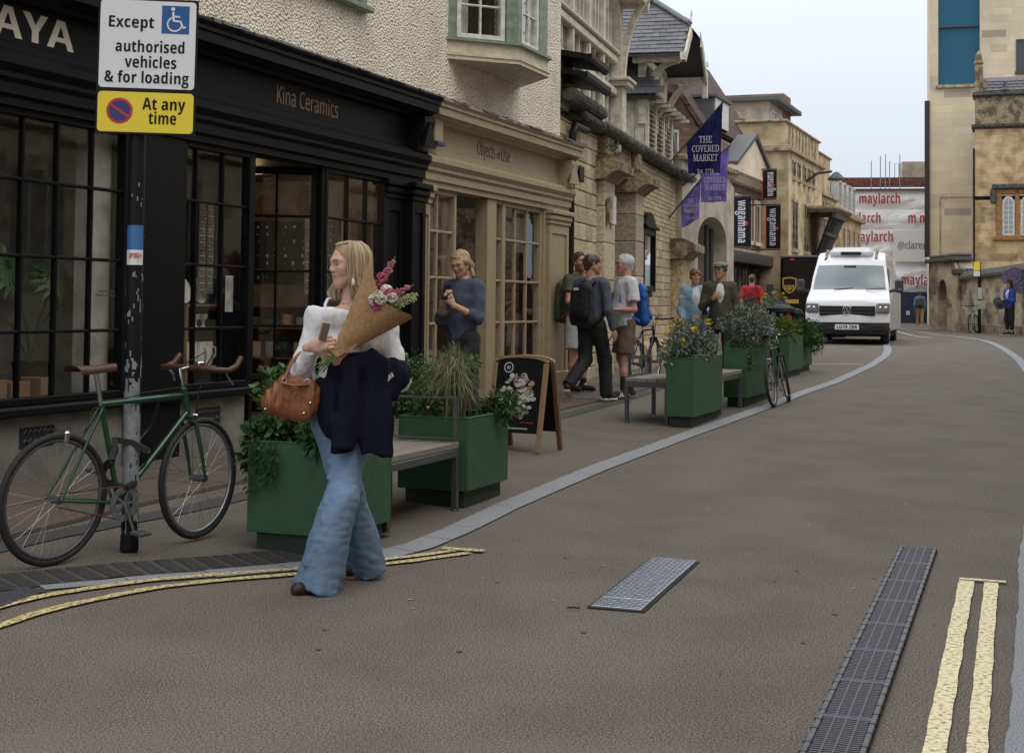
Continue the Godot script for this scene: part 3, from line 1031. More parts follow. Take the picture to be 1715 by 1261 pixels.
func shop_interiors(O: Vector3, B: Basis) -> void:
	rng.seed = 77
	var X := Transform3D(B, O)
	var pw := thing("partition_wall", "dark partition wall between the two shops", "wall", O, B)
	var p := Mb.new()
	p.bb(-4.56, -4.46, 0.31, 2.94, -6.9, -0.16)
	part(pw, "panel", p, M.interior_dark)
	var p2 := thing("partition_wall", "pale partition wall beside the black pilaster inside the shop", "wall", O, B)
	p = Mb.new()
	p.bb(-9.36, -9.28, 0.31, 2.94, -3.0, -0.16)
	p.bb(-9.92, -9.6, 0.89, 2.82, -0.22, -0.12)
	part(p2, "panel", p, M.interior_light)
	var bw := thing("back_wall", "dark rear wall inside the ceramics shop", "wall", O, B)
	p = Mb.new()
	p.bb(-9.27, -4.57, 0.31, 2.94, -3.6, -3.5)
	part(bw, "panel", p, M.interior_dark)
	# --- pendant lamps
	for q in [[-6.6, -0.8, "round pale glowing ceiling lamp inside the ceramics shop doorway"], [-7.4, -1.6, "second round ceiling lamp deeper inside the ceramics shop"]]:
		var la := thing("ceiling_lamp", q[2], "lamp", X * Vector3(q[0], 2.94, q[1]), B)
		var b := Mb.new()
		b.lathe([Vector2(0, 0.0), Vector2(0.03, 0.0), Vector2(0.03, -0.06), Vector2(0, -0.06)], 8)
		part(la, "ceiling_rose", b, M.black_paint)
		b = Mb.new()
		b.lathe([Vector2(0, -0.06), Vector2(0.2, -0.06), Vector2(0.215, -0.075), Vector2(0.2, -0.12), Vector2(0, -0.13)], 24)
		part(la, "lamp_shade", b, mt("lamp_glow", Color(0.8, 0.74, 0.6), 0.6, {emit = [Color(1.0, 0.82, 0.55), 0.55]}))
		var ol := OmniLight3D.new()
		ol.name = "lamp_light"
		ol.light_color = Color(1.0, 0.84, 0.62)
		ol.light_energy = 0.3
		ol.light_size = 0.15
		ol.shadow_enabled = true
		ol.position = Vector3(0, -0.2, 0)
		la.add_child(ol)
	# --- Kina window display boxes
	var dsp := shelf_unit(X * Vector3(-8.13, 0, -0.5), B, 0.5, [0.9, 1.05, 1.37, 1.56], 0.24, "pale wooden display boxes with white pottery in the black shop window", M.wood)
	dsp.name = numbered("display_shelf")
	for q in [[-8.3, 0.11], [-8.06, 0.11]]:
		var pl := thing("plate", "white lettered plate standing on top of the wooden display boxes", "plate", X * Vector3(q[0], 1.562 + q[1], -0.38), B * Basis(Vector3.RIGHT, 1.35), "plates in the window")
		var b := Mb.new()
		b.lathe([Vector2(0, 0), Vector2(0.07, 0), Vector2(q[1], 0.014), Vector2(q[1], 0.02), Vector2(0.07, 0.008), Vector2(0, 0.008)], 20)
		part(pl, "dish", b, M.ceramic)
		b = Mb.new()
		for i in 3:
			b.bb(-0.05 + i * 0.03, -0.03 + i * 0.03, 0.0085, 0.0095, -0.005, 0.0)
		part(pl, "print", b, M.dark_letter)
	for x in [-8.32, -8.12, -8.0]:
		var gb := thing("goblet", "small cream goblet on the upper display shelf", "goblet", X * Vector3(x, 1.37, -0.36), B, "goblets in the window")
		var b := Mb.new()
		b.lathe([Vector2(0, 0), Vector2(0.03, 0), Vector2(0.012, 0.015), Vector2(0.012, 0.045), Vector2(0.035, 0.07), Vector2(0.042, 0.11), Vector2(0.036, 0.11), Vector2(0.0, 0.06)], 14)
		part(gb, "bowl", b, M.ceramic)
	for x in [-8.33, -8.2, -8.07, -7.96]:
		mug(X * Vector3(x, 1.05, -0.34), 0.2, 0.047, M.ceramic, "tall white beaker on the lower display shelf", "beakers in the window")
	var pp := thing("paper_notice", "white sheet of paper hanging in the black shop window", "notice", X * Vector3(-7.99, 1.8, -0.12), B)
	p = Mb.new()
	p.bb(-0.06, 0.06, -0.3, 0.0, 0, 0.003)
	part(pp, "sheet", p, M.white_paint)
	# jewellery strips hanging behind the panes
	var cols := [Color(0.8, 0.8, 0.76), Color(0.6, 0.5, 0.35), Color(0.3, 0.5, 0.5), Color(0.6, 0.25, 0.2), Color(0.75, 0.72, 0.6)]
	for x in [-8.62, -8.5, -8.12, -8.0, -6.3, -5.95, -5.55]:
		var js := thing("jewellery_strip", "hanging strip of small glinting jewellery behind the black window", "jewellery", X * Vector3(x, 2.4, -0.3), B, "jewellery strips in the window")
		var b := Mb.new()
		b.bb(-0.05, 0.05, -0.75, 0.0, -0.01, 0.0)
		part(js, "card", b, M.interior_dark)
		b = Mb.new()
		for i in 26:
			b.col = cols[rng.randi() % 5] * 0.8
			var y := -0.02 - i * 0.028
			if i % 2 == 0:
				b.ball(Vector3(rng.randf_range(-0.035, 0.035), y, 0.006), Vector3(0.009, 0.011, 0.006), 6, 4)
			else:
				b.bb(-0.04, 0.03, y - 0.005, y + 0.003, 0, 0.008)
		part(js, "trinkets", b, mt("trinket", Color(1, 1, 1), 0.3, {vc = true})).set_meta("kind", "stuff")
	# shelves on the partition wall, seen through the doorway
	var WB := B * Basis(Vector3.UP, -PI / 2)  # faces back along the row of shops
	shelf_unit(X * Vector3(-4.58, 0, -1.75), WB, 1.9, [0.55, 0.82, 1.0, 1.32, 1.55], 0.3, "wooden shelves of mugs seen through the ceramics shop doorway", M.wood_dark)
	var mc := [Color(0.7, 0.68, 0.62), Color(0.62, 0.6, 0.55), Color(0.05, 0.12, 0.2), Color(0.35, 0.45, 0.6), Color(0.7, 0.66, 0.58), Color(0.16, 0.2, 0.24), Color(0.6, 0.35, 0.25)]
	var names := ["white patterned mug", "white mug with dark dots", "blue-green mug", "pale blue patterned mug", "cream mug", "dark slate mug", "terracotta mug"]
	for i in 7:
		mug(X * Vector3(-4.78, 1.0, -1.05 - i * 0.17), 0.165, 0.055, mt("mug_%d" % i, mc[i], 0.3, {tex = "blotch_hard", s = 9.0}), names[i] + " on the middle shelf behind the doorway", "mugs behind the doorway")
	for i in 4:
		mug(X * Vector3(-4.78, 0.82, -1.1 - i * 0.27), 0.09, 0.05, M.ceramic, "small white cup on the low shelf behind the doorway", "cups behind the doorway")
	for i in 8:
		mug(X * Vector3(-4.78, 1.32, -0.98 - i * 0.19), 0.08 + 0.03 * (i % 3), 0.06 + 0.012 * (i % 2), M["mug_%d" % ((i * 3) % 7)], names[(i * 3) % 7].replace("mug", "bowl") + " on the upper shelf behind the doorway", "bowls behind the doorway")
	for i in 6:
		mug(X * Vector3(-6.35 + i * 0.17, 0.9, -0.3), 0.13 + 0.05 * (i % 2), 0.055, M["mug_%d" % ((i * 2) % 7)], names[(i * 2) % 7].replace("mug", "vase") + " standing in the ceramics shop window by the tan front", "vases in the window")
	var jb := thing("jewellery_board", "black board hung with rows of small bright jewellery inside the shop", "jewellery", X * Vector3(-4.6, 1.8, -1.7), WB)
	p = Mb.new()
	p.bb(-0.85, 0.85, 0, 0.66, 0, 0.02)
	part(jb, "board", p, M.black_void)
	p = Mb.new()
	for i in 15:
		for j in 8:
			if rng.randf() < 0.25:
				continue
			p.col = cols[rng.randi() % 5]
			var c := Vector3(-0.78 + i * 0.11 + rng.randf_range(-0.01, 0.01), 0.05 + j * 0.078, 0.026)
			var rr := rng.randf_range(0.007, 0.017)
			p.ball(c, Vector3(rr, rr * rng.randf_range(0.8, 1.8), 0.006), 6, 4)
	part(jb, "trinkets", p, M.trinket).set_meta("kind", "stuff")
	for q in [[-1.2, 2.66, 0.16], [-1.75, 2.6, 0.13], [-0.75, 2.62, 0.12]]:
		var wp := thing("wicker_plate", "round patterned plate hung high inside the ceramics shop", "plate", X * Vector3(-4.6, q[1], q[0]), WB * Basis(Vector3.RIGHT, PI / 2), "plates hung on the partition wall")
		p = Mb.new()
		for rr in 4:
			p.lathe([Vector2(q[2] * (0.3 + rr * 0.22), 0.0), Vector2(q[2] * (0.38 + rr * 0.22), 0.008), Vector2(q[2] * (0.46 + rr * 0.22), 0.0)], 20)
		part(wp, "rings", p, M.wood_dark)
	# --- left-hand shop window
	mt("leaf_monstera", Color(0.05, 0.1, 0.03), 0.5, {back = Color(0.05, 0.1, 0.02)})
	var mo := thing("monstera_plant", "potted plant with big split leaves inside the black shop window", "plant", X * Vector3(-9.95, 0.9, -0.55), B)
	p = Mb.new()
	p.lathe([Vector2(0, 0), Vector2(0.1, 0), Vector2(0.14, 0.24), Vector2(0.12, 0.24), Vector2(0.11, 0.2), Vector2(0, 0.2)], 16)
	part(mo, "pot", p, M.black_paint)
	for q in [[Vector3(-0.42, 0.93, 0.12), 0.27, -0.5], [Vector3(0.02, 0.87, 0.16), 0.24, 0.4], [Vector3(0.3, 0.75, 0.05), 0.2, 0.9], [Vector3(-0.85, 0.8, 0.0), 0.25, -0.2]]:
		var st := Mb.new()
		var e: Vector3 = q[0]
		st.tube([Vector3(0, 0.2, 0), Vector3(e.x * 0.25, 0.5, e.z * 0.3), e * Vector3(0.7, 0.85, 0.8), e], [0.012, 0.01, 0.008, 0.006], 6)
		part(mo, "stem", st, M.leaf_monstera)
		var lf := Mb.new()
		var R: float = q[1]
		var rot := Basis(Vector3(0, 0, 1), q[2]) * Basis(Vector3.RIGHT, -0.35)
		for k in 14:  # fingers of the split leaf
			var a := -2.5 + 5.0 * k / 13.0
			var d := Vector3(sin(a), -cos(a), 0)
			var sd := Vector3(cos(a), sin(a), 0)
			var ln := R * (1.0 - 0.25 * absf(a) / 2.5)
			var w := R * 0.16
			var pts := [d * R * 0.1 - sd * w * 0.4, d * ln * 0.6 - sd * w, d * ln + Vector3(0, 0, -0.05), d * ln * 0.6 + sd * w, d * R * 0.1 + sd * w * 0.4]
			for i in range(1, 4):
				lf.tri(e + rot * pts[0], e + rot * pts[i], e + rot * pts[i + 1])
		part(mo, "leaf", lf, M.leaf_monstera)
	for q in [[-10.62, 0.2, 0.14, "left wooden box standing in the black shop window"], [-10.38, 0.2, 0.12, "middle wooden box standing in the black shop window"], [-10.12, 0.1, 0.14, "narrow wooden box standing in the black shop window"]]:
		var wb := thing("wooden_box", q[3].replace("left ", "open-topped "), "box", X * Vector3(q[0], 0.9, -0.3), B)
		p = Mb.new()
		p.bb(-q[1] / 2, q[1] / 2, 0, q[2], 0, 0.012, 0.003)
		p.bb(-q[1] / 2, q[1] / 2, 0, q[2], -0.16, -0.148, 0.003)
		part(wb, "board", p, M.wood)
		p = Mb.new()
		p.bb(-q[1] / 2, -q[1] / 2 + 0.012, 0, q[2], -0.147, -0.001, 0.003)
		p.bb(q[1] / 2 - 0.012, q[1] / 2, 0, q[2], -0.147, -0.001, 0.003)
		part(wb, "side", p, M.wood)
	var ch := thing("chair", "dark slat-backed chair inside the black shop window", "chair", X * Vector3(-10.1, 0.31, -0.95), B)
	p = Mb.new()
	for x in [-0.2, 0.2]:
		p.bb(x - 0.02, x + 0.02, 0, 0.95, -0.02, 0.02)
		p.bb(x - 0.02, x + 0.02, 0, 0.45, 0.38, 0.42)
	part(ch, "leg", p, M.black_paint)
	p = Mb.new()
	p.bb(-0.22, 0.22, 0.45, 0.49, -0.02, 0.44, 0.01)
	part(ch, "seat", p, M.black_paint)
	for y in [0.62, 0.76, 0.9]:
		p = Mb.new()
		p.bb(-0.2, 0.2, y, y + 0.07, -0.015, 0.015, 0.008)
		part(ch, "back_slat", p, M.black_paint)
	var wn := thing("window_notice", "small lettered notice on the glass of the black shop window", "notice", X * Vector3(-9.83, 1.62, -0.006), B)
	text_part(wn, "Opening hours", M.dark_letter, Vector3(0, 0.03, 0), 0.022, 0.2, "Droid Sans", Basis(), false, 0.001)
	text_part(wn, "Please ask inside", M.dark_letter, Vector3(0, 0, 0), 0.022, 0.24, "Droid Sans", Basis(), false, 0.001)
	# --- tan shop: a few dark shelves and a lamp
	shelf_unit(X * Vector3(-1.2, 0.3, -0.9), B, 1.5, [0.1, 0.6, 1.1, 1.6], 0.3, "dark shelves of household goods inside the tan shop", M.wood_dark)
	for i in 9:
		mug(X * Vector3(-1.85 + i * 0.16, 0.9 + 0.5 * (i % 3), -0.72), 0.12 + 0.04 * (i % 2), 0.05, M["mug_%d" % (i % 7)], names[i % 7].replace("mug", "jar") + " on the " + ["bottom", "middle", "upper"][i % 3] + " shelf inside the tan shop", "jars inside the tan shop")


func ashlar(key: String, base: Color, rows: int, var_t: float, joint: float, seedv: int, brick := false) -> void:  # courses too far off to build singly
	var im := Image.create(512, 512, false, Image.FORMAT_RGB8)
	var r := RandomNumberGenerator.new()
	r.seed = seedv
	var hgt := 512 / rows
	for j in rows:
		var x := -r.randi_range(0, 40)
		while x < 512:
			var w := (hgt * 3) if brick else r.randi_range(hgt * 2, hgt * 4)
			var t := 1.0 + r.randf_range(-var_t, var_t)
			var c := Color(base.r * t, base.g * t * r.randf_range(0.97, 1.02), base.b * t * r.randf_range(0.92, 1.04))
			if r.randf() < 0.12:
				c = c * r.randf_range(0.6, 0.85)
			im.fill_rect(Rect2i(maxi(x, 0), j * hgt, w, hgt), lin(c))
			x += w
			var jc := lin(base * joint)
			im.fill_rect(Rect2i(clampi(x - 1, 0, 511), j * hgt, 1 if not brick else 2, hgt), jc)
		im.fill_rect(Rect2i(0, j * hgt, 512, 2 if brick else 1), lin(base * joint))
	T[key] = ImageTexture.create_from_image(im)


func lump_roll(m: Mb, a: Vector3, b: Vector3, r: float, seedv: int, squash := 0.8) -> void:  # weathered, lumpy roll of stone or lead
	var f := FastNoiseLite.new()
	f.seed = seedv
	f.frequency = 7.0
	f.fractal_octaves = 3
	var k := int(a.distance_to(b) / 0.06) + 2
	var rings := []
	var d := (b - a).normalized()
	var s := d.cross(Vector3.UP).normalized()
	for i in k + 1:
		var c := a.lerp(b, float(i) / k)
		var ring := []
		for j in 12:
			var t := TAU * j / 12.0
			var o := s * cos(t) + Vector3.UP * sin(t) * squash
			ring.append(c + o * r * (1.0 + 0.2 * f.get_noise_3dv(c + o) + (-0.25 if i == 0 or i == k else 0.0)))
		rings.append(ring)
	for i in k:
		for j in 12:
			m.quad(rings[i][(j + 1) % 12], rings[i][j], rings[i + 1][j], rings[i + 1][(j + 1) % 12])
	for j in 12:
		m.tri(a, rings[0][j], rings[0][(j + 1) % 12])
		m.tri(b, rings[k][(j + 1) % 12], rings[k][j])


func stone_courses(owner: Node3D, x0: float, x1: float, y0: float, y1: float, hgt: float, lmin: float, lmax: float, z: float, mats: Array, called: String, bev: float, skip := []) -> void:
	var y := y0
	while y < y1 - 0.02:
		var h := minf(hgt * rng.randf_range(0.85, 1.15), y1 - y)
		var x := x0
		var first := true
		while x < x1 - 0.02:
			var w := rng.randf_range(lmin, lmax) * (rng.randf_range(0.4, 0.9) if first else 1.0)
			first = false
			if x + w > x1 - lmin * 0.4:
				w = x1 - x
			var hit := false
			for s in skip:
				if x + w * 0.5 > s[0] and x + w * 0.5 < s[1] and y + h * 0.5 > s[2] and y + h * 0.5 < s[3]:
					hit = true
			if not hit:
				var b := Mb.new()
				var p := rng.randf_range(0.0, 0.012)
				b.bb(x + 0.004, x + w - 0.004, y + 0.004, y + h - 0.004, z - 0.12, z + p, bev)
				part(owner, called, b, mats[rng.randi() % mats.size()])
			x += w
		y += h


func market() -> void:
	rng.seed = 31
	for i in 4:
		var t: Color = [Color(0.62, 0.53, 0.395), Color(0.57, 0.48, 0.345), Color(0.68, 0.61, 0.485), Color(0.5, 0.445, 0.36)][i]
		mt("block_%d" % i, t, 0.92, {tex = "stone_tone", s = 1.3, bump = ["grain_soft", 0.6], det = ["blotch_soft", 0.55], world = true})
	mt("slate_a", Color(0.115, 0.12, 0.14), 0.5, {tex = "blotch", s = 3.0, bump = ["grain_soft", 0.3]})
	mt("slate_b", Color(0.15, 0.155, 0.175), 0.55, {tex = "blotch", s = 3.0, bump = ["grain_soft", 0.3]})
	mt("slate_c", Color(0.085, 0.088, 0.1), 0.5, {tex = "blotch", s = 3.0, bump = ["grain_soft", 0.3]})
	mt("slate_d", Color(0.13, 0.12, 0.14), 0.5, {tex = "blotch", s = 3.0, bump = ["grain_soft", 0.3]})
	mt("old_cream", Color(0.7, 0.645, 0.52), 0.75, {tex = "blotch", s = 0.9, bump = ["grain_soft", 0.15]})
	mt("old_glass", Color(0.16, 0.17, 0.17), 0.12, {tex = "blotch_hard", s = 1.2})
	var B := facade_basis(14.9)
	var O := Vector3(0.5665, 0, -20.1543)
	var k := thing("market_hall", "old stone market hall with timber gables and slate roofs", "building", O, B)
	var mats := [M.block_0, M.block_1, M.block_2, M.block_3]
	# mortar core behind the stones
	var core := Mb.new()
	core.bb(0.05, 3.7, 0.2, 4.25, -0.5, -0.03)
	core.bb(5.5, 11.6, 0.2, 4.25, -0.5, -0.03)
	core.bb(3.7, 5.5, 3.72, 4.25, -0.5, -0.03)
	core.bb(11.2, 11.6, 0.2, 4.25, -6.0, -0.5)
	part(k, "mortar", core, M.joint)
	stone_courses(k, 0.1, 2.85, 0.45, 4.2, 0.23, 0.3, 0.52, 0.0, [M.block_2, M.block_3, M.block_0], "stone_block", 0.016)
	stone_courses(k, 6.2, 11.58, 0.9, 2.95, 0.165, 0.28, 0.5, 0.0, mats, "stone_block", 0.008)
	stone_courses(k, 6.2, 11.58, 2.95, 4.2, 0.082, 0.3, 0.42, 0.0, [M.block_0, M.block_1, M.block_0, M.block_2], "brick", 0.005)
	# battered plinth
	var pl := Mb.new()
	pl.mould([[-0.3, 0.3], [0.34, 0.3], [0.3, 0.72], [0.2, 0.9], [0.0, 0.96], [-0.3, 0.96]], 6.2, 11.7)
	part(k, "plinth", pl, M.stone)
	# door piers with moulded caps
	for q in [[2.85, 3.68, 0.12], [5.48, 6.22, 0.14]]:
		var yy := 0.45
		while yy < 3.5:
			var h := rng.randf_range(0.45, 0.62)
			var p := Mb.new()
			p.bb(q[0], q[1], yy + 0.003, minf(yy + h, 3.52) - 0.003, -0.45, q[2] + rng.randf_range(0, 0.012), 0.014)
			part(k, "pier_stone", p, [M.block_2, M.block_3, M.block_2][rng.randi() % 3])
			yy += h
		var c := Mb.new()
		c.mould([[-0.45, 3.52], [q[2] + 0.02, 3.52], [q[2] + 0.1, 3.6], [q[2] + 0.16, 3.64], [q[2] + 0.26, 3.66], [q[2] + 0.28, 3.78], [q[2] + 0.1, 3.88], [-0.45, 3.92]], q[0] - 0.16, q[1] + 0.2)
		part(k, "pier_cap", c, M.stone_dirty)
		var bl := Mb.new()
		bl.bb(q[0] + 0.05, q[1] - 0.05, 3.92, 4.25, -0.4, 0.12, 0.03)
		part(k, "pier_block", bl, M.stone_dirty)
	# doorway: dark passage, transom with a painted panel, door leaves
	var ds := Mb.new()
	ds.bb(3.69, 5.47, 0.3, 4.2, -2.6, -2.5)
	ds.bb(3.6, 3.68, 0.3, 4.2, -2.5, -0.46)
	ds.bb(5.5, 5.58, 0.3, 4.2, -2.5, -0.51)
	ds.bb(3.6, 5.58, 3.73, 3.8, -2.5, -0.5)
	part(k, "passage_wall", ds, M.stone_dirty)
	for x in [3.72, 5.0]:
		var d := Mb.new()
		d.bb(x, x + 0.42, 0.5, 3.05, -0.42, -0.36, 0.01)
		d.bb(x + 0.08, x + 0.34, 0.8, 1.7, -0.359, -0.345, 0.01)
		d.bb(x + 0.08, x + 0.34, 1.85, 2.9, -0.359, -0.345, 0.01)
		part(k, "door_leaf", d, mt("door_wood", Color(0.075, 0.06, 0.045), 0.6, {tex = "blotch", s = Vector3(8, 1, 8)}))
	var tr := Mb.new()
	tr.bb(3.69, 5.47, 3.05, 3.14, -0.45, -0.2, 0.012)
	part(k, "transom_bar", tr, M.iron)
	var mu := Mb.new()
	mu.bb(3.69, 5.47, 3.14, 3.72, -0.4, -0.37)
	var mp := part(k, "painted_panel", mu, mt("mural_yellow", Color(0.5, 0.42, 0.12), 0.7, {tex = "blotch_hard", s = 2.2}), Transform3D(), "yellow and grey painted panel over the doorway")
	mu = Mb.new()
	mu.extrude(PackedVector2Array([Vector2(4.0, 3.16), Vector2(5.4, 3.16), Vector2(5.4, 3.3), Vector2(5.1, 3.55), Vector2(4.7, 3.45), Vector2(4.4, 3.62), Vector2(4.15, 3.4)]), -0.372, -0.362)
	part(mp, "painted_figure", mu, mt("mural_grey", Color(0.12, 0.13, 0.15), 0.7, {tex = "blotch_hard", s = 3.0}))
	var ln := Mb.new()
	ln.bb(3.68, 5.48, 3.72, 4.25, -0.45, 0.05, 0.02)
	part(k, "lintel_stone", ln, M.stone_dirty)
	# blackened coping rolls along the wall head
	for q in [[1.0, 2.6, 4.3, 0.13, 0.095], [2.6, 4.2, 4.31, 0.15, 0.11], [4.2, 5.75, 4.29, 0.15, 0.12], [5.8, 7.2, 4.33, 0.13, 0.1], [7.25, 8.6, 4.31, 0.15, 0.11], [8.6, 10.1, 4.3, 0.13, 0.105], [10.1, 11.9, 4.27, 0.17, 0.14]]:
		var c := Mb.new()
		lump_roll(c, Vector3(q[0], q[2], q[3]), Vector3(q[1] - 0.04, q[2], q[3]), q[4], int(q[0] * 10))
		c.bb(q[0], q[1], q[2] - 0.08, q[2] + 0.06, -0.3, q[3])
		part(k, "coping_stone", c, M.stone_black)
	# first gable: tall glazed screen
	var fr := Mb.new()
	for x in [0.25, 1.4, 2.56, 3.65]:
		fr.bb(x - 0.05, x + 0.05, 4.4, 7.6, -0.2, -0.06, 0.01)
	for y in [4.4, 5.12, 5.66]:
		fr.bb(0.2, 4.7, y - 0.06, y + 0.06, -0.22, -0.03, 0.015)
	fr.bb(0.2, 4.7, 5.74, 5.8, -0.2, 0.02, 0.015)
	part(k, "gable_screen", fr, M.old_cream)
	var ex := [0.25, 1.4, 2.56, 3.65, 4.7]
	var ey := [4.4, 5.12, 5.66, 7.6]
	for i in 4:
		for j in 3:
			var x0: float = ex[i] + 0.05
			var x1: float = ex[i + 1] - 0.05
			var sub := 2 if j < 2 else 4
			for q in sub:
				var p := Mb.new()
				var a := lerpf(x0, x1, q / float(sub))
				var b := lerpf(x0, x1, (q + 1) / float(sub))
				p.bb(a + 0.012, b - 0.012, ey[j] + 0.06, ey[j + 1] - 0.06, -0.16, -0.15)
				var pn := part(k, "pane", p, M.old_glass)
				var g := Mb.new()
				g.bb(b - 0.014, b + 0.014, ey[j] + 0.06, ey[j + 1] - 0.06, -0.17, -0.1, 0.004)
				part(pn, "glazing_bar", g, M.old_cream)
	var post := Mb.new()
	post.bb(4.62, 4.95, 4.3, 5.22, -0.28, 0.06, 0.015)
	post.bb(4.5, 5.06, 5.22, 5.3, -0.34, 0.16, 0.012)
	post.bb(4.44, 5.12, 5.3, 5.36, -0.36, 0.2, 0.012)
	post.bb(4.66, 4.9, 5.36, 7.6, -0.24, 0.0, 0.012)
	part(k, "gable_post", post, M.old_cream)
	# curved braces: one in the plane of the screen, one out under the eaves
	var arc := func(c: Vector3, ax: Vector3, n: Vector3, r0: float, sy: float, w: float, th: float) -> Mb:
		var b := Mb.new()
		for i in 12:
			var t0 := PI / 2 * i / 12.0
			var t1 := PI / 2 * (i + 1) / 12.0
			var p0 := c + ax * (1.0 - cos(t0)) * r0 + Vector3.UP * sin(t0) * sy
			var p1 := c + ax * (1.0 - cos(t1)) * r0 + Vector3.UP * sin(t1) * sy
			b.bar(p0, p1 + (p1 - p0) * 0.06, w, th, n.cross(p1 - p0))
		return b
	part(k, "curved_brace", arc.call(Vector3(4.7, 5.36, -0.05), Vector3(-1, 0, 0), Vector3(0, 0, 1), 1.9, 2.2, 0.16, 0.1), M.old_cream)
	part(k, "curved_brace", arc.call(Vector3(4.78, 5.36, 0.02), Vector3(0, 0, 1), Vector3(1, 0, 0), 0.75, 1.5, 0.14, 0.1), M.old_cream)
	var ev := Mb.new()
	ev.bb(4.3, 5.1, 6.6, 6.8, -1.0, 0.42, 0.01)
	ev.bb(4.9, 5.0, 6.5, 6.8, 0.3, 0.42, 0.01)
	part(k, "eave_board", ev, M.old_cream)
	var g1 := Mb.new()
	g1.extrude(PackedVector2Array([Vector2(5.25, 6.75), Vector2(5.3, 6.9), Vector2(2.4, 9.1), Vector2(-0.6, 6.9), Vector2(-0.5, 6.75), Vector2(2.4, 8.9)]), -5.0, 0.45)
	part(k, "gable_roof", g1, M.slate_c)
	# second gable: slated half-hipped roof out over the street
	second_gable(k, arc)
	louvre_dormer(k)
	# black rainwater goods where the market meets the cream wall
	var gt := Mb.new()
	for q in [[4.98, 0.42, 1.4], [4.74, 0.36, 1.85]]:
		gt.mould([[-0.14, q[0] + 0.14], [q[1], q[0] + 0.03], [q[1] + 0.05, q[0] + 0.04], [q[1] + 0.05, q[0] - 0.03], [q[1] + 0.02, q[0] - 0.07], [q[1] - 0.03, q[0] - 0.08], [q[1] - 0.07, q[0] - 0.03], [-0.14, q[0] + 0.06]], 0.16, q[2])
	part(k, "gutter", gt, M.sign_black)
	var gr := Mb.new()
	lump_roll(gr, Vector3(0.2, 4.46, 0.16), Vector3(2.3, 4.46, 0.16), 0.13, 8)
	part(k, "coping_stone", gr, M.stone_black)
	var dp := Mb.new()
	dp.tube([Vector3(0.55, 0.5, 0.1), Vector3(0.56, 3.3, 0.1)], 0.055, 10)
	dp.bb(0.42, 0.72, 3.3, 3.52, 0.02, 0.26, 0.01)
	dp.tube([Vector3(0.56, 3.5, 0.12), Vector3(0.56, 3.95, 0.12), Vector3(0.7, 4.1, 0.12), Vector3(1.5, 4.12, 0.12)], 0.055, 10)
	for y in [1.2, 2.2, 3.1]:
		dp.tube([Vector3(0.55, y, 0.1), Vector3(0.55, y + 0.06, 0.1)], 0.07, 10)
	part(k, "drainpipe", dp, M.sign_black)
	var bxs := Mb.new()
	bxs.bb(2.9, 3.06, 2.85, 3.25, 0.14, 0.2, 0.01)
	part(k, "junction_box", bxs, M.stone_dirty)
	bxs = Mb.new()
	bxs.bb(3.2, 3.4, 2.85, 3.3, 0.14, 0.2, 0.01)
	part(k, "lamp_box", bxs, M.white_paint)
	var al := Mb.new()
	al.bb(3.9, 4.1, 4.05, 4.2, 0.05, 0.14, 0.02)
	part(k, "alarm_box", al, M.white_paint)
	# weeds on the wall head
	var wd := thing("wall_weeds", "tuft of green weeds growing on the wall head above the doorway", "weeds", Transform3D(B, O) * Vector3(3.0, 3.92, 0.2), B)
	var wm := Mb.new()
	for i in 120:
		var c := Vector3(rng.randf_range(-0.45, 0.45), rng.randf_range(0.0, 0.16), rng.randf_range(-0.1, 0.12))
		var d := Vector3(rng.randf_range(-1, 1), rng.randf_range(-0.3, 1), rng.randf_range(-0.4, 1)).normalized() * 0.07
		wm.tri(c, c + d + Vector3(0.012, 0, 0.01), c + d * 0.6 + Vector3(-0.02, 0.01, 0.0))
	part(wd, "foliage", wm, mt("weed", Color(0.07, 0.13, 0.035), 0.7))
	noticeboard(Transform3D(B, O))
	market_flags()


func slate_slope(owner: Node3D, o: Vector3, along: Vector3, up: Vector3, w: float, h: float, course: float, sw: float, clip = null) -> void:
	var nrm := along.cross(up).normalized()
	var rows := int(ceil(h / course))
	for j in rows:
		var x := -(j % 2) * sw * 0.5
		while x < w - 0.01:
			var a := maxf(x, 0.0)
			var b := minf(x + sw - 0.006, w)
			var y0 := j * course
			var y1 := minf(y0 + course * 1.12, h)
			if clip != null:
				b = minf(b, clip.call(y0 + course * 0.5))
			if b - a > 0.04:
				var m := Mb.new()
				var lift := rng.randf_range(0.01, 0.018)
				var p0 := o + along * a + up * y0 + nrm * lift
				var p1 := o + along * b + up * (y0 + rng.randf_range(-0.006, 0.006)) + nrm * lift
				var p2 := o + along * b + up * y1 + nrm * 0.002
				var p3 := o + along * a + up * y1 + nrm * 0.002
				var dn := -nrm * 0.012
				m.quad(p0, p1, p2, p3)
				m.quad(p0 + dn, p1 + dn, p1, p0)
				m.quad(p1 + dn, p2 + dn, p2, p1)
				part(owner, "slate", m, M[["slate_a", "slate_b", "slate_c", "slate_d", "slate_a"][rng.randi() % 5]])
			x += sw


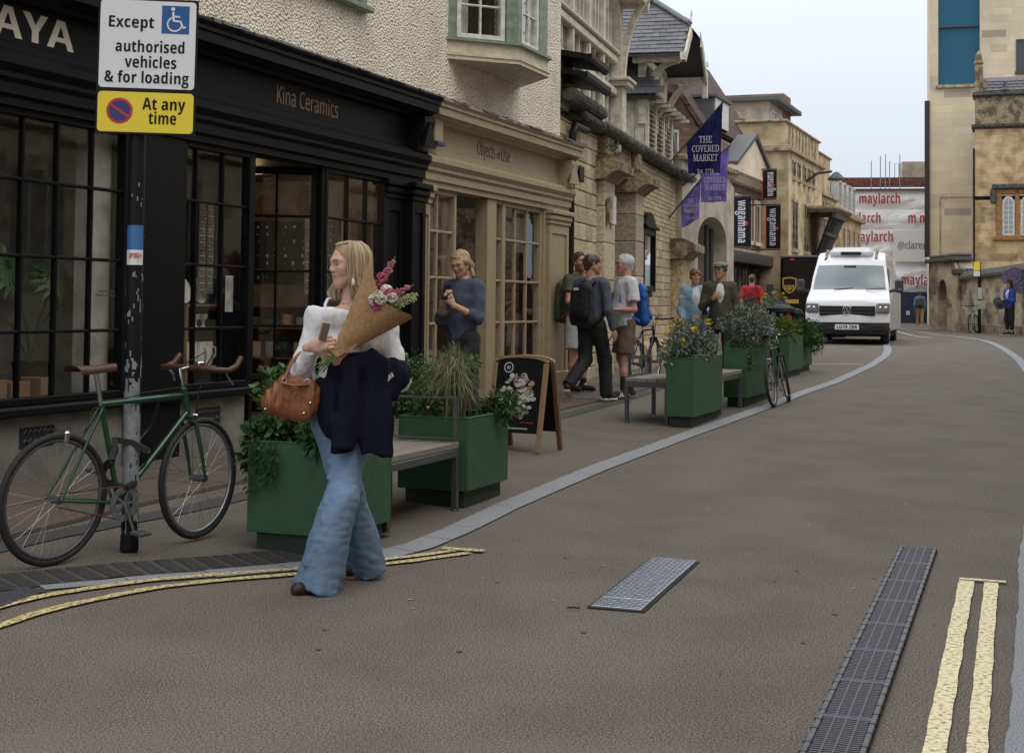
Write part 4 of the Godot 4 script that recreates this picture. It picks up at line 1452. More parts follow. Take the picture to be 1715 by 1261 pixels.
func second_gable(k: Node3D, arc: Callable) -> void:
	var zf := 0.75
	var E := Vector3(6.72, 6.14, zf)  # near eave at the street end
	var V := Vector3(7.5, 6.76, zf)  # verge top, where the half hip begins
	var R := Vector3(8.2, 7.36, -0.05)  # ridge end
	var deck := Mb.new()
	var E0 := Vector3(6.72, 6.14, -5.0)
	var R0 := Vector3(8.2, 7.36, -5.0)
	var W := Vector3(8.9, 6.76, zf)
	var F := Vector3(9.68, 6.14, zf)
	var F0b := Vector3(9.68, 6.14, -5.0)
	for t in [Vector3.ZERO, Vector3(0, -0.07, 0)]:
		deck.quad(E0 + t, E + t, V + t, R + t)
		deck.tri(E0 + t, R + t, R0 + t)
		deck.quad(F + t, F0b + t, R0 + t, R + t)
		deck.tri(F + t, R + t, W + t)
		deck.tri(V + t, W + t, R + t)
	deck.quad(E0 + Vector3(0, -0.07, 0), E + Vector3(0, -0.07, 0), E, E0)
	deck.quad(E + Vector3(0, -0.07, 0), V + Vector3(0, -0.07, 0), V, E)
	deck.quad(W + Vector3(0, -0.07, 0), F + Vector3(0, -0.07, 0), F, W)
	part(k, "gable_roof", deck, M.slate_c)
	var upv := (R0 - E0).normalized()
	var Ls := E0.distance_to(R0)
	var hv := (V - E).length()
	# slates on the slope that faces the shops; the upper courses stop at the hip
	slate_slope(k, Vector3(6.70, 6.125, -2.4), Vector3(0, 0, 1), upv, 3.15, Ls, 0.142, 0.24, func(y): return 3.15 if y < hv else 3.15 - (y - hv) / (Ls - hv) * 0.8)
	var hip := Mb.new()
	lump_roll(hip, V + Vector3(0, 0.03, 0), R + Vector3(0, 0.03, 0), 0.09, 3, 0.6)
	lump_roll(hip, R + Vector3(0, 0.03, 0), R0 + Vector3(0, 0.03, 0), 0.09, 4, 0.6)
	part(k, "hip_tile", hip, M.slate_a)
	for q in [[E, V], [W, F]]:
		var bg := Mb.new()
		bg.bar(q[0] + Vector3(0, -0.12, 0.03), q[1] + Vector3(0, -0.12, 0.03), 0.04, 0.17)
		part(k, "bargeboard", bg, M.old_cream)
	var bf := Mb.new()
	bf.bb(6.66, 6.74, 5.98, 6.12, zf - 0.05, zf + 0.05)
	part(k, "bargeboard_foot", bf, M.white_paint)
	bf = Mb.new()
	bf.bb(9.62, 9.74, 5.7, 6.2, zf - 0.05, zf + 0.05)
	part(k, "bargeboard_foot", bf, M.white_paint)
	# timber gable front: boarding, posts and braces in the shade of the roof
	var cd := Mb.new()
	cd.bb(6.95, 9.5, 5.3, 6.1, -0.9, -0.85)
	part(k, "gable_shade_backing", cd, mt("shade_toned_timber", Color(0.42, 0.375, 0.29), 0.9, {tex = "blotch", s = 1.0}))  # sheet toned darker than the cream timber, painting in the shade behind the braces
	for j in 6:
		var b := Mb.new()
		b.bb(8.75, 9.55, 5.55 + j * 0.11, 5.55 + j * 0.11 + 0.104, -0.02 - 0.004 * (j % 2), 0.02, 0.006)
		part(k, "board", b, M.old_cream)
	for x in [7.2, 8.6, 9.6]:
		var b := Mb.new()
		b.bb(x - 0.07, x + 0.07, 4.9, 6.1, -0.14, 0.0, 0.01)
		part(k, "gable_post", b, M.old_cream)
	var tb := Mb.new()
	tb.bb(6.9, 9.66, 6.0, 6.14, -0.14, 0.02, 0.01)
	tb.bb(6.86, 6.98, 5.98, 6.1, -0.2, zf - 0.06, 0.01)
	tb.bb(9.52, 9.62, 5.98, 6.1, -0.2, zf - 0.06, 0.01)
	part(k, "tie_beam", tb, M.old_cream)
	part(k, "curved_brace", arc.call(Vector3(9.55, 5.1, 0.0), Vector3(0, 0, 1), Vector3(1, 0, 0), 0.62, 0.9, 0.12, 0.1), M.old_cream)
	part(k, "curved_brace", arc.call(Vector3(8.6, 5.2, -0.02), Vector3(-1, 0, 0), Vector3(0, 0, 1), 0.9, 0.85, 0.1, 0.12), M.old_cream)
	part(k, "curved_brace", arc.call(Vector3(7.2, 5.2, -0.02), Vector3(0, 0, 1), Vector3(1, 0, 0), 0.62, 0.85, 0.12, 0.1), M.old_cream)
	var dg := Mb.new()
	dg.bar(Vector3(8.6, 5.25, 0.0), Vector3(9.4, 5.98, 0.0), 0.1, 0.1)
	part(k, "brace", dg, M.old_cream)
	var fin := Mb.new()  # bird spikes and finial hooks on the far verge
	fin.bar(W + Vector3(0, 0.06, 0), F + Vector3(-0.2, 0.3, 0), 0.01, 0.18)
	fin.tube([V + Vector3(0.1, 0.0, 0), V + Vector3(0.16, 0.25, 0), V + Vector3(0.24, 0.3, 0), V + Vector3(0.22, 0.2, 0)], 0.014, 5)
	fin.tube([F + Vector3(0, 0.1, 0), F + Vector3(0.25, 0.24, 0), F + Vector3(0.33, 0.33, 0), F + Vector3(0.38, 0.24, 0)], 0.014, 5)
	part(k, "verge_flashing", fin, M.steel)


func louvre_dormer(k: Node3D) -> void:
	var x0 := 7.22
	var x1 := 10.15
	for i in 8:  # vertical boarding on the flank
		var b := Mb.new()
		b.bb(x0 - 0.02, x0, 4.3, 5.42, -1.5 + i * 0.185, -1.5 + i * 0.185 + 0.178, 0.005)
		part(k, "board", b, M.old_cream)
	var cn := Mb.new()
	cn.bb(x0 - 0.02, x0 + 0.1, 4.3, 5.42, -0.02, 0.05, 0.01)
	cn.bb(x1 - 0.1, x1, 4.3, 5.42, -0.06, 0.05, 0.01)
	for q in [8.16, 9.1]:
		cn.bb(q - 0.03, q + 0.03, 4.4, 5.4, -0.06, 0.045, 0.008)
	cn.bb(x0 + 0.1, x1 - 0.1, 5.32, 5.42, -0.06, 0.045, 0.008)
	part(k, "louvre_frame", cn, M.old_cream)
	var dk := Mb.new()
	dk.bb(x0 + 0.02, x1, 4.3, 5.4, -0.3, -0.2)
	part(k, "louvre_shade_backing", dk, M.shade_toned_timber)  # same darkened tone, standing in for the shade behind the slats
	for q in [[x0 + 0.1, 8.13], [8.19, 9.07], [9.13, x1 - 0.1]]:
		for j in 10:
			var s := Mb.new()
			s.box(Vector3((q[0] + q[1]) / 2, 4.45 + j * 0.09, -0.01), Vector3(q[1] - q[0], 0.012, 0.09), Basis(Vector3.RIGHT, 0.6), 0.002)
			part(k, "louvre_slat", s, M.old_cream)
	# little hipped roof
	var a := Vector3(7.05, 5.42, 0.12)
	var b := Vector3(10.7, 5.42, 0.12)
	var c := Vector3(10.7, 5.42, -2.0)
	var d := Vector3(6.95, 5.42, -2.0)
	var r0 := Vector3(7.5, 6.2, -0.9)
	var r1 := Vector3(10.2, 6.2, -0.9)
	var m := Mb.new()
	m.quad(a, b, r1, r0)
	m.tri(d, a, r0)
	m.tri(b, c, r1)
	m.quad(d + Vector3(0, -0.06, 0), c + Vector3(0, -0.06, 0), b + Vector3(0, -0.06, 0), a + Vector3(0, -0.06, 0))
	m.quad(a + Vector3(0, -0.06, 0), b + Vector3(0, -0.06, 0), b, a)
	m.quad(d + Vector3(0, -0.06, 0), a + Vector3(0, -0.06, 0), a, d)
	part(k, "dormer_roof", m, M.slate_a)
	slate_slope(k, d + Vector3(-0.02, 0.01, 1.0), Vector3(0, 0, 1), (r0 - (a + d) * 0.5).normalized(), 1.42, 0.75, 0.15, 0.26, func(y): return 1.42 - y * 0.75)
	var hp := Mb.new()
	lump_roll(hp, a + Vector3(0, 0.03, 0), r0 + Vector3(0, 0.03, 0), 0.1, 6, 0.6)
	lump_roll(hp, a + Vector3(0, 0.0, 0.02), b + Vector3(0.1, 0.0, 0.02), 0.09, 9, 0.8)
	part(k, "lead_roll", hp, M.lead)
	for i in 6:
		var e := Mb.new()
		e.bb(7.3 + i * 0.6, 7.38 + i * 0.6, 5.3, 5.36, 0.05, 0.34)
		part(k, "rafter_foot", e, M.old_cream)


func noticeboard(X: Transform3D) -> void:
	var o := thing("notice_board", "black pedimented notice board with a pale poster on the market wall", "notice board", X * Vector3(6.85, 1.85, 0.02), X.basis)
	var f := Mb.new()
	for x in [-0.58, 0.58]:
		f.bb(x - 0.05, x + 0.05, 0, 1.12, 0, 0.14, 0.01)
	f.bb(-0.53, 0.53, 0, 0.1, 0, 0.13, 0.01)
	f.bb(-0.53, 0.53, 1.0, 1.12, 0, 0.13, 0.01)
	f.bb(-0.68, 0.68, 1.12, 1.18, 0, 0.2, 0.01)
	f.bb(-0.5, 0.5, -0.1, 0, 0, 0.1, 0.02)
	part(o, "frame", f, M.black_paint)
	f = Mb.new()
	f.extrude(PackedVector2Array([Vector2(-0.64, 1.18), Vector2(0.64, 1.18), Vector2(0.3, 1.36), Vector2(0, 1.42), Vector2(-0.3, 1.36)]), 0.0, 0.15)
	part(o, "pediment", f, M.black_paint)
	f = Mb.new()
	f.bb(-0.52, 0.52, 0.1, 1.0, 0.02, 0.05)
	var p := part(o, "poster", f, mt("poster_pale", Color(0.45, 0.52, 0.54), 0.5, {tex = "blotch_hard", s = 2.5}))
	for q in [["MARKET", 0.66, 0.8], ["NEWS", 0.52, 0.5]]:
		text_part(p, q[0], M.sign_red, Vector3(0, q[1], 0.052), 0.1, q[2], "Droid Sans", Basis(), true, 0.003)
	f = Mb.new()
	f.bb(-0.53, 0.53, 0.1, 1.0, 0.09, 0.094)
	part(o, "pane", f, M.glass)


func market_flags() -> void:
	mt("flag_navy", Color(0.017, 0.017, 0.1), 0.85, {spec = 0.3, bump = ["grain_soft", 0.3]})
	mt("flag_purple", Color(0.17, 0.125, 0.44), 0.8, {rim = 0.3, bump = ["grain_soft", 0.3], back = Color(0.06, 0.045, 0.16)})
	mt("flag_text", Color(0.62, 0.62, 0.72), 0.8)
	var X := facade_basis(14.9)
	# each: wall end of the top edge, tip of the top edge, drop at the wall end, drop at the tip, material, label
	var flags := [
		[Vector3(3.39, 4.77, -29.0), Vector3(4.06, 5.55, -28.8), 0.6, 1.37, M.flag_navy, "dark blue lettered flag hanging from the market wall"],
		[Vector3(3.84, 4.37, -30.5), Vector3(4.4, 4.86, -30.3), 0.65, 1.13, M.flag_purple, "larger pale purple lettered flag behind the dark blue flag"],
		[Vector3(3.36, 3.64, -29.7), Vector3(3.74, 4.11, -29.6), 0.5, 0.77, M.flag_purple, "short pale purple lettered flag close to the market wall"],
	]
	for q in flags:
		var a: Vector3 = q[0]
		var t: Vector3 = q[1]
		var o := thing("flag", q[5], "flag", a, Basis(), "market flags")
		var d := t - a
		var hor := Vector3(d.x, 0, d.z)
		var w := hor.length()
		var ex := hor / w
		var nz := ex.cross(Vector3.UP)
		if nz.z < 0:
			nz = -nz
		var pole := Mb.new()
		var pd := d.normalized()
		pole.tube([-pd * 0.5, d + pd * 0.04], 0.018, 6)
		part(o, "pole", pole, M.iron)
		var cl := Mb.new()
		var f := FastNoiseLite.new()
		f.seed = int(a.x * 10)
		f.frequency = 1.4
		var at := func(u: float, v: float) -> Vector3:
			var top := d * u
			var drop: float = lerpf(q[2], q[3], u)
			var taper := 0.12 * v * (u - 0.5) * w
			return top + Vector3(0, -drop * v, 0) - ex * taper + nz * (0.05 * sin(u * 7.0 + v * 2.0) * v + 0.06 * f.get_noise_2d(u * 2.0, v * 2.0))
		for i in 14:
			for j in 14:
				var u0 := i / 14.0
				var v0 := j / 14.0
				var u1 := (i + 1) / 14.0
				var v1 := (j + 1) / 14.0
				cl.quad(at.call(u0, v1), at.call(u1, v1), at.call(u1, v0), at.call(u0, v0))
		part(o, "cloth", cl, q[4])
		var tb := Basis(ex, Vector3.UP, nz)
		var mid := d * 0.55
		var s := w / 0.67
		for e in [["THE", -0.36, 0.13, 0.24], ["COVERED", -0.53, 0.13, 0.5], ["MARKET", -0.7, 0.13, 0.46], ["Est. 1774", -0.95, 0.08, 0.3]]:
			if q[2] > 0.7 and e[0] == "Est. 1774":
				continue
			text_part(o, e[0], M.flag_text, mid + Vector3(0, e[1] * s, 0) + nz * 0.1, e[2] * s * 0.95, e[3] * s, "Droid Serif", tb, false, 0.004)


func far_window(owner: Node3D, x0: float, x1: float, y0: float, y1: float, z: float, fm: Material, bars := 1, deep := 0.18, surround := 0.0) -> void:
	var f := Mb.new()  # recess lining, glass, bars
	f.bb(x0 - surround - 0.04, x0, y0 - 0.04, y1 + 0.04, z - deep, z + 0.04)
	f.bb(x1, x1 + surround + 0.04, y0 - 0.04, y1 + 0.04, z - deep, z + 0.04)
	f.bb(x0 - surround - 0.04, x1 + surround + 0.04, y1, y1 + surround + 0.08, z - deep, z + 0.05)
	f.bb(x0 - surround - 0.08, x1 + surround + 0.08, y0 - 0.12, y0, z - deep, z + 0.1)
	var w := part(owner, "window", f, fm)
	var g := Mb.new()
	g.bb(x0, x1, y0, y1, z + 0.004, z + 0.012)
	part(w, "pane", g, mt("far_glass", Color(0.03, 0.04, 0.05), 0.08, {spec = 0.6}))
	for i in bars:
		var b := Mb.new()
		var x := lerpf(x0, x1, (i + 1.0) / (bars + 1))
		b.bb(x - 0.025, x + 0.025, y0, y1, z + 0.012, z + 0.03)
		part(w, "glazing_bar", b, fm)


func arch_poly(w: float, spring: float, rise: float, base: float, k := 12) -> PackedVector2Array:
	var p := PackedVector2Array([Vector2(-w / 2, base)])
	for i in k + 1:
		var t := PI - PI * i / k
		p.append(Vector2(cos(t) * w / 2, spring + sin(t) * rise))
	p.append(Vector2(w / 2, base))
	return p


func far_buildings() -> void:
	rng.seed = 51
	ashlar("ashlar_tex", Color(0.92, 0.92, 0.92), 16, 0.07, 0.78, 3)
	ashlar("ashlar_old", Color(0.88, 0.86, 0.83), 20, 0.12, 0.7, 4)
	ashlar("brick_tex", Color(0.8, 0.8, 0.8), 32, 0.28, 1.15, 6, true)
	mt("lime", Color(0.7, 0.585, 0.42), 0.88, {tex = "ashlar_tex", s = 0.21, det = ["stone_tone", 0.1]})
	mt("lime_pale", Color(0.78, 0.67, 0.5), 0.88, {tex = "ashlar_tex", s = 0.21, det = ["blotch_soft", 0.1]})
	mt("lime_trim", Color(0.5, 0.4, 0.27), 0.88, {tex = "blotch_hard", s = 0.4})
	mt("old_stone", Color(0.72, 0.58, 0.39), 0.92, {tex = "ashlar_old", s = 0.19, det = ["stone_tone", 0.16]})
	mt("college_stone", Color(0.66, 0.55, 0.39), 0.92, {tex = "ashlar_tex", s = 0.2, det = ["blotch", 0.12]})
	mt("brick", Color(0.3, 0.185, 0.135), 0.9, {tex = "brick_tex", s = 0.4, det = ["blotch", 0.3]})
	mt("roof_tile", Color(0.11, 0.065, 0.055), 0.85, {tex = "ashlar_old", s = 0.4, det = ["blotch_hard", 0.3]})
	mt("render_grey", Color(0.52, 0.47, 0.38), 0.9, {tex = "blotch", s = 0.25})
	mt("dark_metal", Color(0.07, 0.075, 0.08), 0.45, {metal = 0.5})
	mt("white_wrap", Color(0.9, 0.91, 0.94), 0.5)
	mt("wrap_red", Color(0.38, 0.04, 0.045), 0.6)
	mt("navy_board", Color(0.012, 0.03, 0.075), 0.55, {tex = "blotch", s = 0.5})
	mt("blue_glass", Color(0.025, 0.12, 0.2), 0.12, {spec = 0.3})
	var FB := facade_basis()
	# ---- gateway wall with arch, just past the market
	var ab := facade_basis(25)
	var ao := Vector3(3.491, 0.0, -30.6)
	var k := thing("archway_wall", "pale rendered wall with a wide arched gateway beside the market", "wall", ao, ab)
	var w := Mb.new()
	var outer := PackedVector2Array([Vector2(0.0, 0.3), Vector2(0.0, 4.6), Vector2(2.9, 4.6), Vector2(3.7, 4.3), Vector2(3.7, 0.3)])
	var hole := arch_poly(2.1, 3.0, 0.55, 0.3)
	var p := PackedVector2Array([Vector2(0, 0.3), Vector2(0, 4.6), Vector2(2.9, 4.6), Vector2(3.7, 4.3), Vector2(3.7, 0.3)])
	for i in range(hole.size() - 1, -1, -1):
		p.append(hole[i] + Vector2(2.1, 0))
	w.extrude(p, -0.9, 0.0)
	part(k, "wall", w, M.render_grey)
	w = Mb.new()
	w.bb(0.9, 3.4, 0.3, 4.2, -1.3, -1.2)
	part(k, "gate_back", w, M.render_grey)
	for x in [2.6, 2.95]:
		w = Mb.new()
		w.tube([Vector3(x, 0.4, -0.3), Vector3(x, 3.4, -0.3)], 0.05, 8)
		part(k, "pipe", w, M.dark_metal)
	w = Mb.new()
	w.bb(-0.05, 3.75, 4.6, 4.72, -0.9, 0.1, 0.02)
	part(k, "coping", w, M.stone_dirty)
	var pier := thing("gate_pier", "yellow stone gate pier with a dark moulded cap by the arch", "pier", Vector3(3.36, 0, -30.3), facade_basis(14.9))
	w = Mb.new()
	w.bb(-0.3, 0.9, 0.5, 2.55, -0.9, 0.15, 0.02)
	part(pier, "shaft", w, M.stone)
	w = Mb.new()
	w.mould([[-0.9, 2.55], [0.18, 2.55], [0.3, 2.66], [0.42, 2.7], [0.42, 2.84], [0.2, 2.95], [-0.9, 2.98]], -0.45, 1.05)
	part(pier, "cap", w, M.stone_dirty)
	w = Mb.new()
	w.bb(0.9, 0.98, 0.5, 2.5, -0.6, 0.1, 0.01)
	part(pier, "door_post", w, M.black_paint)
	# ---- brick building: gable end and street front with banners
	var bo := P(24.3, -3.45)
	var ga := thing("brick_house", "brown brick building with a steep tiled roof and white dormer", "building", bo, Basis(NN, Vector3.UP, -U))
	w = Mb.new()
	w.extrude(PackedVector2Array([Vector2(-6, 0.3), Vector2(0.0, 0.3), Vector2(0.0, 6.6), Vector2(-0.5, 6.9), Vector2(-2.2, 9.7), Vector2(-3.2, 9.7), Vector2(-6, 6.0)]), -9.0, 0.0)
	part(ga, "wall", w, M.brick)
	w = Mb.new()
	w.bar(Vector3(-0.35, 6.95, -4.4), Vector3(-2.35, 10.0, -4.4), 9.3, 0.14, Vector3(1, 0.7, 0))
	w.bar(Vector3(-2.9, 9.9, -4.4), Vector3(-6.2, 6.0, -4.4), 9.3, 0.14, Vector3(-1, 0.7, 0))
	part(ga, "roof", w, M.roof_tile)
	w = Mb.new()
	w.bb(-3.6, -1.4, 7.0, 7.9, 0.0, 1.4)
	w.bar(Vector3(-1.3, 7.9, 0.75), Vector3(-3.8, 9.0, 0.75), 1.6, 0.1, Vector3(1, 2, 0))
	part(ga, "lower_roof", w, M.roof_tile)
	w = Mb.new()
	w.tube([Vector3(-3.6, 6.98, 1.46), Vector3(-0.9, 6.98, 1.46)], 0.06, 8)
	w.tube([Vector3(-0.95, 6.98, 1.46), Vector3(-0.9, 5.0, 0.1)], 0.05, 8)
	part(ga, "gutter", w, M.steel)
	far_window(ga, -1.55, -1.1, 6.0, 6.75, 0.05, M.white_paint, 1)
	far_window(ga, -1.7, -1.15, 3.9, 4.7, 0.05, M.white_paint, 1)
	w = Mb.new()
	w.bb(-1.4, -0.3, 7.1, 7.95, -3.2, -1.2, 0.02)
	w.bb(-1.5, -0.18, 7.95, 8.05, -3.3, -1.1, 0.01)
	part(ga, "dormer", w, M.lead)
	w = Mb.new()
	w.bb(-0.299, -0.25, 7.1, 7.95, -3.1, -1.3, 0.01)
	part(ga, "dormer_window", w, M.white_paint)
	var fo := P(24.3, -2.45)
	var br := thing("banner_restaurant", "brown brick restaurant front with stone pediment and hanging black banners", "building", fo, FB)
	w = Mb.new()
	w.bb(0.0, 7.2, 0.4, 6.3, -1.1, -1.0)
	part(br, "wall", w, M.brick)
	w = Mb.new()
	w.bb(-0.2, 7.2, 2.95, 3.3, -1.0, -0.55, 0.02)
	part(br, "shop_fascia", w, M.dark_metal)
	w = Mb.new()
	w.bb(-0.2, 7.2, 3.3, 3.4, -1.0, -0.75, 0.02)
	part(br, "string_course", w, M.lime_trim)
	for x in [1.4, 2.9, 4.4, 5.9]:
		far_window(br, x, x + 0.75, 3.75, 4.95, -1.0, M.lime_pale, 1, 0.1, 0.12)
	for x in [0.8, 2.4, 4.0, 5.6]:
		far_window(br, x, x + 0.9, 1.0, 2.8, -1.0, M.dark_metal, 1, 0.1)
	w = Mb.new()
	w.mould([[-1.0, 5.45], [-0.75, 5.45], [-0.6, 5.6], [-0.45, 5.65], [-0.45, 5.78], [-1.0, 5.8]], 0.0, 7.2)
	w.extrude(PackedVector2Array([Vector2(0.6, 5.8), Vector2(6.4, 5.8), Vector2(3.5, 6.9)]), -1.0, -0.5)
	part(br, "pediment", w, M.lime_pale)
	w = Mb.new()
	w.bar(Vector3(0.5, 5.86, -0.72), Vector3(3.5, 7.0, -0.72), 0.62, 0.12)
	w.bar(Vector3(6.5, 5.86, -0.72), Vector3(3.5, 7.0, -0.72), 0.62, 0.12)
	part(br, "pediment_coping", w, M.lead)
	# banners, hung square to the street
	for q in [[-2.7, -2.26, 3.25, 4.6, 0.47, "large black lettered banner with a red edge on the nearer pole"], [5.2, -2.9, 3.5, 4.9, 0.46, "lower black lettered banner beside the stone building"], [4.6, -2.9, 5.1, 6.0, 0.44, "small upper black lettered banner beside the stone building"]]:
		var at := P(24.3 + q[0], q[1])
		var bn := thing("banner", q[5], "banner", at, Basis(NN, Vector3.UP, -U), "black banners")
		w = Mb.new()
		w.bb(0, q[4], q[2], q[3], -0.015, 0.015)
		part(bn, "cloth", w, M.sign_black)
		w = Mb.new()
		w.bb(-0.025, 0.0, q[2], q[3], -0.02, 0.02)
		part(bn, "red_edge", w, M.sign_red)
		for y in [q[2] - 0.03, q[3] + 0.03]:
			w = Mb.new()
			w.tube([Vector3(-0.5, y, 0), Vector3(q[4], y, 0)], 0.025, 6)
			part(bn, "bracket", w, M.dark_metal)
		var hh: float = q[3] - q[2]
		text_part(bn, "wagamama", M.flag_text, Vector3(q[4] * 0.5, (q[2] + q[3]) / 2, 0.02), q[4] * 0.55, hh * 0.86, "Droid Sans", Basis(Vector3(0, 0, 1), PI / 2 if q[4] < 0.45 else -PI / 2), true, 0.006)
		w = Mb.new()
		w.ball(Vector3(q[4] * 0.75, (q[2] + q[3]) / 2 - 0.05, 0.02), Vector3(0.05, 0.06, 0.01), 8, 4)
		part(bn, "red_star", w, M.sign_red)
	# ---- limestone block beyond
	var lo := P(20, -2.5)
	var li := thing("limestone_block", "long limestone commercial building with tall windows and plain parapets", "building", lo, FB)
	w = Mb.new()
	w.bb(11.25, 18.35, 0.3, 6.9, -10, 0.0)
	w.bb(11.3, 18.3, 7.05, 7.85, -10, -0.12)
	part(li, "near_wing", w, M.lime)
	w = Mb.new()
	w.bb(11.15, 18.4, 6.85, 7.0, -10, 0.14, 0.02)
	w.bb(11.2, 18.38, 7.0, 7.06, -10, 0.04, 0.02)
	w.bb(11.2, 18.4, 7.85, 7.93, -10, -0.04, 0.02)
	part(li, "cornice", w, M.lime_trim)
	w = Mb.new()
	w.bb(18.35, 23.65, 0.3, 6.0, -10, -0.25)
	w.bb(18.35, 23.65, 6.1, 7.72, -10, -0.5)
	part(li, "middle_wing", w, M.lime)
	w = Mb.new()
	w.bb(18.35, 23.7, 5.98, 6.12, -10, -0.12, 0.02)
	w.bb(18.35, 23.7, 7.72, 7.8, -10, -0.42, 0.02)
	part(li, "cornice", w, M.lime_trim)
	w = Mb.new()
	w.bb(23.65, 30.2, 0.3, 5.4, -12, -0.1)
	part(li, "far_wing", w, M.lime)
	w = Mb.new()
	w.bb(23.65, 30.3, 5.4, 5.62, -12, 0.1, 0.03)
	part(li, "cornice", w, M.lime_trim)
	w = Mb.new()
	w.bb(24.0, 30.0, 5.62, 7.3, -11, -0.9)
	part(li, "attic", w, M.render_grey)
	w = Mb.new()
	w.bar(Vector3(27, 5.6, -0.35), Vector3(27, 7.2, -0.95), 6.4, 0.1, Vector3(0, 0.4, 1))
	part(li, "mansard", w, M.slate_c)
	for i in 4:
		far_window(li, 24.6 + i * 1.4, 25.3 + i * 1.4, 5.9, 6.9, -0.3, M.white_paint, 1, 0.3)
	for i in 4:
		far_window(li, 24.4 + i * 1.5, 25.0 + i * 1.5, 3.4, 4.9, -0.1, M.lime_trim, 0, 0.1)
		far_window(li, 24.4 + i * 1.5, 25.0 + i * 1.5, 1.6, 2.8, -0.1, M.lime_trim, 0, 0.1)
	for q in [[11.9, 12.9], [14.3, 15.2], [19.6, 20.6], [21.6, 22.5]]:
		far_window(li, q[0], q[1], 3.6, 5.2, 0.0 if q[0] < 18 else -0.25, M.lime_trim, 1, 0.1)
	for q in [12.0, 13.0, 14.1, 15.1, 16.0, 19.0, 19.9, 20.8, 21.7]:
		far_window(li, q, q + 0.42, 6.05 if q < 18 else 5.2, 6.55 if q < 18 else 5.75, 0.0 if q < 18 else -0.25, M.lime_trim, 0, 0.1)
	for i in 9:
		w = Mb.new()
		w.bb(11.9 + i * 0.68, 12.02 + i * 0.68, 7.1, 7.8, -0.12, -0.06, 0.02)
		part(li, "parapet_rib", w, M.lime_trim)
	w = Mb.new()
	w.tube([Vector3(14.2, 6.0, 0.0), Vector3(14.2, 6.35, 0.5), Vector3(14.2, 6.4, 1.0)], 0.05, 6)
	w.lathe([Vector2(0, 0.05), Vector2(0.1, 0.0), Vector2(0.3, -0.2), Vector2(0.3, -0.26), Vector2(0, -0.2)], 12, Vector3(14.2, 6.35, 1.15))
	part(li, "lamp_bracket", w, M.dark_metal)
	# steel bay: a canopy tapering down to the street
	w = Mb.new()
	var topy := 5.0
	w.box(Vector3(16.6, topy + 0.14, 0.35), Vector3(3.6, 0.24, 1.6), Basis(), 0.1)
	part(li, "bay_canopy", w, M.stone_dirty)
	w = Mb.new()
	for i in 6:
		w.bar(Vector3(15.1 + i * 0.55, topy, 0.9), Vector3(15.5 + i * 0.32, 3.0, 0.12), 0.1, 0.12)
	w.bar(Vector3(15.0, topy - 0.08, 0.95), Vector3(18.0, topy - 0.08, 0.95), 0.14, 0.2)
	w.bar(Vector3(15.05, topy - 0.75, 0.66), Vector3(17.75, topy - 0.75, 0.66), 0.1, 0.12)
	part(li, "bay_frame", w, M.dark_metal)
	w = Mb.new()
	w.quad(Vector3(15.45, 3.0, 0.06), Vector3(17.2, 3.0, 0.06), Vector3(18.0, topy, 0.85), Vector3(15.0, topy, 0.85))
	part(li, "bay_glass", w, M.far_glass)
	for q in [[10.4, 7.95, -6.0, 0.12, 1.2], [12.5, 7.9, -3.0, 0.03, 0.9]]:
		w = Mb.new()
		w.tube([Vector3(q[0], q[1], q[2]), Vector3(q[0], q[1] + q[4], q[2])], q[3], 8)
		part(li, "roof_vent", w, M.steel)
	w = Mb.new()
	w.bb(13.5, 17.0, 7.9, 8.3, -6, -2)
	part(li, "roof_plant", w, M.brick)
	var tb := thing("roof_pavilion", "small brick and render penthouse standing above the limestone building", "building", P(46, -6), FB)
	w = Mb.new()
	w.bb(0, 5, 7.0, 10.6, -4, 0.0)
	part(tb, "wall", w, M.render_grey)
	w = Mb.new()
	w.bb(-0.5, 5.4, 10.6, 10.8, -4, 0.5, 0.02)
	part(tb, "roof_slab", w, M.lead)
	w = Mb.new()
	w.bb(3.2, 5.0, 9.0, 11.4, -3, 0.05)
	part(tb, "chimney", w, M.brick)
	for x in [0.4, 2.0]:
		far_window(tb, x, x + 1.0, 9.2, 10.2, 0.0, M.white_paint, 1, 0.1)
	wrapped_building()
	right_side()
	opposite_college()


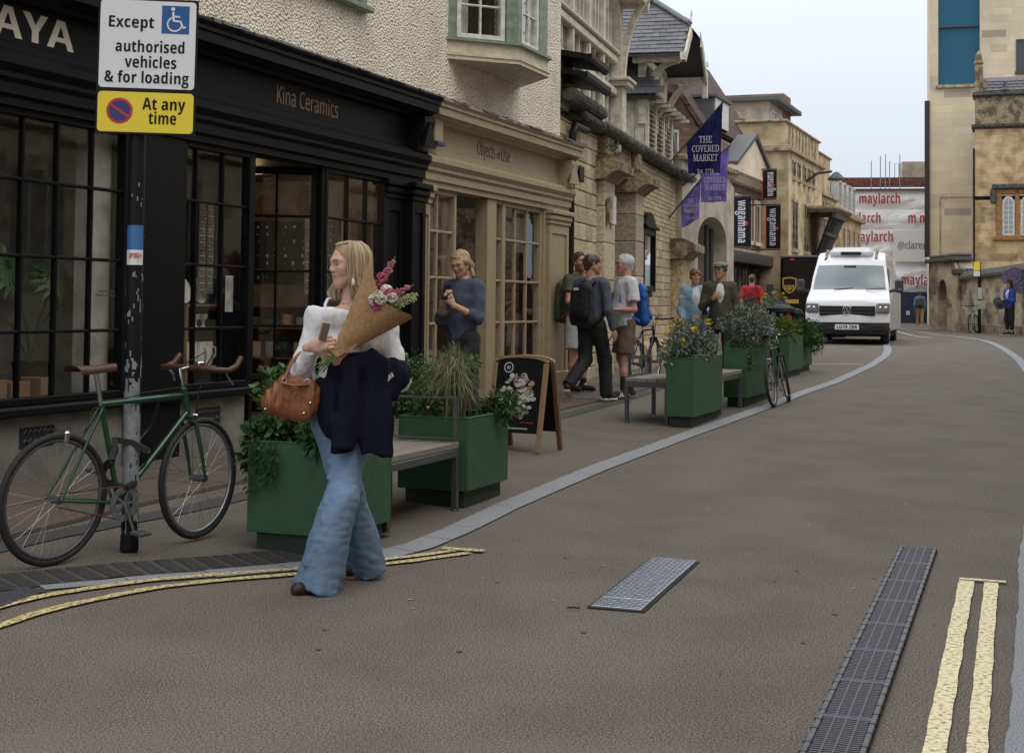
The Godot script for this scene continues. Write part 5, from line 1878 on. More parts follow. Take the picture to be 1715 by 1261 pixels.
func wrapped_building() -> void:
	var B := Basis(Vector3(0.985, 0, 0.17), Vector3.UP, Vector3(-0.17, 0, 0.985)).scaled(Vector3.ONE * 1.173)  # drawn at 1 : 1.173
	var o := Vector3(22.64, -0.273, -88.0)
	var k := thing("wrapped_building", "building site wrapped in white lettered sheeting", "building", o, B)
	var f := FastNoiseLite.new()
	f.frequency = 0.5
	f.fractal_octaves = 4
	for band in [[2.45, 3.75], [3.75, 5.6], [5.6, 6.6], [6.6, 7.55]]:
		var m := Mb.new()
		var nx := 60
		var ny := 10
		var at := func(i: int, j: int) -> Vector3:
			var x := -9.0 + 18.0 * i / nx
			var v := j / float(ny)
			var y := lerpf(band[0], band[1], v)
			var bag := sin(v * PI)
			return Vector3(x, y, 0.12 * bag + 0.16 * f.get_noise_3d(x * 1.3, y * 2.4, band[0]) * (0.3 + bag))
		for i in nx:
			for j in ny:
				m.quad(at.call(i, j), at.call(i + 1, j), at.call(i + 1, j + 1), at.call(i, j + 1))
		part(k, "sheeting", m, M.white_wrap)
	var pn := Mb.new()
	pn.bb(-0.15, 6.0, 3.95, 5.55, 0.28, 0.31, 0.01)
	var pp := part(k, "banner_panel", pn, mt("panel_grey", Color(0.72, 0.71, 0.7), 0.6))
	text_part(pp, "@clarendon", mt("panel_ink", Color(0.06, 0.07, 0.09), 0.6), Vector3(1.15, 4.78, 0.32), 0.36, 2.1, "Droid Serif", Basis(), false, 0.01)
	for q in [["maylarch", 7.12, -0.8, 2.0], ["maylarch", 6.14, -1.75, 2.0], ["m maylarch", 6.14, 1.9, 2.6], ["maylarch", 5.2, -1.15, 2.0], ["m maylarch", 3.05, 1.0, 2.6]]:
		text_part(k, q[0], M.wrap_red, Vector3(q[2], q[1], 0.36), 0.5, q[3], "Droid Sans", Basis(), true, 0.02)
	var hb := thing("site_hoarding", "dark blue timber hoarding with a door below the white sheeting", "hoarding", o, B)
	for i in 15:
		var m := Mb.new()
		m.bb(-9.0 + i * 1.2, -9.0 + i * 1.2 + 1.19, 0.7, 2.44, 0.35, 0.4, 0.004)
		part(hb, "panel", m, M.navy_board)
	var d := Mb.new()
	d.bb(0.15, 0.95, 0.9, 2.1, 0.4, 0.43, 0.01)
	part(hb, "door", d, M.navy_board)
	d = Mb.new()
	d.bb(0.5, 0.66, 1.3, 1.5, 0.43, 0.44)
	part(hb, "notice", d, M.white_paint)
	d = Mb.new()
	d.bb(-0.35, 0.05, 1.25, 1.65, 0.4, 0.42)
	var rn := part(hb, "warning_sign", d, M.sign_red)
	for y in [1.33, 1.43, 1.53]:
		d = Mb.new()
		d.bb(-0.28, -0.02, y, y + 0.03, 0.42, 0.425)
		part(rn, "print", d, M.white_paint)
	# frame above
	var bm := Mb.new()
	bm.bb(-9, 9, 7.75, 8.2, -0.4, 0.2)
	bm.bb(-9, 9, 7.55, 7.62, -0.6, 0.3)
	part(k, "steel_beam", bm, mt("rust_steel", Color(0.2, 0.07, 0.06), 0.7, {tex = "blotch_hard", s = 0.5}))
	bm = Mb.new()
	bm.bb(0.35, 1.65, 8.2, 9.05, -2, -0.3, 0.03)
	part(k, "stair_core", bm, M.render_grey)
	for x in [-1.2, -0.75, -0.5, -0.3, 0.2, 1.5]:
		bm = Mb.new()
		bm.tube([Vector3(x, 7.6, 0.2), Vector3(x, 9.0 + fmod(absf(x) * 1.7, 0.5), 0.2)], 0.025, 5)
		part(k, "scaffold_pole", bm, M.steel)
	bm = Mb.new()
	bm.tube([Vector3(-0.05, 8.2, 0.2), Vector3(-0.05, 8.9, 0.2), Vector3(0.15, 8.9, 0.2), Vector3(0.15, 8.2, 0.2)], 0.02, 5)
	part(k, "ladder", bm, M.steel)
	bm = Mb.new()
	bm.bb(-9, 9, 0.7, 7.7, -8, -0.6)
	part(k, "structure_core", bm, M.render_grey)


func right_side() -> void:
	# modern limestone college building
	var B := facade_basis(105).scaled(Vector3.ONE * 1.233)  # drawn at 1 : 1.233
	var k := thing("modern_stone_building", "tall pale modern stone building with large blue glass window", "building", Vector3(20.75, -0.37, -74), B)
	var w := Mb.new()
	w.bb(0.0, 0.33, 0.5, 19, -10, 0.0)
	w.bb(0.33, 1.94, 0.5, 10.6, -10, 0.0)
	w.bb(1.94, 14, 0.5, 19, -10, 0.0)
	part(k, "wall", w, M.lime_pale)
	w = Mb.new()
	w.bb(0.33, 1.94, 10.6, 12.98, -0.3, -0.22)
	var g := part(k, "glass", w, M.blue_glass)
	w = Mb.new()
	w.bb(0.33, 1.94, 13.05, 19, -0.3, -0.2)
	part(k, "glass", w, M.blue_glass)
	w = Mb.new()
	w.bb(0.33, 1.94, 12.98, 13.05, -0.3, -0.12)
	part(g, "mullion", w, M.dark_metal)
	w = Mb.new()
	w.bb(0.24, 1.96, 10.5, 10.62, 0.0, 0.14, 0.01)
	part(k, "window_sill", w, M.lime_trim)
	far_window(k, 3.36, 5.4, 11.1, 12.3, 0.01, M.dark_metal, 3, 0.1)
	w = Mb.new()
	w.bb(-0.2, 0.0, 3.7, 10.0, -0.5, 0.1)
	part(k, "metal_fin", w, mt("brown_metal", Color(0.045, 0.035, 0.035), 0.4, {metal = 0.5}))
	w = Mb.new()
	w.bb(0.38, 0.42, 2.4, 6.12, 0.0, 0.03)
	w.bb(1.68, 1.72, 2.4, 6.12, 0.0, 0.03)
	w.bb(0.42, 1.68, 6.08, 6.12, 0.0, 0.03)
	part(k, "panel_joint", w, M.lime_trim)
	# old college range
	var ob := facade_basis(110).scaled(Vector3.ONE * 1.32)  # drawn at 1 : 1.32
	var o := thing("old_college_range", "weathered golden stone college range with slate roof and mullioned window", "building", Vector3(20.51, -0.5, -66), ob)
	w = Mb.new()
	w.bb(0, 10, 0.5, 7.65, -8, 0.0)
	part(o, "wall", w, M.old_stone)
	w = Mb.new()
	w.bb(0, 10, 7.8, 8.75, -8, -0.05)
	part(o, "parapet", w, M.stone_dirty)
	w = Mb.new()
	w.mould([[-1, 7.65], [0.04, 7.65], [0.14, 7.72], [0.14, 7.8], [-1, 7.86]], -0.1, 10)
	w.mould([[-1, 8.75], [0.02, 8.75], [0.08, 8.8], [0.06, 8.9], [-1, 8.92]], -0.08, 10)
	part(o, "string_course", w, M.stone_black)
	w = Mb.new()
	w.bar(Vector3(5, 8.85, -0.35), Vector3(5, 9.5, -1.14), 10, 0.1, Vector3(0, 1, 1))
	var rf := part(o, "roof", w, M.slate_b)
	var up := Vector3(0, 2.35, -2.85).normalized()
	var cs := 0.19
	for j in 5:
		var x := -0.1 * (j % 2)
		var m := Mb.new()
		while x < 2.2:
			var a := Vector3(x, 8.86, -0.28) + up * (j * cs)
			m.quad(a + Vector3(0.01, 0.02, 0.02), a + Vector3(0.21, 0.02, 0.02), a + Vector3(0.21, 0, 0) + up * cs * 1.1, a + Vector3(0.01, 0, 0) + up * cs * 1.1)
			x += 0.22
		part(rf, "slate_course", m, M[["slate_a", "slate_b", "slate_d"][j % 3]])
	w = Mb.new()
	w.tube([Vector3(0.95, 8.95, -0.5), Vector3(0.95, 9.3, -0.5)], 0.06, 8)
	w.lathe([Vector2(0.18, 0), Vector2(0.06, 0.1), Vector2(0.0, 0.1)], 10, Vector3(0.95, 9.0, -0.5))
	part(o, "roof_vent", w, M.lead)
	w = Mb.new()
	w.box(Vector3(0.13, 9.3, -0.2), Vector3(0.26, 1.1, 0.3), Basis(), 0.05)
	w.box(Vector3(0.2, 9.2, -0.2), Vector3(0.34, 0.5, 0.34), Basis(), 0.12)
	w.lathe([Vector2(0.12, 9.85), Vector2(0.17, 9.9), Vector2(0.12, 10.0), Vector2(0.1, 10.2), Vector2(0, 10.35)], 8, Vector3(0.12, 0, -0.2))
	part(o, "pinnacle", w, M.stone_dirty)
	w = Mb.new()
	w.bb(0.55, 2.6, 5.62, 5.78, 0, 0.16, 0.03)
	w.bb(0.5, 0.68, 5.15, 5.62, 0, 0.15, 0.03)
	part(o, "hood_mould", w, M.stone_black)
	w = Mb.new()
	w.bb(0.68, 0.86, 4.0, 5.62, -0.05, 0.06, 0.02)
	w.bb(1.28, 1.42, 4.0, 5.62, -0.05, 0.05, 0.02)
	w.bb(0.86, 2.2, 5.45, 5.62, -0.05, 0.05, 0.02)
	w.bb(0.6, 2.2, 3.9, 4.06, -0.05, 0.12, 0.02)
	part(o, "window_surround", w, mt("rust_stone", Color(0.36, 0.2, 0.09), 0.9, {tex = "stone_tone", s = 0.8}))
	for x in [1.07, 1.65]:
		w = Mb.new()
		var ap := arch_poly(0.38, 5.1, 0.28, 4.08)
		for i in ap.size():
			ap[i].x += x
		w.extrude(ap, 0.005, 0.02)
		var wi := part(o, "window_light", w, M.white_paint)
		w = Mb.new()
		var aq := arch_poly(0.28, 5.1, 0.2, 4.14)
		for i in aq.size():
			aq[i].x += x
		w.extrude(aq, 0.02, 0.026)
		part(wi, "pane", w, mt("lead_glass", Color(0.3, 0.33, 0.36), 0.15))
		w = Mb.new()
		for yy in 6:
			w.bb(x - 0.14, x + 0.14, 4.25 + yy * 0.16, 4.27 + yy * 0.16, 0.026, 0.034)
		w.bb(x - 0.012, x + 0.012, 4.14, 5.28, 0.026, 0.036)
		part(wi, "glazing_bar", w, M.white_paint)
	w = Mb.new()
	w.bb(-0.06, 0.0, 3.0, 7.0, -0.1, 0.06)
	part(o, "drainpipe", w, M.sign_black)
	# boundary wall with gate, nearer
	var wb := facade_basis(188.0)
	var c := thing("garden_wall", "stained old stone boundary wall with dark coping along the curved pavement", "wall", Vector3(17.5, 0, -58.0), wb)
	w = Mb.new()
	w.bb(0.0, 20, 0.4, 2.75, -0.5, 0.0)
	part(c, "wall", w, mt("wall_stain", Color(0.62, 0.53, 0.4), 0.92, {tex = "ashlar_old", s = 0.28, det = ["blotch_hard", Vector3(0.05, 0.1, 0.05)], bump = ["grain_soft", 0.5]}))
	w = Mb.new()
	w.bb(0.0, 20, 0.4, 1.1, 0.0, 0.1, 0.03)
	part(c, "wall_base", w, M.stone_dirty)
	var xx := 0.0
	while xx < 16.0:
		w = Mb.new()
		var l := rng.randf_range(0.6, 1.0)
		w.mould([[-0.6, 2.75], [0.12, 2.75], [0.12, 2.85], [-0.05, 3.05], [-0.4, 3.05], [-0.6, 2.85]], xx, xx + l - 0.01)
		part(c, "coping_stone", w, M.stone_black)
		xx += l
	var gw := thing("gate_wall", "taller stone wall bay with a small arched timber gate", "wall", Vector3(17.47, 0, -62.0), facade_basis(179.6))
	w = Mb.new()
	var pp := PackedVector2Array([Vector2(-0.1, 0.4), Vector2(-0.1, 3.5), Vector2(3.3, 3.5), Vector2(3.9, 3.0), Vector2(3.9, 0.4)])
	var hole := arch_poly(1.2, 2.3, 0.5, 0.4)
	for i in range(hole.size() - 1, -1, -1):
		pp.append(hole[i] + Vector2(1.8, 0))
	w.extrude(pp, -0.6, 0.1)
	part(gw, "wall", w, M.wall_stain)
	w = Mb.new()
	w.bb(-0.25, 3.5, 3.5, 3.66, -0.65, 0.24, 0.03)
	w.bb(-0.2, 3.3, 3.66, 3.82, -0.65, 0.05, 0.05)
	w.bb(3.3, 4.1, 2.95, 3.2, -0.65, 0.2, 0.05)
	part(gw, "coping", w, M.stone_black)
	for i in 6:
		w = Mb.new()
		w.bb(1.2 + i * 0.2, 1.395 + i * 0.2, 0.5, 2.8, -0.32, -0.26, 0.01)
		part(gw, "gate_plank", w, mt("gate_wood", Color(0.42, 0.25, 0.09), 0.6, {tex = "blotch", s = Vector3(6, 0.7, 6)}))


func opposite_college() -> void:  # the stone front across the street, seen mirrored in the shop windows
	var B := Basis(-U, Vector3.UP, -NN)
	var o := P(24, 9.0)
	var k := thing("college_front", "long golden stone college front across the street from the shops", "building", o, B)
	var w := Mb.new()
	w.bb(0, 60, 0, 7.2, -6, 0.0)
	part(k, "wall", w, M.college_stone)
	w = Mb.new()
	w.mould([[-1, 7.2], [0.2, 7.2], [0.25, 7.4], [0.05, 7.5], [-1, 7.8]], 0, 60)
	w.mould([[-0.5, 4.2], [0.0, 4.2], [0.12, 4.3], [0.0, 4.4], [-0.5, 4.4]], 0, 60)
	part(k, "string_course", w, M.stone_dirty)
	for i in 14:
		far_window(k, 2.0 + i * 4.2, 3.3 + i * 4.2, 1.8, 3.6, 0.0, M.lime_trim, 2, 0.1, 0.15)
		far_window(k, 2.0 + i * 4.2, 3.3 + i * 4.2, 4.9, 6.6, 0.0, M.lime_trim, 2, 0.1, 0.15)


func planter(s0: float, s1: float, n0: float, n1: float, hgt: float, label: String, turn := 0.0) -> Transform3D:  # green box on a dark plinth; returns its frame: x along n, z towards the camera
	var c := GS((s0 + s1) / 2, (n0 + n1) / 2)
	var b := Basis(NN, Vector3.UP, -U) * Basis(Vector3.UP, turn)
	var o := thing("planter", label, "planter", c, b, "green street planters")
	var w := (n1 - n0) / 2
	var l := (s1 - s0) / 2
	var p := Mb.new()
	p.bb(-w + 0.04, w - 0.04, -0.08, 0.1, -l + 0.04, l - 0.04)
	part(o, "plinth", p, M.plinth_dark)
	var t := 0.012
	for q in [[-w, w, l - t, l], [-w, w, -l, -l + t], [-w, -w + t, -l + t, l - t], [w - t, w, -l + t, l - t]]:
		p = Mb.new()
		p.bb(q[0], q[1], 0.1, hgt, q[2], q[3], 0.002)
		part(o, "panel", p, M.planter_green)
	p = Mb.new()
	for q in [[-w, w, l - 0.03, l + 0.003], [-w, w, -l - 0.003, -l + 0.03]]:
		p.bb(q[0], q[1], hgt, hgt + 0.008, q[2], q[3], 0.002)
	for q in [[-w - 0.003, -w + 0.03], [w - 0.03, w + 0.003]]:
		p.bb(q[0], q[1], hgt, hgt + 0.008, -l + 0.03, l - 0.03, 0.002)
	part(o, "rim", p, M.planter_green)
	p = Mb.new()
	p.bb(-w + t, w - t, hgt - 0.06, hgt - 0.04, -l + t, l - t)
	part(o, "soil", p, M.soil)
	return o.transform


func bench(s0: float, s1: float, n0: float, n1: float, hgt: float, label: String, rail: bool) -> void:
	var c := GS((s0 + s1) / 2, (n0 + n1) / 2)
	var o := thing("bench", label, "bench", c, Basis(NN, Vector3.UP, -U), "timber-topped street benches")
	var w := (n1 - n0) / 2
	var l := (s1 - s0) / 2
	var k := 4
	for i in k:
		var p := Mb.new()
		var x0 := -w + i * 2.0 * w / k
		p.bb(x0 + 0.004, x0 + 2.0 * w / k - 0.004, hgt - 0.045, hgt, -l, l, 0.006)
		part(o, "plank", p, M.wood_grey)
	var f := Mb.new()
	for x in [-w + 0.02, w - 0.02]:
		f.bb(x - 0.02, x + 0.02, hgt - 0.095, hgt - 0.046, -l + 0.05, l - 0.05, 0.003)
	for z in [-l + 0.02, l - 0.02]:
		f.bb(-w, w, hgt - 0.096, hgt - 0.046, z - 0.02, z + 0.02, 0.003)
	part(o, "frame", f, M.bench_steel)
	for x in [-w + 0.022, w - 0.022]:
		for z in [-l + 0.022, l - 0.022]:
			var g := Mb.new()
			g.bb(x - 0.02, x + 0.02, 0.015, hgt - 0.097, z - 0.02, z + 0.02, 0.003)
			g.lathe([Vector2(0, 0.0), Vector2(0.032, 0.0), Vector2(0.03, 0.012), Vector2(0.012, 0.016), Vector2(0, 0.02)], 10, Vector3(x, -0.002, z))
			part(o, "leg", g, M.bench_steel)
	if rail:
		var r := Mb.new()
		for z in [-l + 0.1, l - 0.12]:
			r.bar(Vector3(-w + 0.01, hgt, z), Vector3(-w + 0.01, hgt + 0.2, z), 0.012, 0.03, Vector3(0, 0, 1))
		r.bar(Vector3(-w + 0.01, hgt + 0.2, -l + 0.09), Vector3(-w + 0.01, hgt + 0.2, l - 0.11), 0.012, 0.03, Vector3.UP)
		r.bar(Vector3(-w + 0.01, hgt + 0.012, -l + 0.09), Vector3(-w + 0.01, hgt + 0.012, l - 0.11), 0.012, 0.02, Vector3.UP)
		part(o, "arm_rail", r, M.bench_steel)


func street_furniture() -> void:
	rng.seed = 91
	mt("planter_green", Color(0.042, 0.108, 0.06), 0.65, {spec = 0.35, tex = "blotch_soft", s = 1.1, bump = ["grain_soft", 0.03]})
	mt("plinth_dark", Color(0.018, 0.03, 0.022), 0.7)
	mt("soil", Color(0.03, 0.024, 0.018), 0.95)
	mt("bench_steel", Color(0.13, 0.14, 0.155), 0.4, {metal = 0.75})
	planter(-11.6, -10.9, 2.22, 2.76, 0.59, "green planter of broad-leaved shrubs by the signpost")
	planter(-9.74, -9.0, 2.26, 2.76, 0.57, "green planter with feathery grass beside the lettered board")
	planter(-3.98, -2.66, 2.57, 2.86, 0.69, "tall narrow green planter with yellow-flowered shrub at the bench end")
	planter(-1.35, 0.25, 2.58, 2.86, 0.68, "tall green planter of silvery shrub with bicycle leaning on it")
	planter(4.45, 5.7, 1.98, 2.32, 0.62, "green planter of pale grassy leaves past the litter bin")
	planter(6.0, 7.1, 1.95, 2.24, 0.6, "short green planter closest to the white van")
	bench(-10.86, -9.78, 2.2, 2.72, 0.44, "weathered timber bench between the two low planters", false)
	bench(-3.8, -2.7, 2.08, 2.55, 0.46, "weathered bench attached to the yellow-flowered planter", true)
	bench(-2.55, -1.42, 2.3, 2.82, 0.46, "weathered bench between the two tall planters", false)
	var rl := thing("bench_rail", "low steel rail standing on the timber bench before the leafy planter", "rail", GS(-9.86, 2.3, 0.44), Basis(NN, Vector3.UP, -U))
	var m := Mb.new()
	for x in [-0.05, 0.42]:
		m.bar(Vector3(x, 0, 0), Vector3(x, 0.27, 0), 0.03, 0.012, Vector3(1, 0, 0))
	m.bar(Vector3(-0.05, 0.27, 0), Vector3(0.42, 0.27, 0), 0.03, 0.012)
	m.bar(Vector3(-0.05, 0.008, 0), Vector3(0.42, 0.008, 0), 0.03, 0.012)
	part(rl, "frame", m, M.bench_steel)
	signpost()
	lettered_board()
	litter_bin()
	mt("bike_green", Color(0.012, 0.06, 0.03), 0.3, {coat = 0.6})
	mt("bike_black", Color(0.014, 0.014, 0.016), 0.35)
	mt("bike_mint", Color(0.3, 0.42, 0.38), 0.35)
	mt("rubber", Color(0.016, 0.016, 0.017), 0.75)
	mt("chrome", Color(0.6, 0.6, 0.6), 0.2, {metal = 1.0})
	mt("leather_brown", Color(0.085, 0.034, 0.018), 0.45, {tex = "blotch", s = 8.0})
	var rear := Vector3(-2.285, 0, -7.52)
	rear.y = gh(rear) + 0.336
	bike("bicycle", "dark green road bicycle with brown saddle locked to the signpost", rear, Vector3(0.55, 0.018, -0.81), 4.0, M.bike_green, "bullhorn", 0.15)
	var r2 := GS(-1.12, 3.1, 0.285)
	bike("bicycle", "black city bicycle leaning against the tall silvery planter", r2, (GS(-0.15, 3.1, 0.285) - r2).normalized(), -7.0, M.bike_black, "flat", 0.3, 0.85)
	var r3 := Vector3(16.6, gh(Vector3(16.6, 0, -53.3)) + 0.34, -53.3)
	bike("bicycle", "pale mountain bicycle locked to the post by the old stone wall", r3, Vector3(-0.5, 0.0, 0.87), 3.0, M.bike_mint, "flat", 0.1)
	var r4 := GS(1.3, 0.75, 0.32)
	bike("bicycle", "bicycle parked behind the man with the black backpack", r4, U, 2.0, M.bike_black, "flat", 0.0)
	# post by the wall
	var pb := Vector3(16.5, 0, -52.6)
	pb.y = gh(pb)
	var ps := thing("parking_post", "black post with yellow and white plates by the old stone wall", "post", pb)
	m = Mb.new()
	m.tube([Vector3.ZERO, Vector3(0, 2.5, 0)], 0.06, 10)
	part(ps, "pole", m, M.sign_black)
	for q in [[2.2, 2.5, -0.22, 0.0, M.sign_yellow], [2.0, 2.18, -0.22, 0.0, M.sign_white], [1.2, 1.6, -0.07, 0.07, M.sign_white], [0.85, 1.15, -0.2, 0.2, mt("plate_pale", Color(0.55, 0.62, 0.45), 0.6)]]:
		m = Mb.new()
		m.bb(q[2], q[3], q[0], q[1], 0.06, 0.08, 0.004)
		part(ps, "sign_plate", m, q[4])


func signpost() -> void:
	var at := Vector3(-2.01, 0, -7.95)
	at.y = gh(at)
	var o := thing("signpost", "grey post with peeling black paint carrying parking restriction signs", "signpost", at)
	var m := Mb.new()
	m.tube([Vector3(0, -0.05, 0), Vector3(0.0, 0.92, 0)], 0.044, 20)
	part(o, "pole", m, M.post_grey)
	m = Mb.new()
	m.tube([Vector3(0, 0.92, 0), Vector3(0.0, 3.6, 0)], 0.0435, 20)
	part(o, "upper_pole", m, M.sign_black)
	m = Mb.new()
	m.lathe([Vector2(0.044, 0.0), Vector2(0.05, 0.02), Vector2(0.047, 0.09), Vector2(0.0445, 0.1)], 16)
	part(o, "base_paint", m, M.sign_black)
	# flakes: ragged patches of black on grey below, bare grey on black above
	var f := FastNoiseLite.new()
	f.seed = 12
	f.frequency = 9.0
	f.fractal_octaves = 3
	for pass_i in 2:
		m = Mb.new()
		for iy in 300:
			var y := 0.06 + iy * 0.0075
			for ia in 40:
				var a := TAU * ia / 40.0
				var p := Vector3(cos(a) * 0.13, y * 0.55, sin(a) * 0.13)
				var nz := f.get_noise_3dv(p * 1.5 + Vector3(pass_i * 9, 0, 0))
				var take := false
				if pass_i == 0:
					take = y < 0.92 and nz > 0.44 - 0.62 * maxf(0.0, 1.0 - absf(y - 0.12) / 0.2) - 0.6 * maxf(0.0, 1.0 - (0.92 - y) / 0.1)
				else:
					take = y >= 0.92 and nz > 0.5 - 0.5 * maxf(0.0, 1.0 - absf(y - 0.97) / 0.09) - 0.35 * maxf(0.0, 1.0 - absf(y - 1.34) / 0.16)
				if take:
					var a2 := TAU * (ia + 1) / 40.0
					var r := 0.0449
					m.quad(Vector3(cos(a2) * r, y, sin(a2) * r), Vector3(cos(a) * r, y, sin(a) * r), Vector3(cos(a) * r, y + 0.0076, sin(a) * r), Vector3(cos(a2) * r, y + 0.0076, sin(a2) * r))
		part(o, "paint_flakes", m, M.sign_black if pass_i == 0 else M.post_grey).set_meta("kind", "stuff")
	# sticker
	m = Mb.new()
	for ia in 10:
		var a0 := 0.25 + 2.3 * ia / 10.0
		var a1 := 0.25 + 2.3 * (ia + 1) / 10.0
		var r := 0.0452
		m.quad(Vector3(cos(a1) * r, 1.52, sin(a1) * r), Vector3(cos(a0) * r, 1.52, sin(a0) * r), Vector3(cos(a0) * r, 1.6, sin(a0) * r), Vector3(cos(a1) * r, 1.6, sin(a1) * r))
	var st := part(o, "sticker", m, M.sign_white)
	m = Mb.new()
	for ia in 10:
		var a0 := 0.25 + 2.3 * ia / 10.0
		var a1 := 0.25 + 2.3 * (ia + 1) / 10.0
		var r := 0.0452
		m.quad(Vector3(cos(a1) * r, 1.6, sin(a1) * r), Vector3(cos(a0) * r, 1.6, sin(a0) * r), Vector3(cos(a0) * r, 1.73, sin(a0) * r), Vector3(cos(a1) * r, 1.73, sin(a1) * r))
	part(st, "picture", m, mt("sticker_blue", Color(0.06, 0.2, 0.5), 0.5, {tex = "blotch_hard", s = 14.0}))
	text_part(st, "SPIRIA", M.sign_red, Vector3(0.012, 1.57, 0.046), 0.024, 0.07, "Droid Sans", Basis(), true, 0.002)
	# sign plates, facing the camera side of the street
	var B := Basis(Vector3.UP, 0.1) * Basis(Vector3(0, 0, 1), -0.012)
	var cx := 0.02
	var plates := [[1.97 + 0.245, 2.2 + 0.245, M.sign_yellow], [2.205 + 0.245, 2.69 + 0.245, M.sign_white], [2.71 + 0.245, 3.32 + 0.245, M.sign_white]]
	for q in plates:
		m = Mb.new()
		m.bb(-0.262, 0.262, q[0] - 0.004, q[1] + 0.004, 0.05, 0.057, 0.002)
		var bk := part(o, "sign_plate", m, M.sign_black, Transform3D(B, Vector3(cx, 0, 0)))
		m = Mb.new()
		var x := 0.25
		var y0: float = q[0] + 0.008
		var y1: float = q[1] - 0.008
		var r := 0.02
		var poly := PackedVector2Array()
		for c in [[x - r, y1 - r, 0], [-x + r, y1 - r, 1], [-x + r, y0 + r, 2], [x - r, y0 + r, 3]]:
			for i in 5:
				var a: float = PI / 2 * (c[2] + i / 4.0)
				poly.append(Vector2(c[0] + cos(a) * r, c[1] + sin(a) * r))
		m.extrude(poly, 0.057, 0.0585)
		part(bk, "sign_face", m, q[2])
	var T2 := Transform3D(B, Vector3(cx, 0, 0))
	var tx := func(txt: String, x: float, y: float, h: float, w: float) -> void:
		text_part(o, txt, M.sign_black, T2 * Vector3(x, y, 0.0595), h, w, "Droid Sans", B, true, 0.002)
	tx.call("At any", 0.095, 2.375, 0.062, 0.225)
	tx.call("time", 0.09, 2.3, 0.062, 0.145)
	tx.call("& for loading", 0.0, 2.515, 0.06, 0.44)
	tx.call("vehicles", 0.02, 2.597, 0.06, 0.27)
	tx.call("authorised", 0.015, 2.68, 0.06, 0.36)
	tx.call("Except", -0.09, 2.81, 0.06, 0.235)
	# no-waiting roundel
	m = Mb.new()
	m.lathe([Vector2(0, 0.001), Vector2(0.069, 0.001), Vector2(0.069, 0.0)], 28, T2 * Vector3(-0.135, 2.335, 0.0587), B * Basis(Vector3.RIGHT, PI / 2))
	var ro := part(o, "roundel", m, M.sign_red)
	m = Mb.new()
	m.lathe([Vector2(0, 0.0017), Vector2(0.056, 0.0017), Vector2(0.056, 0.0)], 28, T2 * Vector3(-0.135, 2.335, 0.0587), B * Basis(Vector3.RIGHT, PI / 2))
	part(ro, "disc", m, M.sign_navy)
	m = Mb.new()
	m.box(T2 * Vector3(-0.135, 2.335, 0.0607), Vector3(0.125, 0.013, 0.001), B * Basis(Vector3(0, 0, 1), -0.6))
	part(ro, "slash", m, M.sign_red)
	# wheelchair badge
	m = Mb.new()
	m.bb(0.07, 0.215, 2.755, 2.905, 0.0586, 0.0598, 0.0)
	var wc := part(o, "badge", m, M.sign_blue, T2)
	m = Mb.new()
	var z := 0.0605
	m.ball(Vector3(0.128, 2.886, z), Vector3(0.011, 0.011, 0.001), 12, 4)
	m.bar(Vector3(0.129, 2.872, z), Vector3(0.133, 2.822, z), 0.001, 0.011, Vector3(1, 0, 0))
	m.bar(Vector3(0.131, 2.849, z), Vector3(0.165, 2.846, z), 0.001, 0.009, Vector3(0, 1, 0))
	m.bar(Vector3(0.132, 2.824, z), Vector3(0.169, 2.822, z), 0.001, 0.01, Vector3(0, 1, 0))
	m.bar(Vector3(0.167, 2.826, z), Vector3(0.184, 2.786, z), 0.001, 0.01, Vector3(1, 0, 0))
	m.bar(Vector3(0.18, 2.786, z), Vector3(0.197, 2.793, z), 0.001, 0.009, Vector3(0, 1, 0))
	for i in 14:
		var a0 := 1.9 + i * 0.29
		var c := Vector3(0.138, 2.806, z)
		m.bar(c + Vector3(cos(a0), sin(a0), 0) * 0.037, c + Vector3(cos(a0 + 0.32), sin(a0 + 0.32), 0) * 0.037, 0.001, 0.008, Vector3(cos(a0), sin(a0), 0))
	part(wc, "wheelchair_symbol", m, M.sign_white, Transform3D())
	# roundel above, cut by the top of the frame in the photograph
	m = Mb.new()
	m.lathe([Vector2(0, 0.0015), Vector2(0.2, 0.0015), Vector2(0.2, 0.0)], 36, T2 * Vector3(0.0, 3.27, 0.0587), B * Basis(Vector3.RIGHT, PI / 2))
	var rt := part(o, "roundel", m, M.sign_red)
	m = Mb.new()
	m.lathe([Vector2(0, 0.002), Vector2(0.16, 0.002), Vector2(0.16, 0.0)], 36, T2 * Vector3(0.0, 3.27, 0.0587), B * Basis(Vector3.RIGHT, PI / 2))
	part(rt, "disc", m, M.sign_white)


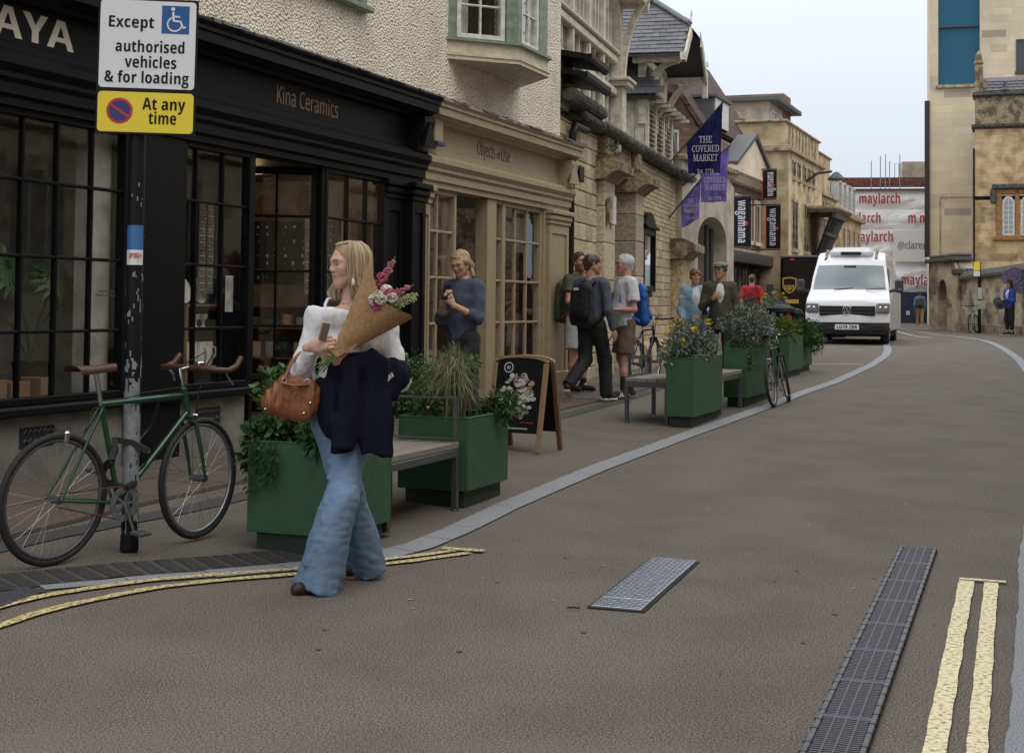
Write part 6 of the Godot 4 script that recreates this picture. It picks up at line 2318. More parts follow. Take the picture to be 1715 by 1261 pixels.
func lettered_board() -> void:
	# A-board with a pottery picture
	var c := Vector3(0.12, 0, -12.95)
	c.y = gh(c)
	var x := Vector3(0.86, 0, 0.51).normalized()
	var B := Basis(x, Vector3.UP, x.cross(Vector3.UP))
	var o := thing("pavement_board", "black A-board in a wooden frame showing pottery beside the planter", "sign", c, B)
	var lean := 0.19
	for side in [1.0, -1.0]:
		var L := Basis(Vector3.RIGHT, -lean) if side > 0 else Basis(Vector3.UP, PI) * Basis(Vector3.RIGHT, -lean)
		var X := Transform3D(L, Vector3(0, 0, 0.2 * side))
		for sx in [-1.0, 1.0]:
			var f := Mb.new()
			f.bb(sx * 0.25 - 0.022, sx * 0.25 + 0.022, 0.0, 0.76, -0.015, 0.015, 0.004)
			part(o, "leg", f, M.wood if side > 0 else M.wood_dark, X)
		var b := Mb.new()
		var poly := PackedVector2Array([Vector2(-0.229, 0.16), Vector2(0.229, 0.16), Vector2(0.229, 0.77)])
		for i in 9:
			var t := PI * (i / 8.0)
			poly.append(Vector2(cos(t) * 0.229, 0.77 + sin(t) * 0.045))
		poly.append(Vector2(-0.229, 0.77))
		b.extrude(poly, -0.008, 0.008)
		var bd := part(o, "board", b, M.sign_black, X)
		b = Mb.new()
		for i in 10:
			var t0 := PI * i / 10.0
			var t1 := PI * (i + 1) / 10.0
			b.bar(Vector3(cos(t0) * 0.262, 0.768 + sin(t0) * 0.052, 0), Vector3(cos(t1) * 0.262, 0.768 + sin(t1) * 0.052, 0), 0.03, 0.024, Vector3(cos(t0), sin(t0), 0))
		part(o, "top_rail", b, M.wood, X)
		if side < 0:
			continue
		# printed pottery: flat discs and vessels
		var pm := Mb.new()
		var cols := [Color(0.05, 0.2, 0.19), Color(0.42, 0.5, 0.52), Color(0.5, 0.44, 0.3), Color(0.42, 0.48, 0.36), Color(0.24, 0.02, 0.05), Color(0.5, 0.55, 0.62), Color(0.38, 0.3, 0.16), Color(0.28, 0.36, 0.2), Color(0.55, 0.5, 0.5), Color(0.32, 0.05, 0.12)]
		for i in 170:
			var a := rng.randf() * TAU
			var rr := sqrt(rng.randf())
			var ctr := Vector3(cos(a) * 0.165 * rr, 0.47 + sin(a) * 0.2 * rr, 0.0085 + i * 0.00004)
			pm.col = cols[rng.randi() % cols.size()]
			var s := rng.randf_range(0.009, 0.032)
			var flat := rng.randf_range(0.35, 1.0)
			for k in 12:
				var a0 := TAU * k / 12.0
				var a1 := TAU * (k + 1) / 12.0
				pm.tri(ctr, ctr + Vector3(cos(a0) * s, sin(a0) * s * flat, 0), ctr + Vector3(cos(a1) * s, sin(a1) * s * flat, 0))
			if i % 3 == 0:
				pm.col = cols[(i * 7) % cols.size()]
				for k in 12:
					var a0 := TAU * k / 12.0
					var a1 := TAU * (k + 1) / 12.0
					var c2 := ctr + Vector3(0, 0, 0.00003)
					pm.tri(c2, c2 + Vector3(cos(a0) * s, sin(a0) * s * flat, 0) * 0.55, c2 + Vector3(cos(a1) * s, sin(a1) * s * flat, 0) * 0.55)
		part(bd, "pottery_print", pm, mt("print_vc", Color(1, 1, 1), 0.6, {vc = true}))
		var ring := Mb.new()
		for k in 16:
			var a0 := TAU * k / 16.0
			ring.box(Vector3(-0.115 + cos(a0) * 0.042, 0.72 + sin(a0) * 0.042, 0.009), Vector3(0.008, 0.013, 0.001), Basis(Vector3(0, 0, 1), a0))
		ring.box(Vector3(-0.125, 0.72, 0.009), Vector3(0.006, 0.03, 0.001))
		ring.box(Vector3(-0.105, 0.72, 0.009), Vector3(0.006, 0.03, 0.001))
		ring.box(Vector3(-0.115, 0.72, 0.009), Vector3(0.02, 0.006, 0.001))
		part(bd, "badge_print", ring, M.sign_white)
		for q in [["HANDMADE GIFTS", 0.25, 0.15, -0.14], ["HOMEWARE", 0.233, 0.12, -0.155], ["POTTERY CLASSES", 0.216, 0.16, -0.135], ["PORCELAIN PENDANT DEMONSTRATIONS", 0.197, 0.34, -0.04]]:
			text_part(bd, q[0], M.sign_white, Vector3(q[3], q[1], 0.009), 0.013, q[2], "Droid Sans", Basis(), true, 0.001)
		text_part(bd, "THE MARKET", M.sign_red, Vector3(0.12, 0.25, 0.009), 0.012, 0.13, "Droid Sans", Basis(), true, 0.001)


func litter_bin() -> void:
	var c := Vector3(4.74, 0, -26.2)
	c.y = gh(c)
	var o := thing("litter_bin", "black domed litter bin with red and yellow labels behind the planters", "bin", c)
	var m := Mb.new()
	m.lathe([Vector2(0, 0), Vector2(0.22, 0), Vector2(0.24, 0.05), Vector2(0.24, 0.72), Vector2(0.22, 0.74), Vector2(0.0, 0.74)], 20)
	part(o, "body", m, M.sign_black)
	for i in 4:
		var a := TAU * i / 4.0 + 0.5
		m = Mb.new()
		m.bar(Vector3(cos(a) * 0.21, 0.74, sin(a) * 0.21), Vector3(cos(a) * 0.21, 0.96, sin(a) * 0.21), 0.05, 0.03)
		part(o, "strut", m, M.sign_black)
	m = Mb.new()
	m.lathe([Vector2(0, 0.96), Vector2(0.25, 0.96), Vector2(0.26, 0.99), Vector2(0.24, 1.05), Vector2(0.14, 1.1), Vector2(0, 1.12)], 20)
	part(o, "hood", m, M.sign_black)
	m = Mb.new()
	m.bb(0.04, 0.14, 0.82, 0.92, 0.2, 0.23)
	part(o, "red_label", m, M.sign_red)
	m = Mb.new()
	m.bb(-0.09, 0.0, 0.6, 0.7, 0.235, 0.245)
	part(o, "yellow_label", m, M.sign_yellow)
	var c2 := Vector3(5.16, 0, -27.0)
	c2.y = gh(c2)
	var b := thing("bollard", "short black bollard with a red band next to the litter bin", "bollard", c2)
	m = Mb.new()
	m.lathe([Vector2(0.1, 0), Vector2(0.09, 0.85), Vector2(0.13, 0.87), Vector2(0.13, 0.95), Vector2(0.09, 1.02), Vector2(0, 1.04)], 16)
	part(b, "shaft", m, M.sign_black)
	m = Mb.new()
	m.lathe([Vector2(0.096, 0.72), Vector2(0.1, 0.74), Vector2(0.1, 0.82), Vector2(0.096, 0.84)], 16)
	part(b, "red_band", m, M.sign_red)


func wheel(o: Node3D, at: Vector3, r: float, rim_m: Material, xf: Transform3D, tyre_w := 0.014) -> void:
	var m := Mb.new()
	var seg := 40
	for i in seg:
		pass
	var ring := []
	for i in seg + 1:
		var a := TAU * i / seg
		ring.append(Vector3(cos(a) * (r - tyre_w), sin(a) * (r - tyre_w), 0))
	m.tube(ring, tyre_w, 8, false, 1.0, Vector3(0, 0, 1))
	var w := part(o, "wheel", m, M.rubber, xf * Transform3D(Basis(), at))
	m = Mb.new()
	ring = []
	for i in seg + 1:
		var a := TAU * i / seg
		ring.append(Vector3(cos(a), sin(a), 0) * (r - tyre_w * 2.3))
	m.tube(ring, tyre_w * 0.65, 6, false, 1.0, Vector3(0, 0, 1))
	part(w, "rim", m, rim_m)
	m = Mb.new()
	m.tube([Vector3(0, 0, -0.05), Vector3(0, 0, 0.05)], 0.02, 10)
	part(w, "hub", m, M.iron)
	m = Mb.new()
	for i in 28:
		var a := TAU * i / 28.0
		var s := 0.03 if i % 2 else -0.03
		var e := a + (0.5 if i % 4 < 2 else -0.5)
		m.tube([Vector3(cos(e) * 0.02, sin(e) * 0.02, s), Vector3(cos(a), sin(a), 0) * (r - tyre_w * 2.4)], 0.0013, 4, false)
	part(w, "spokes", m, M.chrome).set_meta("kind", "stuff")


func bike(called: String, label: String, rear: Vector3, dir: Vector3, lean: float, fm: Material, bars: String, steer: float, size := 1.0) -> void:
	var x := dir.normalized()
	var zz := x.cross(Vector3.UP).normalized()
	var b := Basis(x, zz.cross(x).normalized(), zz) * Basis(Vector3.RIGHT, deg_to_rad(lean))
	b = b.scaled(Vector3.ONE * size)
	var o := thing(called, label, "bicycle", rear, b)  # origin at the rear hub; x forward, y up, z to the rider's right
	var r := 0.336
	var fh := Vector3(0.985, 0, 0)
	var bbk := Vector3(0.42, -0.065, 0)
	var sc := Vector3(0.27, 0.46, 0)
	var ht := Vector3(0.84, 0.5, 0)
	var hb := Vector3(0.885, 0.36, 0)
	wheel(o, Vector3.ZERO, r, M.iron if bars == "bullhorn" else M.steel, Transform3D(), 0.0175 if bars == "bullhorn" else 0.021)
	var axis := (ht - hb).normalized()
	var SX := Transform3D(Basis(), hb) * Transform3D(Basis(axis, steer), Vector3.ZERO) * Transform3D(Basis(), -hb)
	wheel(o, fh, r, M.steel, SX, 0.0175 if bars == "bullhorn" else 0.021)
	var m := Mb.new()
	for q in [[sc, ht - axis * 0.03, 0.014], [hb + axis * 0.02, bbk, 0.016], [sc, bbk, 0.015]]:
		m.tube([q[0], q[1]], q[2], 10)
	for s in [-1.0, 1.0]:
		m.tube([bbk + Vector3(-0.02, 0, 0.02 * s), Vector3(0, 0, 0.055 * s)], 0.009, 8)
		m.tube([sc + Vector3(0, -0.02, 0.015 * s), Vector3(0, 0, 0.055 * s)], 0.008, 8)
	m.tube([hb - axis * 0.01, ht + axis * 0.01], 0.019, 10)
	part(o, "frame", m, fm)
	m = Mb.new()
	for s in [-1.0, 1.0]:
		m.tube([hb + Vector3(0.0, -0.01, 0.02 * s), hb + Vector3(0.0, -0.03, 0.048 * s), hb.lerp(fh, 0.6) + Vector3(0.0, 0, 0.05 * s), fh + Vector3(-0.005, 0, 0.05 * s)], [0.013, 0.013, 0.011, 0.008], 8)
	m.tube([hb + Vector3(0, -0.02, -0.05), hb + Vector3(0, -0.01, 0.05)], 0.014, 8)
	part(o, "fork", m, fm, SX)
	m = Mb.new()
	var st := sc + (sc - bbk).normalized() * 0.17
	m.tube([sc, st], 0.012, 8)
	part(o, "seatpost", m, M.chrome)
	m = Mb.new()
	var prof := [[-0.13, 0.07], [-0.1, 0.078], [-0.04, 0.062], [0.02, 0.035], [0.09, 0.024], [0.145, 0.02]]
	for i in prof.size() - 1:
		var a: Array = prof[i]
		var e: Array = prof[i + 1]
		for k in 8:
			var t0 := -PI * 0.1 + PI * 1.2 * k / 8.0
			var t1 := -PI * 0.1 + PI * 1.2 * (k + 1) / 8.0
			var p := func(q: Array, t: float) -> Vector3:
				var sag: float = 0.02 * absf(q[0]) * 4.0
				return st + Vector3(q[0] - 0.02, 0.03 + sin(t) * 0.03 + sag * 0.5 - 0.02, cos(t) * q[1])
			m.squad(p.call(a, t1), p.call(a, t0), p.call(e, t0), p.call(e, t1), Vector3(0, sin(t1), cos(t1)), Vector3(0, sin(t0), cos(t0)), Vector3(0, sin(t0), cos(t0)), Vector3(0, sin(t1), cos(t1)))
	part(o, "saddle", m, M.leather_brown if bars == "bullhorn" else M.rubber)
	var hs := ht + axis * 0.12
	m = Mb.new()
	m.tube([ht, hs, hs + Vector3(0.08, 0.005, 0)], 0.012, 8)
	part(o, "stem", m, M.chrome, SX)
	var hc := hs + Vector3(0.08, 0.005, 0)
	m = Mb.new()
	if bars == "bullhorn":
		for s in [-1.0, 1.0]:
			m.tube([hc, hc + Vector3(0.0, 0, 0.12 * s), hc + Vector3(0.01, -0.005, 0.19 * s), hc + Vector3(0.07, -0.01, 0.215 * s), hc + Vector3(0.14, 0.01, 0.215 * s), hc + Vector3(0.185, 0.055, 0.21 * s)], 0.0165, 10)
	else:
		m.tube([hc + Vector3(-0.05, 0.02, -0.3), hc + Vector3(0, 0, -0.1), hc + Vector3(0, 0, 0.1), hc + Vector3(-0.05, 0.02, 0.3)], 0.013, 8)
	part(o, "handlebar", m, M.leather_brown if bars == "bullhorn" else M.rubber, SX)
	m = Mb.new()
	for s in [-1.0, 1.0]:
		m = Mb.new()
		m.tube([hc + Vector3(0.05, 0.0, 0.2 * s), hc + Vector3(0.1, -0.05, 0.19 * s), hc + Vector3(0.13, -0.09, 0.2 * s)], 0.006, 6)
		part(o, "brake_lever", m, M.chrome, SX)
	m = Mb.new()
	m.box(hc + Vector3(0.02, 0.02, 0.05), Vector3(0.05, 0.03, 0.04), Basis(), 0.006)
	part(o, "bell", m, M.chrome, SX)
	m = Mb.new()
	for s in [-1.0, 1.0]:
		m.tube([hc + Vector3(0.05, 0.01, 0.1 * s), hc + Vector3(0.14, 0.08, 0.03 * s), hc + Vector3(0.1, -0.02, 0.0), hb + Vector3(0.05, 0.02, 0)], 0.004, 5)
	m.tube([ht + Vector3(-0.02, 0.02, 0.02), sc.lerp(ht, 0.5) + Vector3(0, 0.022, 0), sc + Vector3(-0.05, -0.02, 0.0), sc + Vector3(-0.1, -0.14, 0)], 0.003, 5)
	part(o, "brake_cable", m, M.rubber)
	m = Mb.new()
	m.lathe([Vector2(0.06, -0.004), Vector2(0.092, -0.004), Vector2(0.092, 0.004), Vector2(0.06, 0.004), Vector2(0.06, -0.004)], 24, bbk + Vector3(0, 0, 0.045), Basis(Vector3.RIGHT, PI / 2))
	for i in 5:
		var a := TAU * i / 5.0
		m.bar(bbk + Vector3(0, 0, 0.045), bbk + Vector3(cos(a) * 0.07, sin(a) * 0.07, 0.045), 0.012, 0.006, Vector3(0, 0, 1))
	part(o, "chainring", m, M.steel)
	m = Mb.new()
	m.tube([bbk + Vector3(0.0, 0.09, 0.045), Vector3(0, 0.035, 0.045)], 0.004, 5)
	m.tube([bbk + Vector3(0.0, -0.09, 0.045), Vector3(0, -0.035, 0.045)], 0.004, 5)
	part(o, "chain", m, mt("rust_chain", Color(0.1, 0.04, 0.03), 0.7))
	for s in [-1.0, 1.0]:
		m = Mb.new()
		var ca := Vector3(0.06, -0.155, 0) if s > 0 else Vector3(-0.06, 0.155, 0)
		m.tube([bbk + Vector3(0, 0, 0.05 * s), bbk + ca + Vector3(0, 0, 0.065 * s)], 0.009, 6)
		var ck := part(o, "crank", m, M.chrome)
		m = Mb.new()
		m.box(bbk + ca + Vector3(0, 0, 0.115 * s), Vector3(0.08, 0.018, 0.085), Basis(), 0.004)
		part(ck, "pedal", m, M.iron)
	m = Mb.new()
	m.box(Vector3(0.04, r * 0.93, 0), Vector3(0.03, 0.06, 0.07), Basis(), 0.008)
	m.box(hb + Vector3(0.03, -0.02, 0), Vector3(0.04, 0.05, 0.06), Basis(), 0.008)
	part(o, "brake_caliper", m, M.chrome)
	if bars == "bullhorn":
		m = Mb.new()
		var ul := sc.lerp(ht, 0.42)
		m.tube([ul + Vector3(0, -0.02, -0.02), ul + Vector3(0.02, -0.2, -0.06), ul + Vector3(0.12, -0.25, -0.1), ul + Vector3(0.2, -0.17, -0.09), ul + Vector3(0.18, 0.0, -0.02)], 0.009, 8)
		part(o, "u_lock", m, M.bike_black)
		m = Mb.new()
		for k in 22:
			var a := TAU * k / 11.0
			var cc := bbk + Vector3(0.02, 0.2, 0.0)
			var c0 := cc + Vector3(cos(a) * 0.13, sin(a) * 0.12, sin(k * 1.7) * 0.06)
			var a2 := TAU * (k + 1) / 11.0
			m.bar(c0, cc + Vector3(cos(a2) * 0.13, sin(a2) * 0.12, sin((k + 1) * 1.7) * 0.06), 0.028, 0.028)
		part(o, "chain_lock", m, M.rubber)


func van() -> void:
	mt("van_white", Color(0.66, 0.67, 0.7), 0.32, {coat = 0.6})
	mt("van_plastic", Color(0.03, 0.031, 0.034), 0.55)
	mt("van_glass", Color(0.15, 0.185, 0.2), 0.3, {spec = 0.6})
	mt("lamp_lens", Color(0.16, 0.165, 0.17), 0.08, {spec = 0.8, coat = 0.8})
	var z := Vector3(-sin(deg_to_rad(17.0)), 0, cos(deg_to_rad(17.0)))
	var b := Basis(Vector3(z.z, 0, -z.x), Vector3.UP, z)
	var at := Vector3(8.55, 0, -38.0)
	at.y = gh(at) + 0.01
	b = b.scaled(Vector3(1.07, 1.0, 1.07))
	var o := thing("delivery_van", "white delivery van with roof cooling unit facing down the street", "van", at, b)
	# side profile: y, z, half width, how far the corners sweep back, roof crown
	var pr := [[0.26, 0.0, 0.9, 0.16, 0.0], [0.4, 0.04, 0.96, 0.18, 0.0], [0.56, 0.04, 0.985, 0.18, 0.0], [0.72, 0.035, 0.99, 0.19, 0.0], [0.82, 0.02, 0.99, 0.2, 0.0], [1.02, -0.02, 0.985, 0.22, 0.0], [1.16, -0.1, 0.97, 0.22, 0.0], [1.4, -0.5, 0.93, 0.2, 0.01], [1.75, -0.76, 0.89, 0.19, 0.01], [2.05, -1.02, 0.84, 0.18, 0.02], [2.26, -1.25, 0.815, 0.14, 0.04], [2.4, -1.6, 0.8, 0.05, 0.06], [2.46, -2.1, 0.8, 0.0, 0.06], [2.47, -4.0, 0.8, 0.0, 0.06], [2.45, -5.8, 0.8, 0.0, 0.06], [2.3, -5.9, 0.83, 0.0, 0.0], [0.4, -5.95, 0.97, 0.0, 0.0]]
	var K := 28
	var rows := []
	for i in pr.size() - 1:
		var p0: Array = pr[maxi(i - 1, 0)]
		var p1: Array = pr[i]
		var p2: Array = pr[i + 1]
		var p3: Array = pr[mini(i + 2, pr.size() - 1)]
		for s in 3:
			var t := s / 3.0
			var q := []
			for c in 5:
				q.append(lerpf(p1[c], p2[c], t) if i > 11 else cubic_interpolate(p1[c], p2[c], p0[c], p3[c], t))
			rows.append(q)
	rows.append(pr[-1])
	var pt := func(r: Array, u: float) -> Vector3:
		var e: float = absf(u)
		return Vector3(u * r[2], r[0] - r[4] * e * e * e, r[1] - r[3] * pow(e, 2.6))
	var body := Mb.new()
	var glass := Mb.new()
	var low := Mb.new()
	var nrm := func(i: int, k: int) -> Vector3:
		var u := -1.0 + 2.0 * k / K
		var a: Vector3 = pt.call(rows[mini(i + 1, rows.size() - 1)], u) - pt.call(rows[maxi(i - 1, 0)], u)
		var c: Vector3 = pt.call(rows[i], minf(u + 0.04, 1.0)) - pt.call(rows[i], maxf(u - 0.04, -1.0))
		return c.cross(a).normalized()
	for i in rows.size() - 1:
		for k in K:
			var u0 := -1.0 + 2.0 * k / K
			var u1 := -1.0 + 2.0 * (k + 1) / K
			var y: float = (rows[i][0] + rows[i + 1][0]) / 2
			var dst := body
			if rows[i][1] > -2.0 and y > 1.41 and y < 2.03 and absf(u0 + u1) / 2 < 0.93:
				dst = glass
			elif rows[i][1] > -2.0 and y < 0.56:
				dst = low
			dst.squad(pt.call(rows[i], u0), pt.call(rows[i], u1), pt.call(rows[i + 1], u1), pt.call(rows[i + 1], u0), nrm.call(i, k), nrm.call(i, k + 1), nrm.call(i + 1, k + 1), nrm.call(i + 1, k))
	for e in [-1.0, 1.0]:
		for i in rows.size() - 1:
			var a: Vector3 = pt.call(rows[i], e)
			var c: Vector3 = pt.call(rows[i + 1], e)
			var side := func(p: Vector3, t: float) -> Vector3:
				var yy := lerpf(p.y, 0.36, t)
				var w := 0.99 if yy < 1.3 else lerpf(0.99, 0.8, (yy - 1.3) / 1.2)
				return Vector3(e * lerpf(absf(p.x), w, minf(1.0, t * 3.0)), yy, p.z)
			for t in 6:
				if a.y < 0.45:
					continue
				body.quad(side.call(a, (t + 1) / 6.0), side.call(c, (t + 1) / 6.0), side.call(c, t / 6.0), side.call(a, t / 6.0))
	part(o, "body", body, M.van_white)
	part(o, "windscreen", glass, M.van_glass)
	part(o, "bumper", low, M.van_plastic)
	var m := Mb.new()
	for e in [-1.0, 1.0]:
		m = Mb.new()
		m.quad(Vector3(e * 0.965, 1.36, -0.95), Vector3(e * 0.965, 1.36, -1.95), Vector3(e * 0.87, 2.0, -1.95), Vector3(e * 0.87, 2.0, -1.25))
		part(o, "side_window", m, M.van_glass)
		m = Mb.new()
		m.box(Vector3(e * 0.83, 0.93, -0.08), Vector3(0.32, 0.25, 0.1), Basis(Vector3.UP, e * 0.33), 0.03)
		var hl := part(o, "headlight", m, M.lamp_lens)
		for q in [-0.07, 0.06]:
			m = Mb.new()
			m.ball(Vector3(e * 0.83 + q, 0.92, -0.03 - e * q * 0.3), Vector3(0.05, 0.06, 0.02), 10, 6)
			part(hl, "reflector", m, M.chrome)
		m = Mb.new()
		m.box(Vector3(e * 1.17, 1.5, -0.75), Vector3(0.2, 0.34, 0.14), Basis(Vector3.UP, -e * 0.15), 0.04)
		m.bar(Vector3(e * 0.95, 1.36, -0.8), Vector3(e * 1.1, 1.4, -0.76), 0.06, 0.07)
		var mi := part(o, "mirror", m, M.van_plastic)
		m = Mb.new()
		m.box(Vector3(e * 1.19, 1.42, -0.675), Vector3(0.1, 0.02, 0.01))
		part(mi, "indicator", m, M.lamp_lens)
		m = Mb.new()
		m.box(Vector3(e * 0.72, 0.42, 0.0), Vector3(0.3, 0.16, 0.06), Basis(Vector3.UP, e * 0.25), 0.02)
		part(o, "air_intake", m, M.black_void)
		for zz in [-0.75, -4.4]:
			m = Mb.new()
			m.lathe([Vector2(0.0, -0.1), Vector2(0.3, -0.1), Vector2(0.345, -0.06), Vector2(0.345, 0.06), Vector2(0.3, 0.1), Vector2(0.0, 0.1)], 28, Vector3(e * 0.84, 0.345, zz), Basis(Vector3(0, 0, 1), PI / 2))
			var wh := part(o, "wheel", m, M.rubber)
			m = Mb.new()
			m.lathe([Vector2(0.0, 0.11), Vector2(0.2, 0.11), Vector2(0.23, 0.1)], 20, Vector3(e * 0.84, 0.345, zz), Basis(Vector3(0, 0, 1), -e * PI / 2))
			part(wh, "hub_cap", m, M.steel)
	m = Mb.new()
	m.box(Vector3(0, 0.86, 0.0), Vector3(1.3, 0.26, 0.06), Basis(), 0.02)
	var gr := part(o, "grille", m, M.black_void)
	for y in [0.79, 0.89, 0.975]:
		m = Mb.new()
		m.box(Vector3(0, y, 0.025), Vector3(1.26, 0.022, 0.03), Basis(), 0.006)
		part(gr, "grille_bar", m, M.chrome if y > 0.95 else M.van_plastic)
	m = Mb.new()
	m.lathe([Vector2(0.098, 0.0), Vector2(0.11, 0.012), Vector2(0.118, 0.0), Vector2(0.098, 0.0)], 24, Vector3(0, 0.87, 0.055), Basis(Vector3.RIGHT, PI / 2))
	var bc := Vector3(0, 0.87, 0.062)
	for e in [-1.0, 1.0]:
		for q in [[Vector2(0.035, 0.095), Vector2(0.0, 0.015)], [Vector2(0.075, 0.06), Vector2(0.042, -0.075)], [Vector2(0.042, -0.075), Vector2(0.0, 0.0)]]:
			m.bar(bc + Vector3(q[0].x * e, q[0].y, 0), bc + Vector3(q[1].x * e, q[1].y, 0), 0.012, 0.018, Vector3(1, 0, 0))
	part(o, "badge", m, M.chrome)
	m = Mb.new()
	m.box(Vector3(0, 0.44, 0.05), Vector3(0.56, 0.13, 0.02), Basis(), 0.004)
	var np := part(o, "number_plate", m, M.sign_white)
	text_part(np, "LG19 ZBR", M.sign_black, Vector3(0, 0.44, 0.063), 0.085, 0.48, "Droid Sans", Basis(), true, 0.003)
	m = Mb.new()
	for y in [0.32, 0.37, 0.53]:
		m.box(Vector3(0, y, 0.045), Vector3(1.1, 0.02, 0.02))
	part(o, "lower_grille", m, M.black_void)
	# roof unit
	m = Mb.new()
	m.box(Vector3(0, 2.4, -1.62), Vector3(1.06, 0.26, 0.8), Basis(Vector3.RIGHT, 0.08), 0.1)
	var ru := part(o, "cooling_unit", m, M.van_white)
	m = Mb.new()
	m.box(Vector3(0, 2.36, -1.22), Vector3(0.5, 0.09, 0.06), Basis(), 0.03)
	part(ru, "vent", m, M.black_void)
	for e in [-1.0, 1.0]:
		m = Mb.new()
		m.box(Vector3(e * 0.6, 2.3, -1.5), Vector3(0.07, 0.14, 0.5), Basis(Vector3.RIGHT, 0.5), 0.02)
		part(ru, "side_fin", m, M.stone_dirty)
	m = Mb.new()
	m.tube([Vector3(-0.62, 2.22, -1.3), Vector3(-0.62, 2.4, -1.45)], 0.01, 6)
	m.box(Vector3(-0.62, 2.2, -1.26), Vector3(0.05, 0.06, 0.05), Basis(), 0.01)
	part(o, "aerial", m, M.van_plastic)
	m = Mb.new()
	for e in [-0.35, 0.4]:
		m.bar(Vector3(e, 1.405, -0.47), Vector3(e + 0.45, 1.44, -0.545), 0.02, 0.02)
	part(o, "wiper", m, M.van_plastic)
	m = Mb.new()
	m.box(Vector3(0, 2.0, -0.99), Vector3(0.3, 0.1, 0.03), Basis(Vector3.RIGHT, -0.85), 0.01)
	part(o, "mirror_mount", m, M.black_void)
	m = Mb.new()
	m.bb(-0.9, 0.9, 0.2, 0.5, -5.7, -0.35)
	part(o, "underbody", m, M.black_void)


func parcel_truck() -> void:
	mt("truck_brown", Color(0.016, 0.01, 0.007), 0.55, {spec = 0.25})
	mt("gold", Color(0.5, 0.3, 0.06), 0.5)
	var z := Vector3(-sin(deg_to_rad(16.0)), 0, cos(deg_to_rad(16.0)))
	var b := Basis(Vector3(z.z, 0, -z.x), Vector3.UP, z)
	var at := Vector3(9.2, 0, -45.5)
	at.y = gh(at)
	b = b.scaled(Vector3.ONE * 0.87)
	var o := thing("parcel_truck", "dark brown parcel truck with a gold shield parked behind the white van", "truck", at, b)
	var m := Mb.new()
	m.box(Vector3(0, 1.75, -3.0), Vector3(2.3, 2.2, 6.0), Basis(), 0.12)
	part(o, "box_body", m, M.truck_brown)
	m = Mb.new()
	m.box(Vector3(0, 2.82, -3.0), Vector3(2.34, 0.1, 6.04), Basis(), 0.04)
	part(o, "roof_rail", m, mt("truck_trim", Color(0.06, 0.06, 0.09), 0.5))
	m = Mb.new()
	m.box(Vector3(0, 0.5, -3.0), Vector3(2.1, 0.5, 5.8), Basis(), 0.05)
	part(o, "chassis", m, M.black_void)
	for e in [-1.0, 1.0]:
		m = Mb.new()
		m.bar(Vector3(e * 1.12, 1.6, 0.05), Vector3(e * 1.45, 1.75, 0.2), 0.04, 0.04)
		m.box(Vector3(e * 1.48, 1.65, 0.2), Vector3(0.24, 0.42, 0.1), Basis(), 0.03)
		part(o, "mirror", m, M.van_plastic)
		for zz in [-0.9, -4.8]:
			m = Mb.new()
			m.lathe([Vector2(0.0, -0.12), Vector2(0.36, -0.12), Vector2(0.38, 0.0), Vector2(0.36, 0.12), Vector2(0.0, 0.12)], 20, Vector3(e * 0.95, 0.38, zz), Basis(Vector3(0, 0, 1), PI / 2))
			part(o, "wheel", m, M.rubber)
		m = Mb.new()
		m.box(Vector3(e * 0.85, 0.85, 0.02), Vector3(0.25, 0.2, 0.06), Basis(), 0.03)
		part(o, "headlight", m, M.lamp_lens)
	m = Mb.new()
	m.box(Vector3(-0.72, 2.72, 0.01), Vector3(0.16, 0.05, 0.03))
	m.box(Vector3(0.72, 2.72, 0.01), Vector3(0.16, 0.05, 0.03))
	part(o, "marker_light", m, M.sign_red)
	var sh := PackedVector2Array([Vector2(-0.24, 0.26), Vector2(-0.1, 0.3), Vector2(0.1, 0.3), Vector2(0.24, 0.26), Vector2(0.24, -0.05), Vector2(0.14, -0.2), Vector2(0, -0.28), Vector2(-0.14, -0.2), Vector2(-0.24, -0.05)])
	m = Mb.new()
	m.extrude(sh, 0.0, 0.012, Basis(), Vector3(-0.82, 1.8, 0.002))
	var em := part(o, "shield", m, M.gold)
	m = Mb.new()
	var inner := PackedVector2Array()
	for p in sh:
		inner.append(p * 0.86)
	m.extrude(inner, 0.0, 0.016, Basis(), Vector3(-0.82, 1.8, 0.002))
	part(em, "shield_field", m, M.truck_brown)
	text_part(em, "ups", M.gold, Vector3(-0.82, 1.76, 0.02), 0.22, 0.36, "Droid Sans", Basis(), true, 0.008)
	m = Mb.new()
	m.bb(-0.95, -0.5, 1.18, 1.32, 0.005, 0.02)
	part(o, "gold_lettering", m, M.gold)


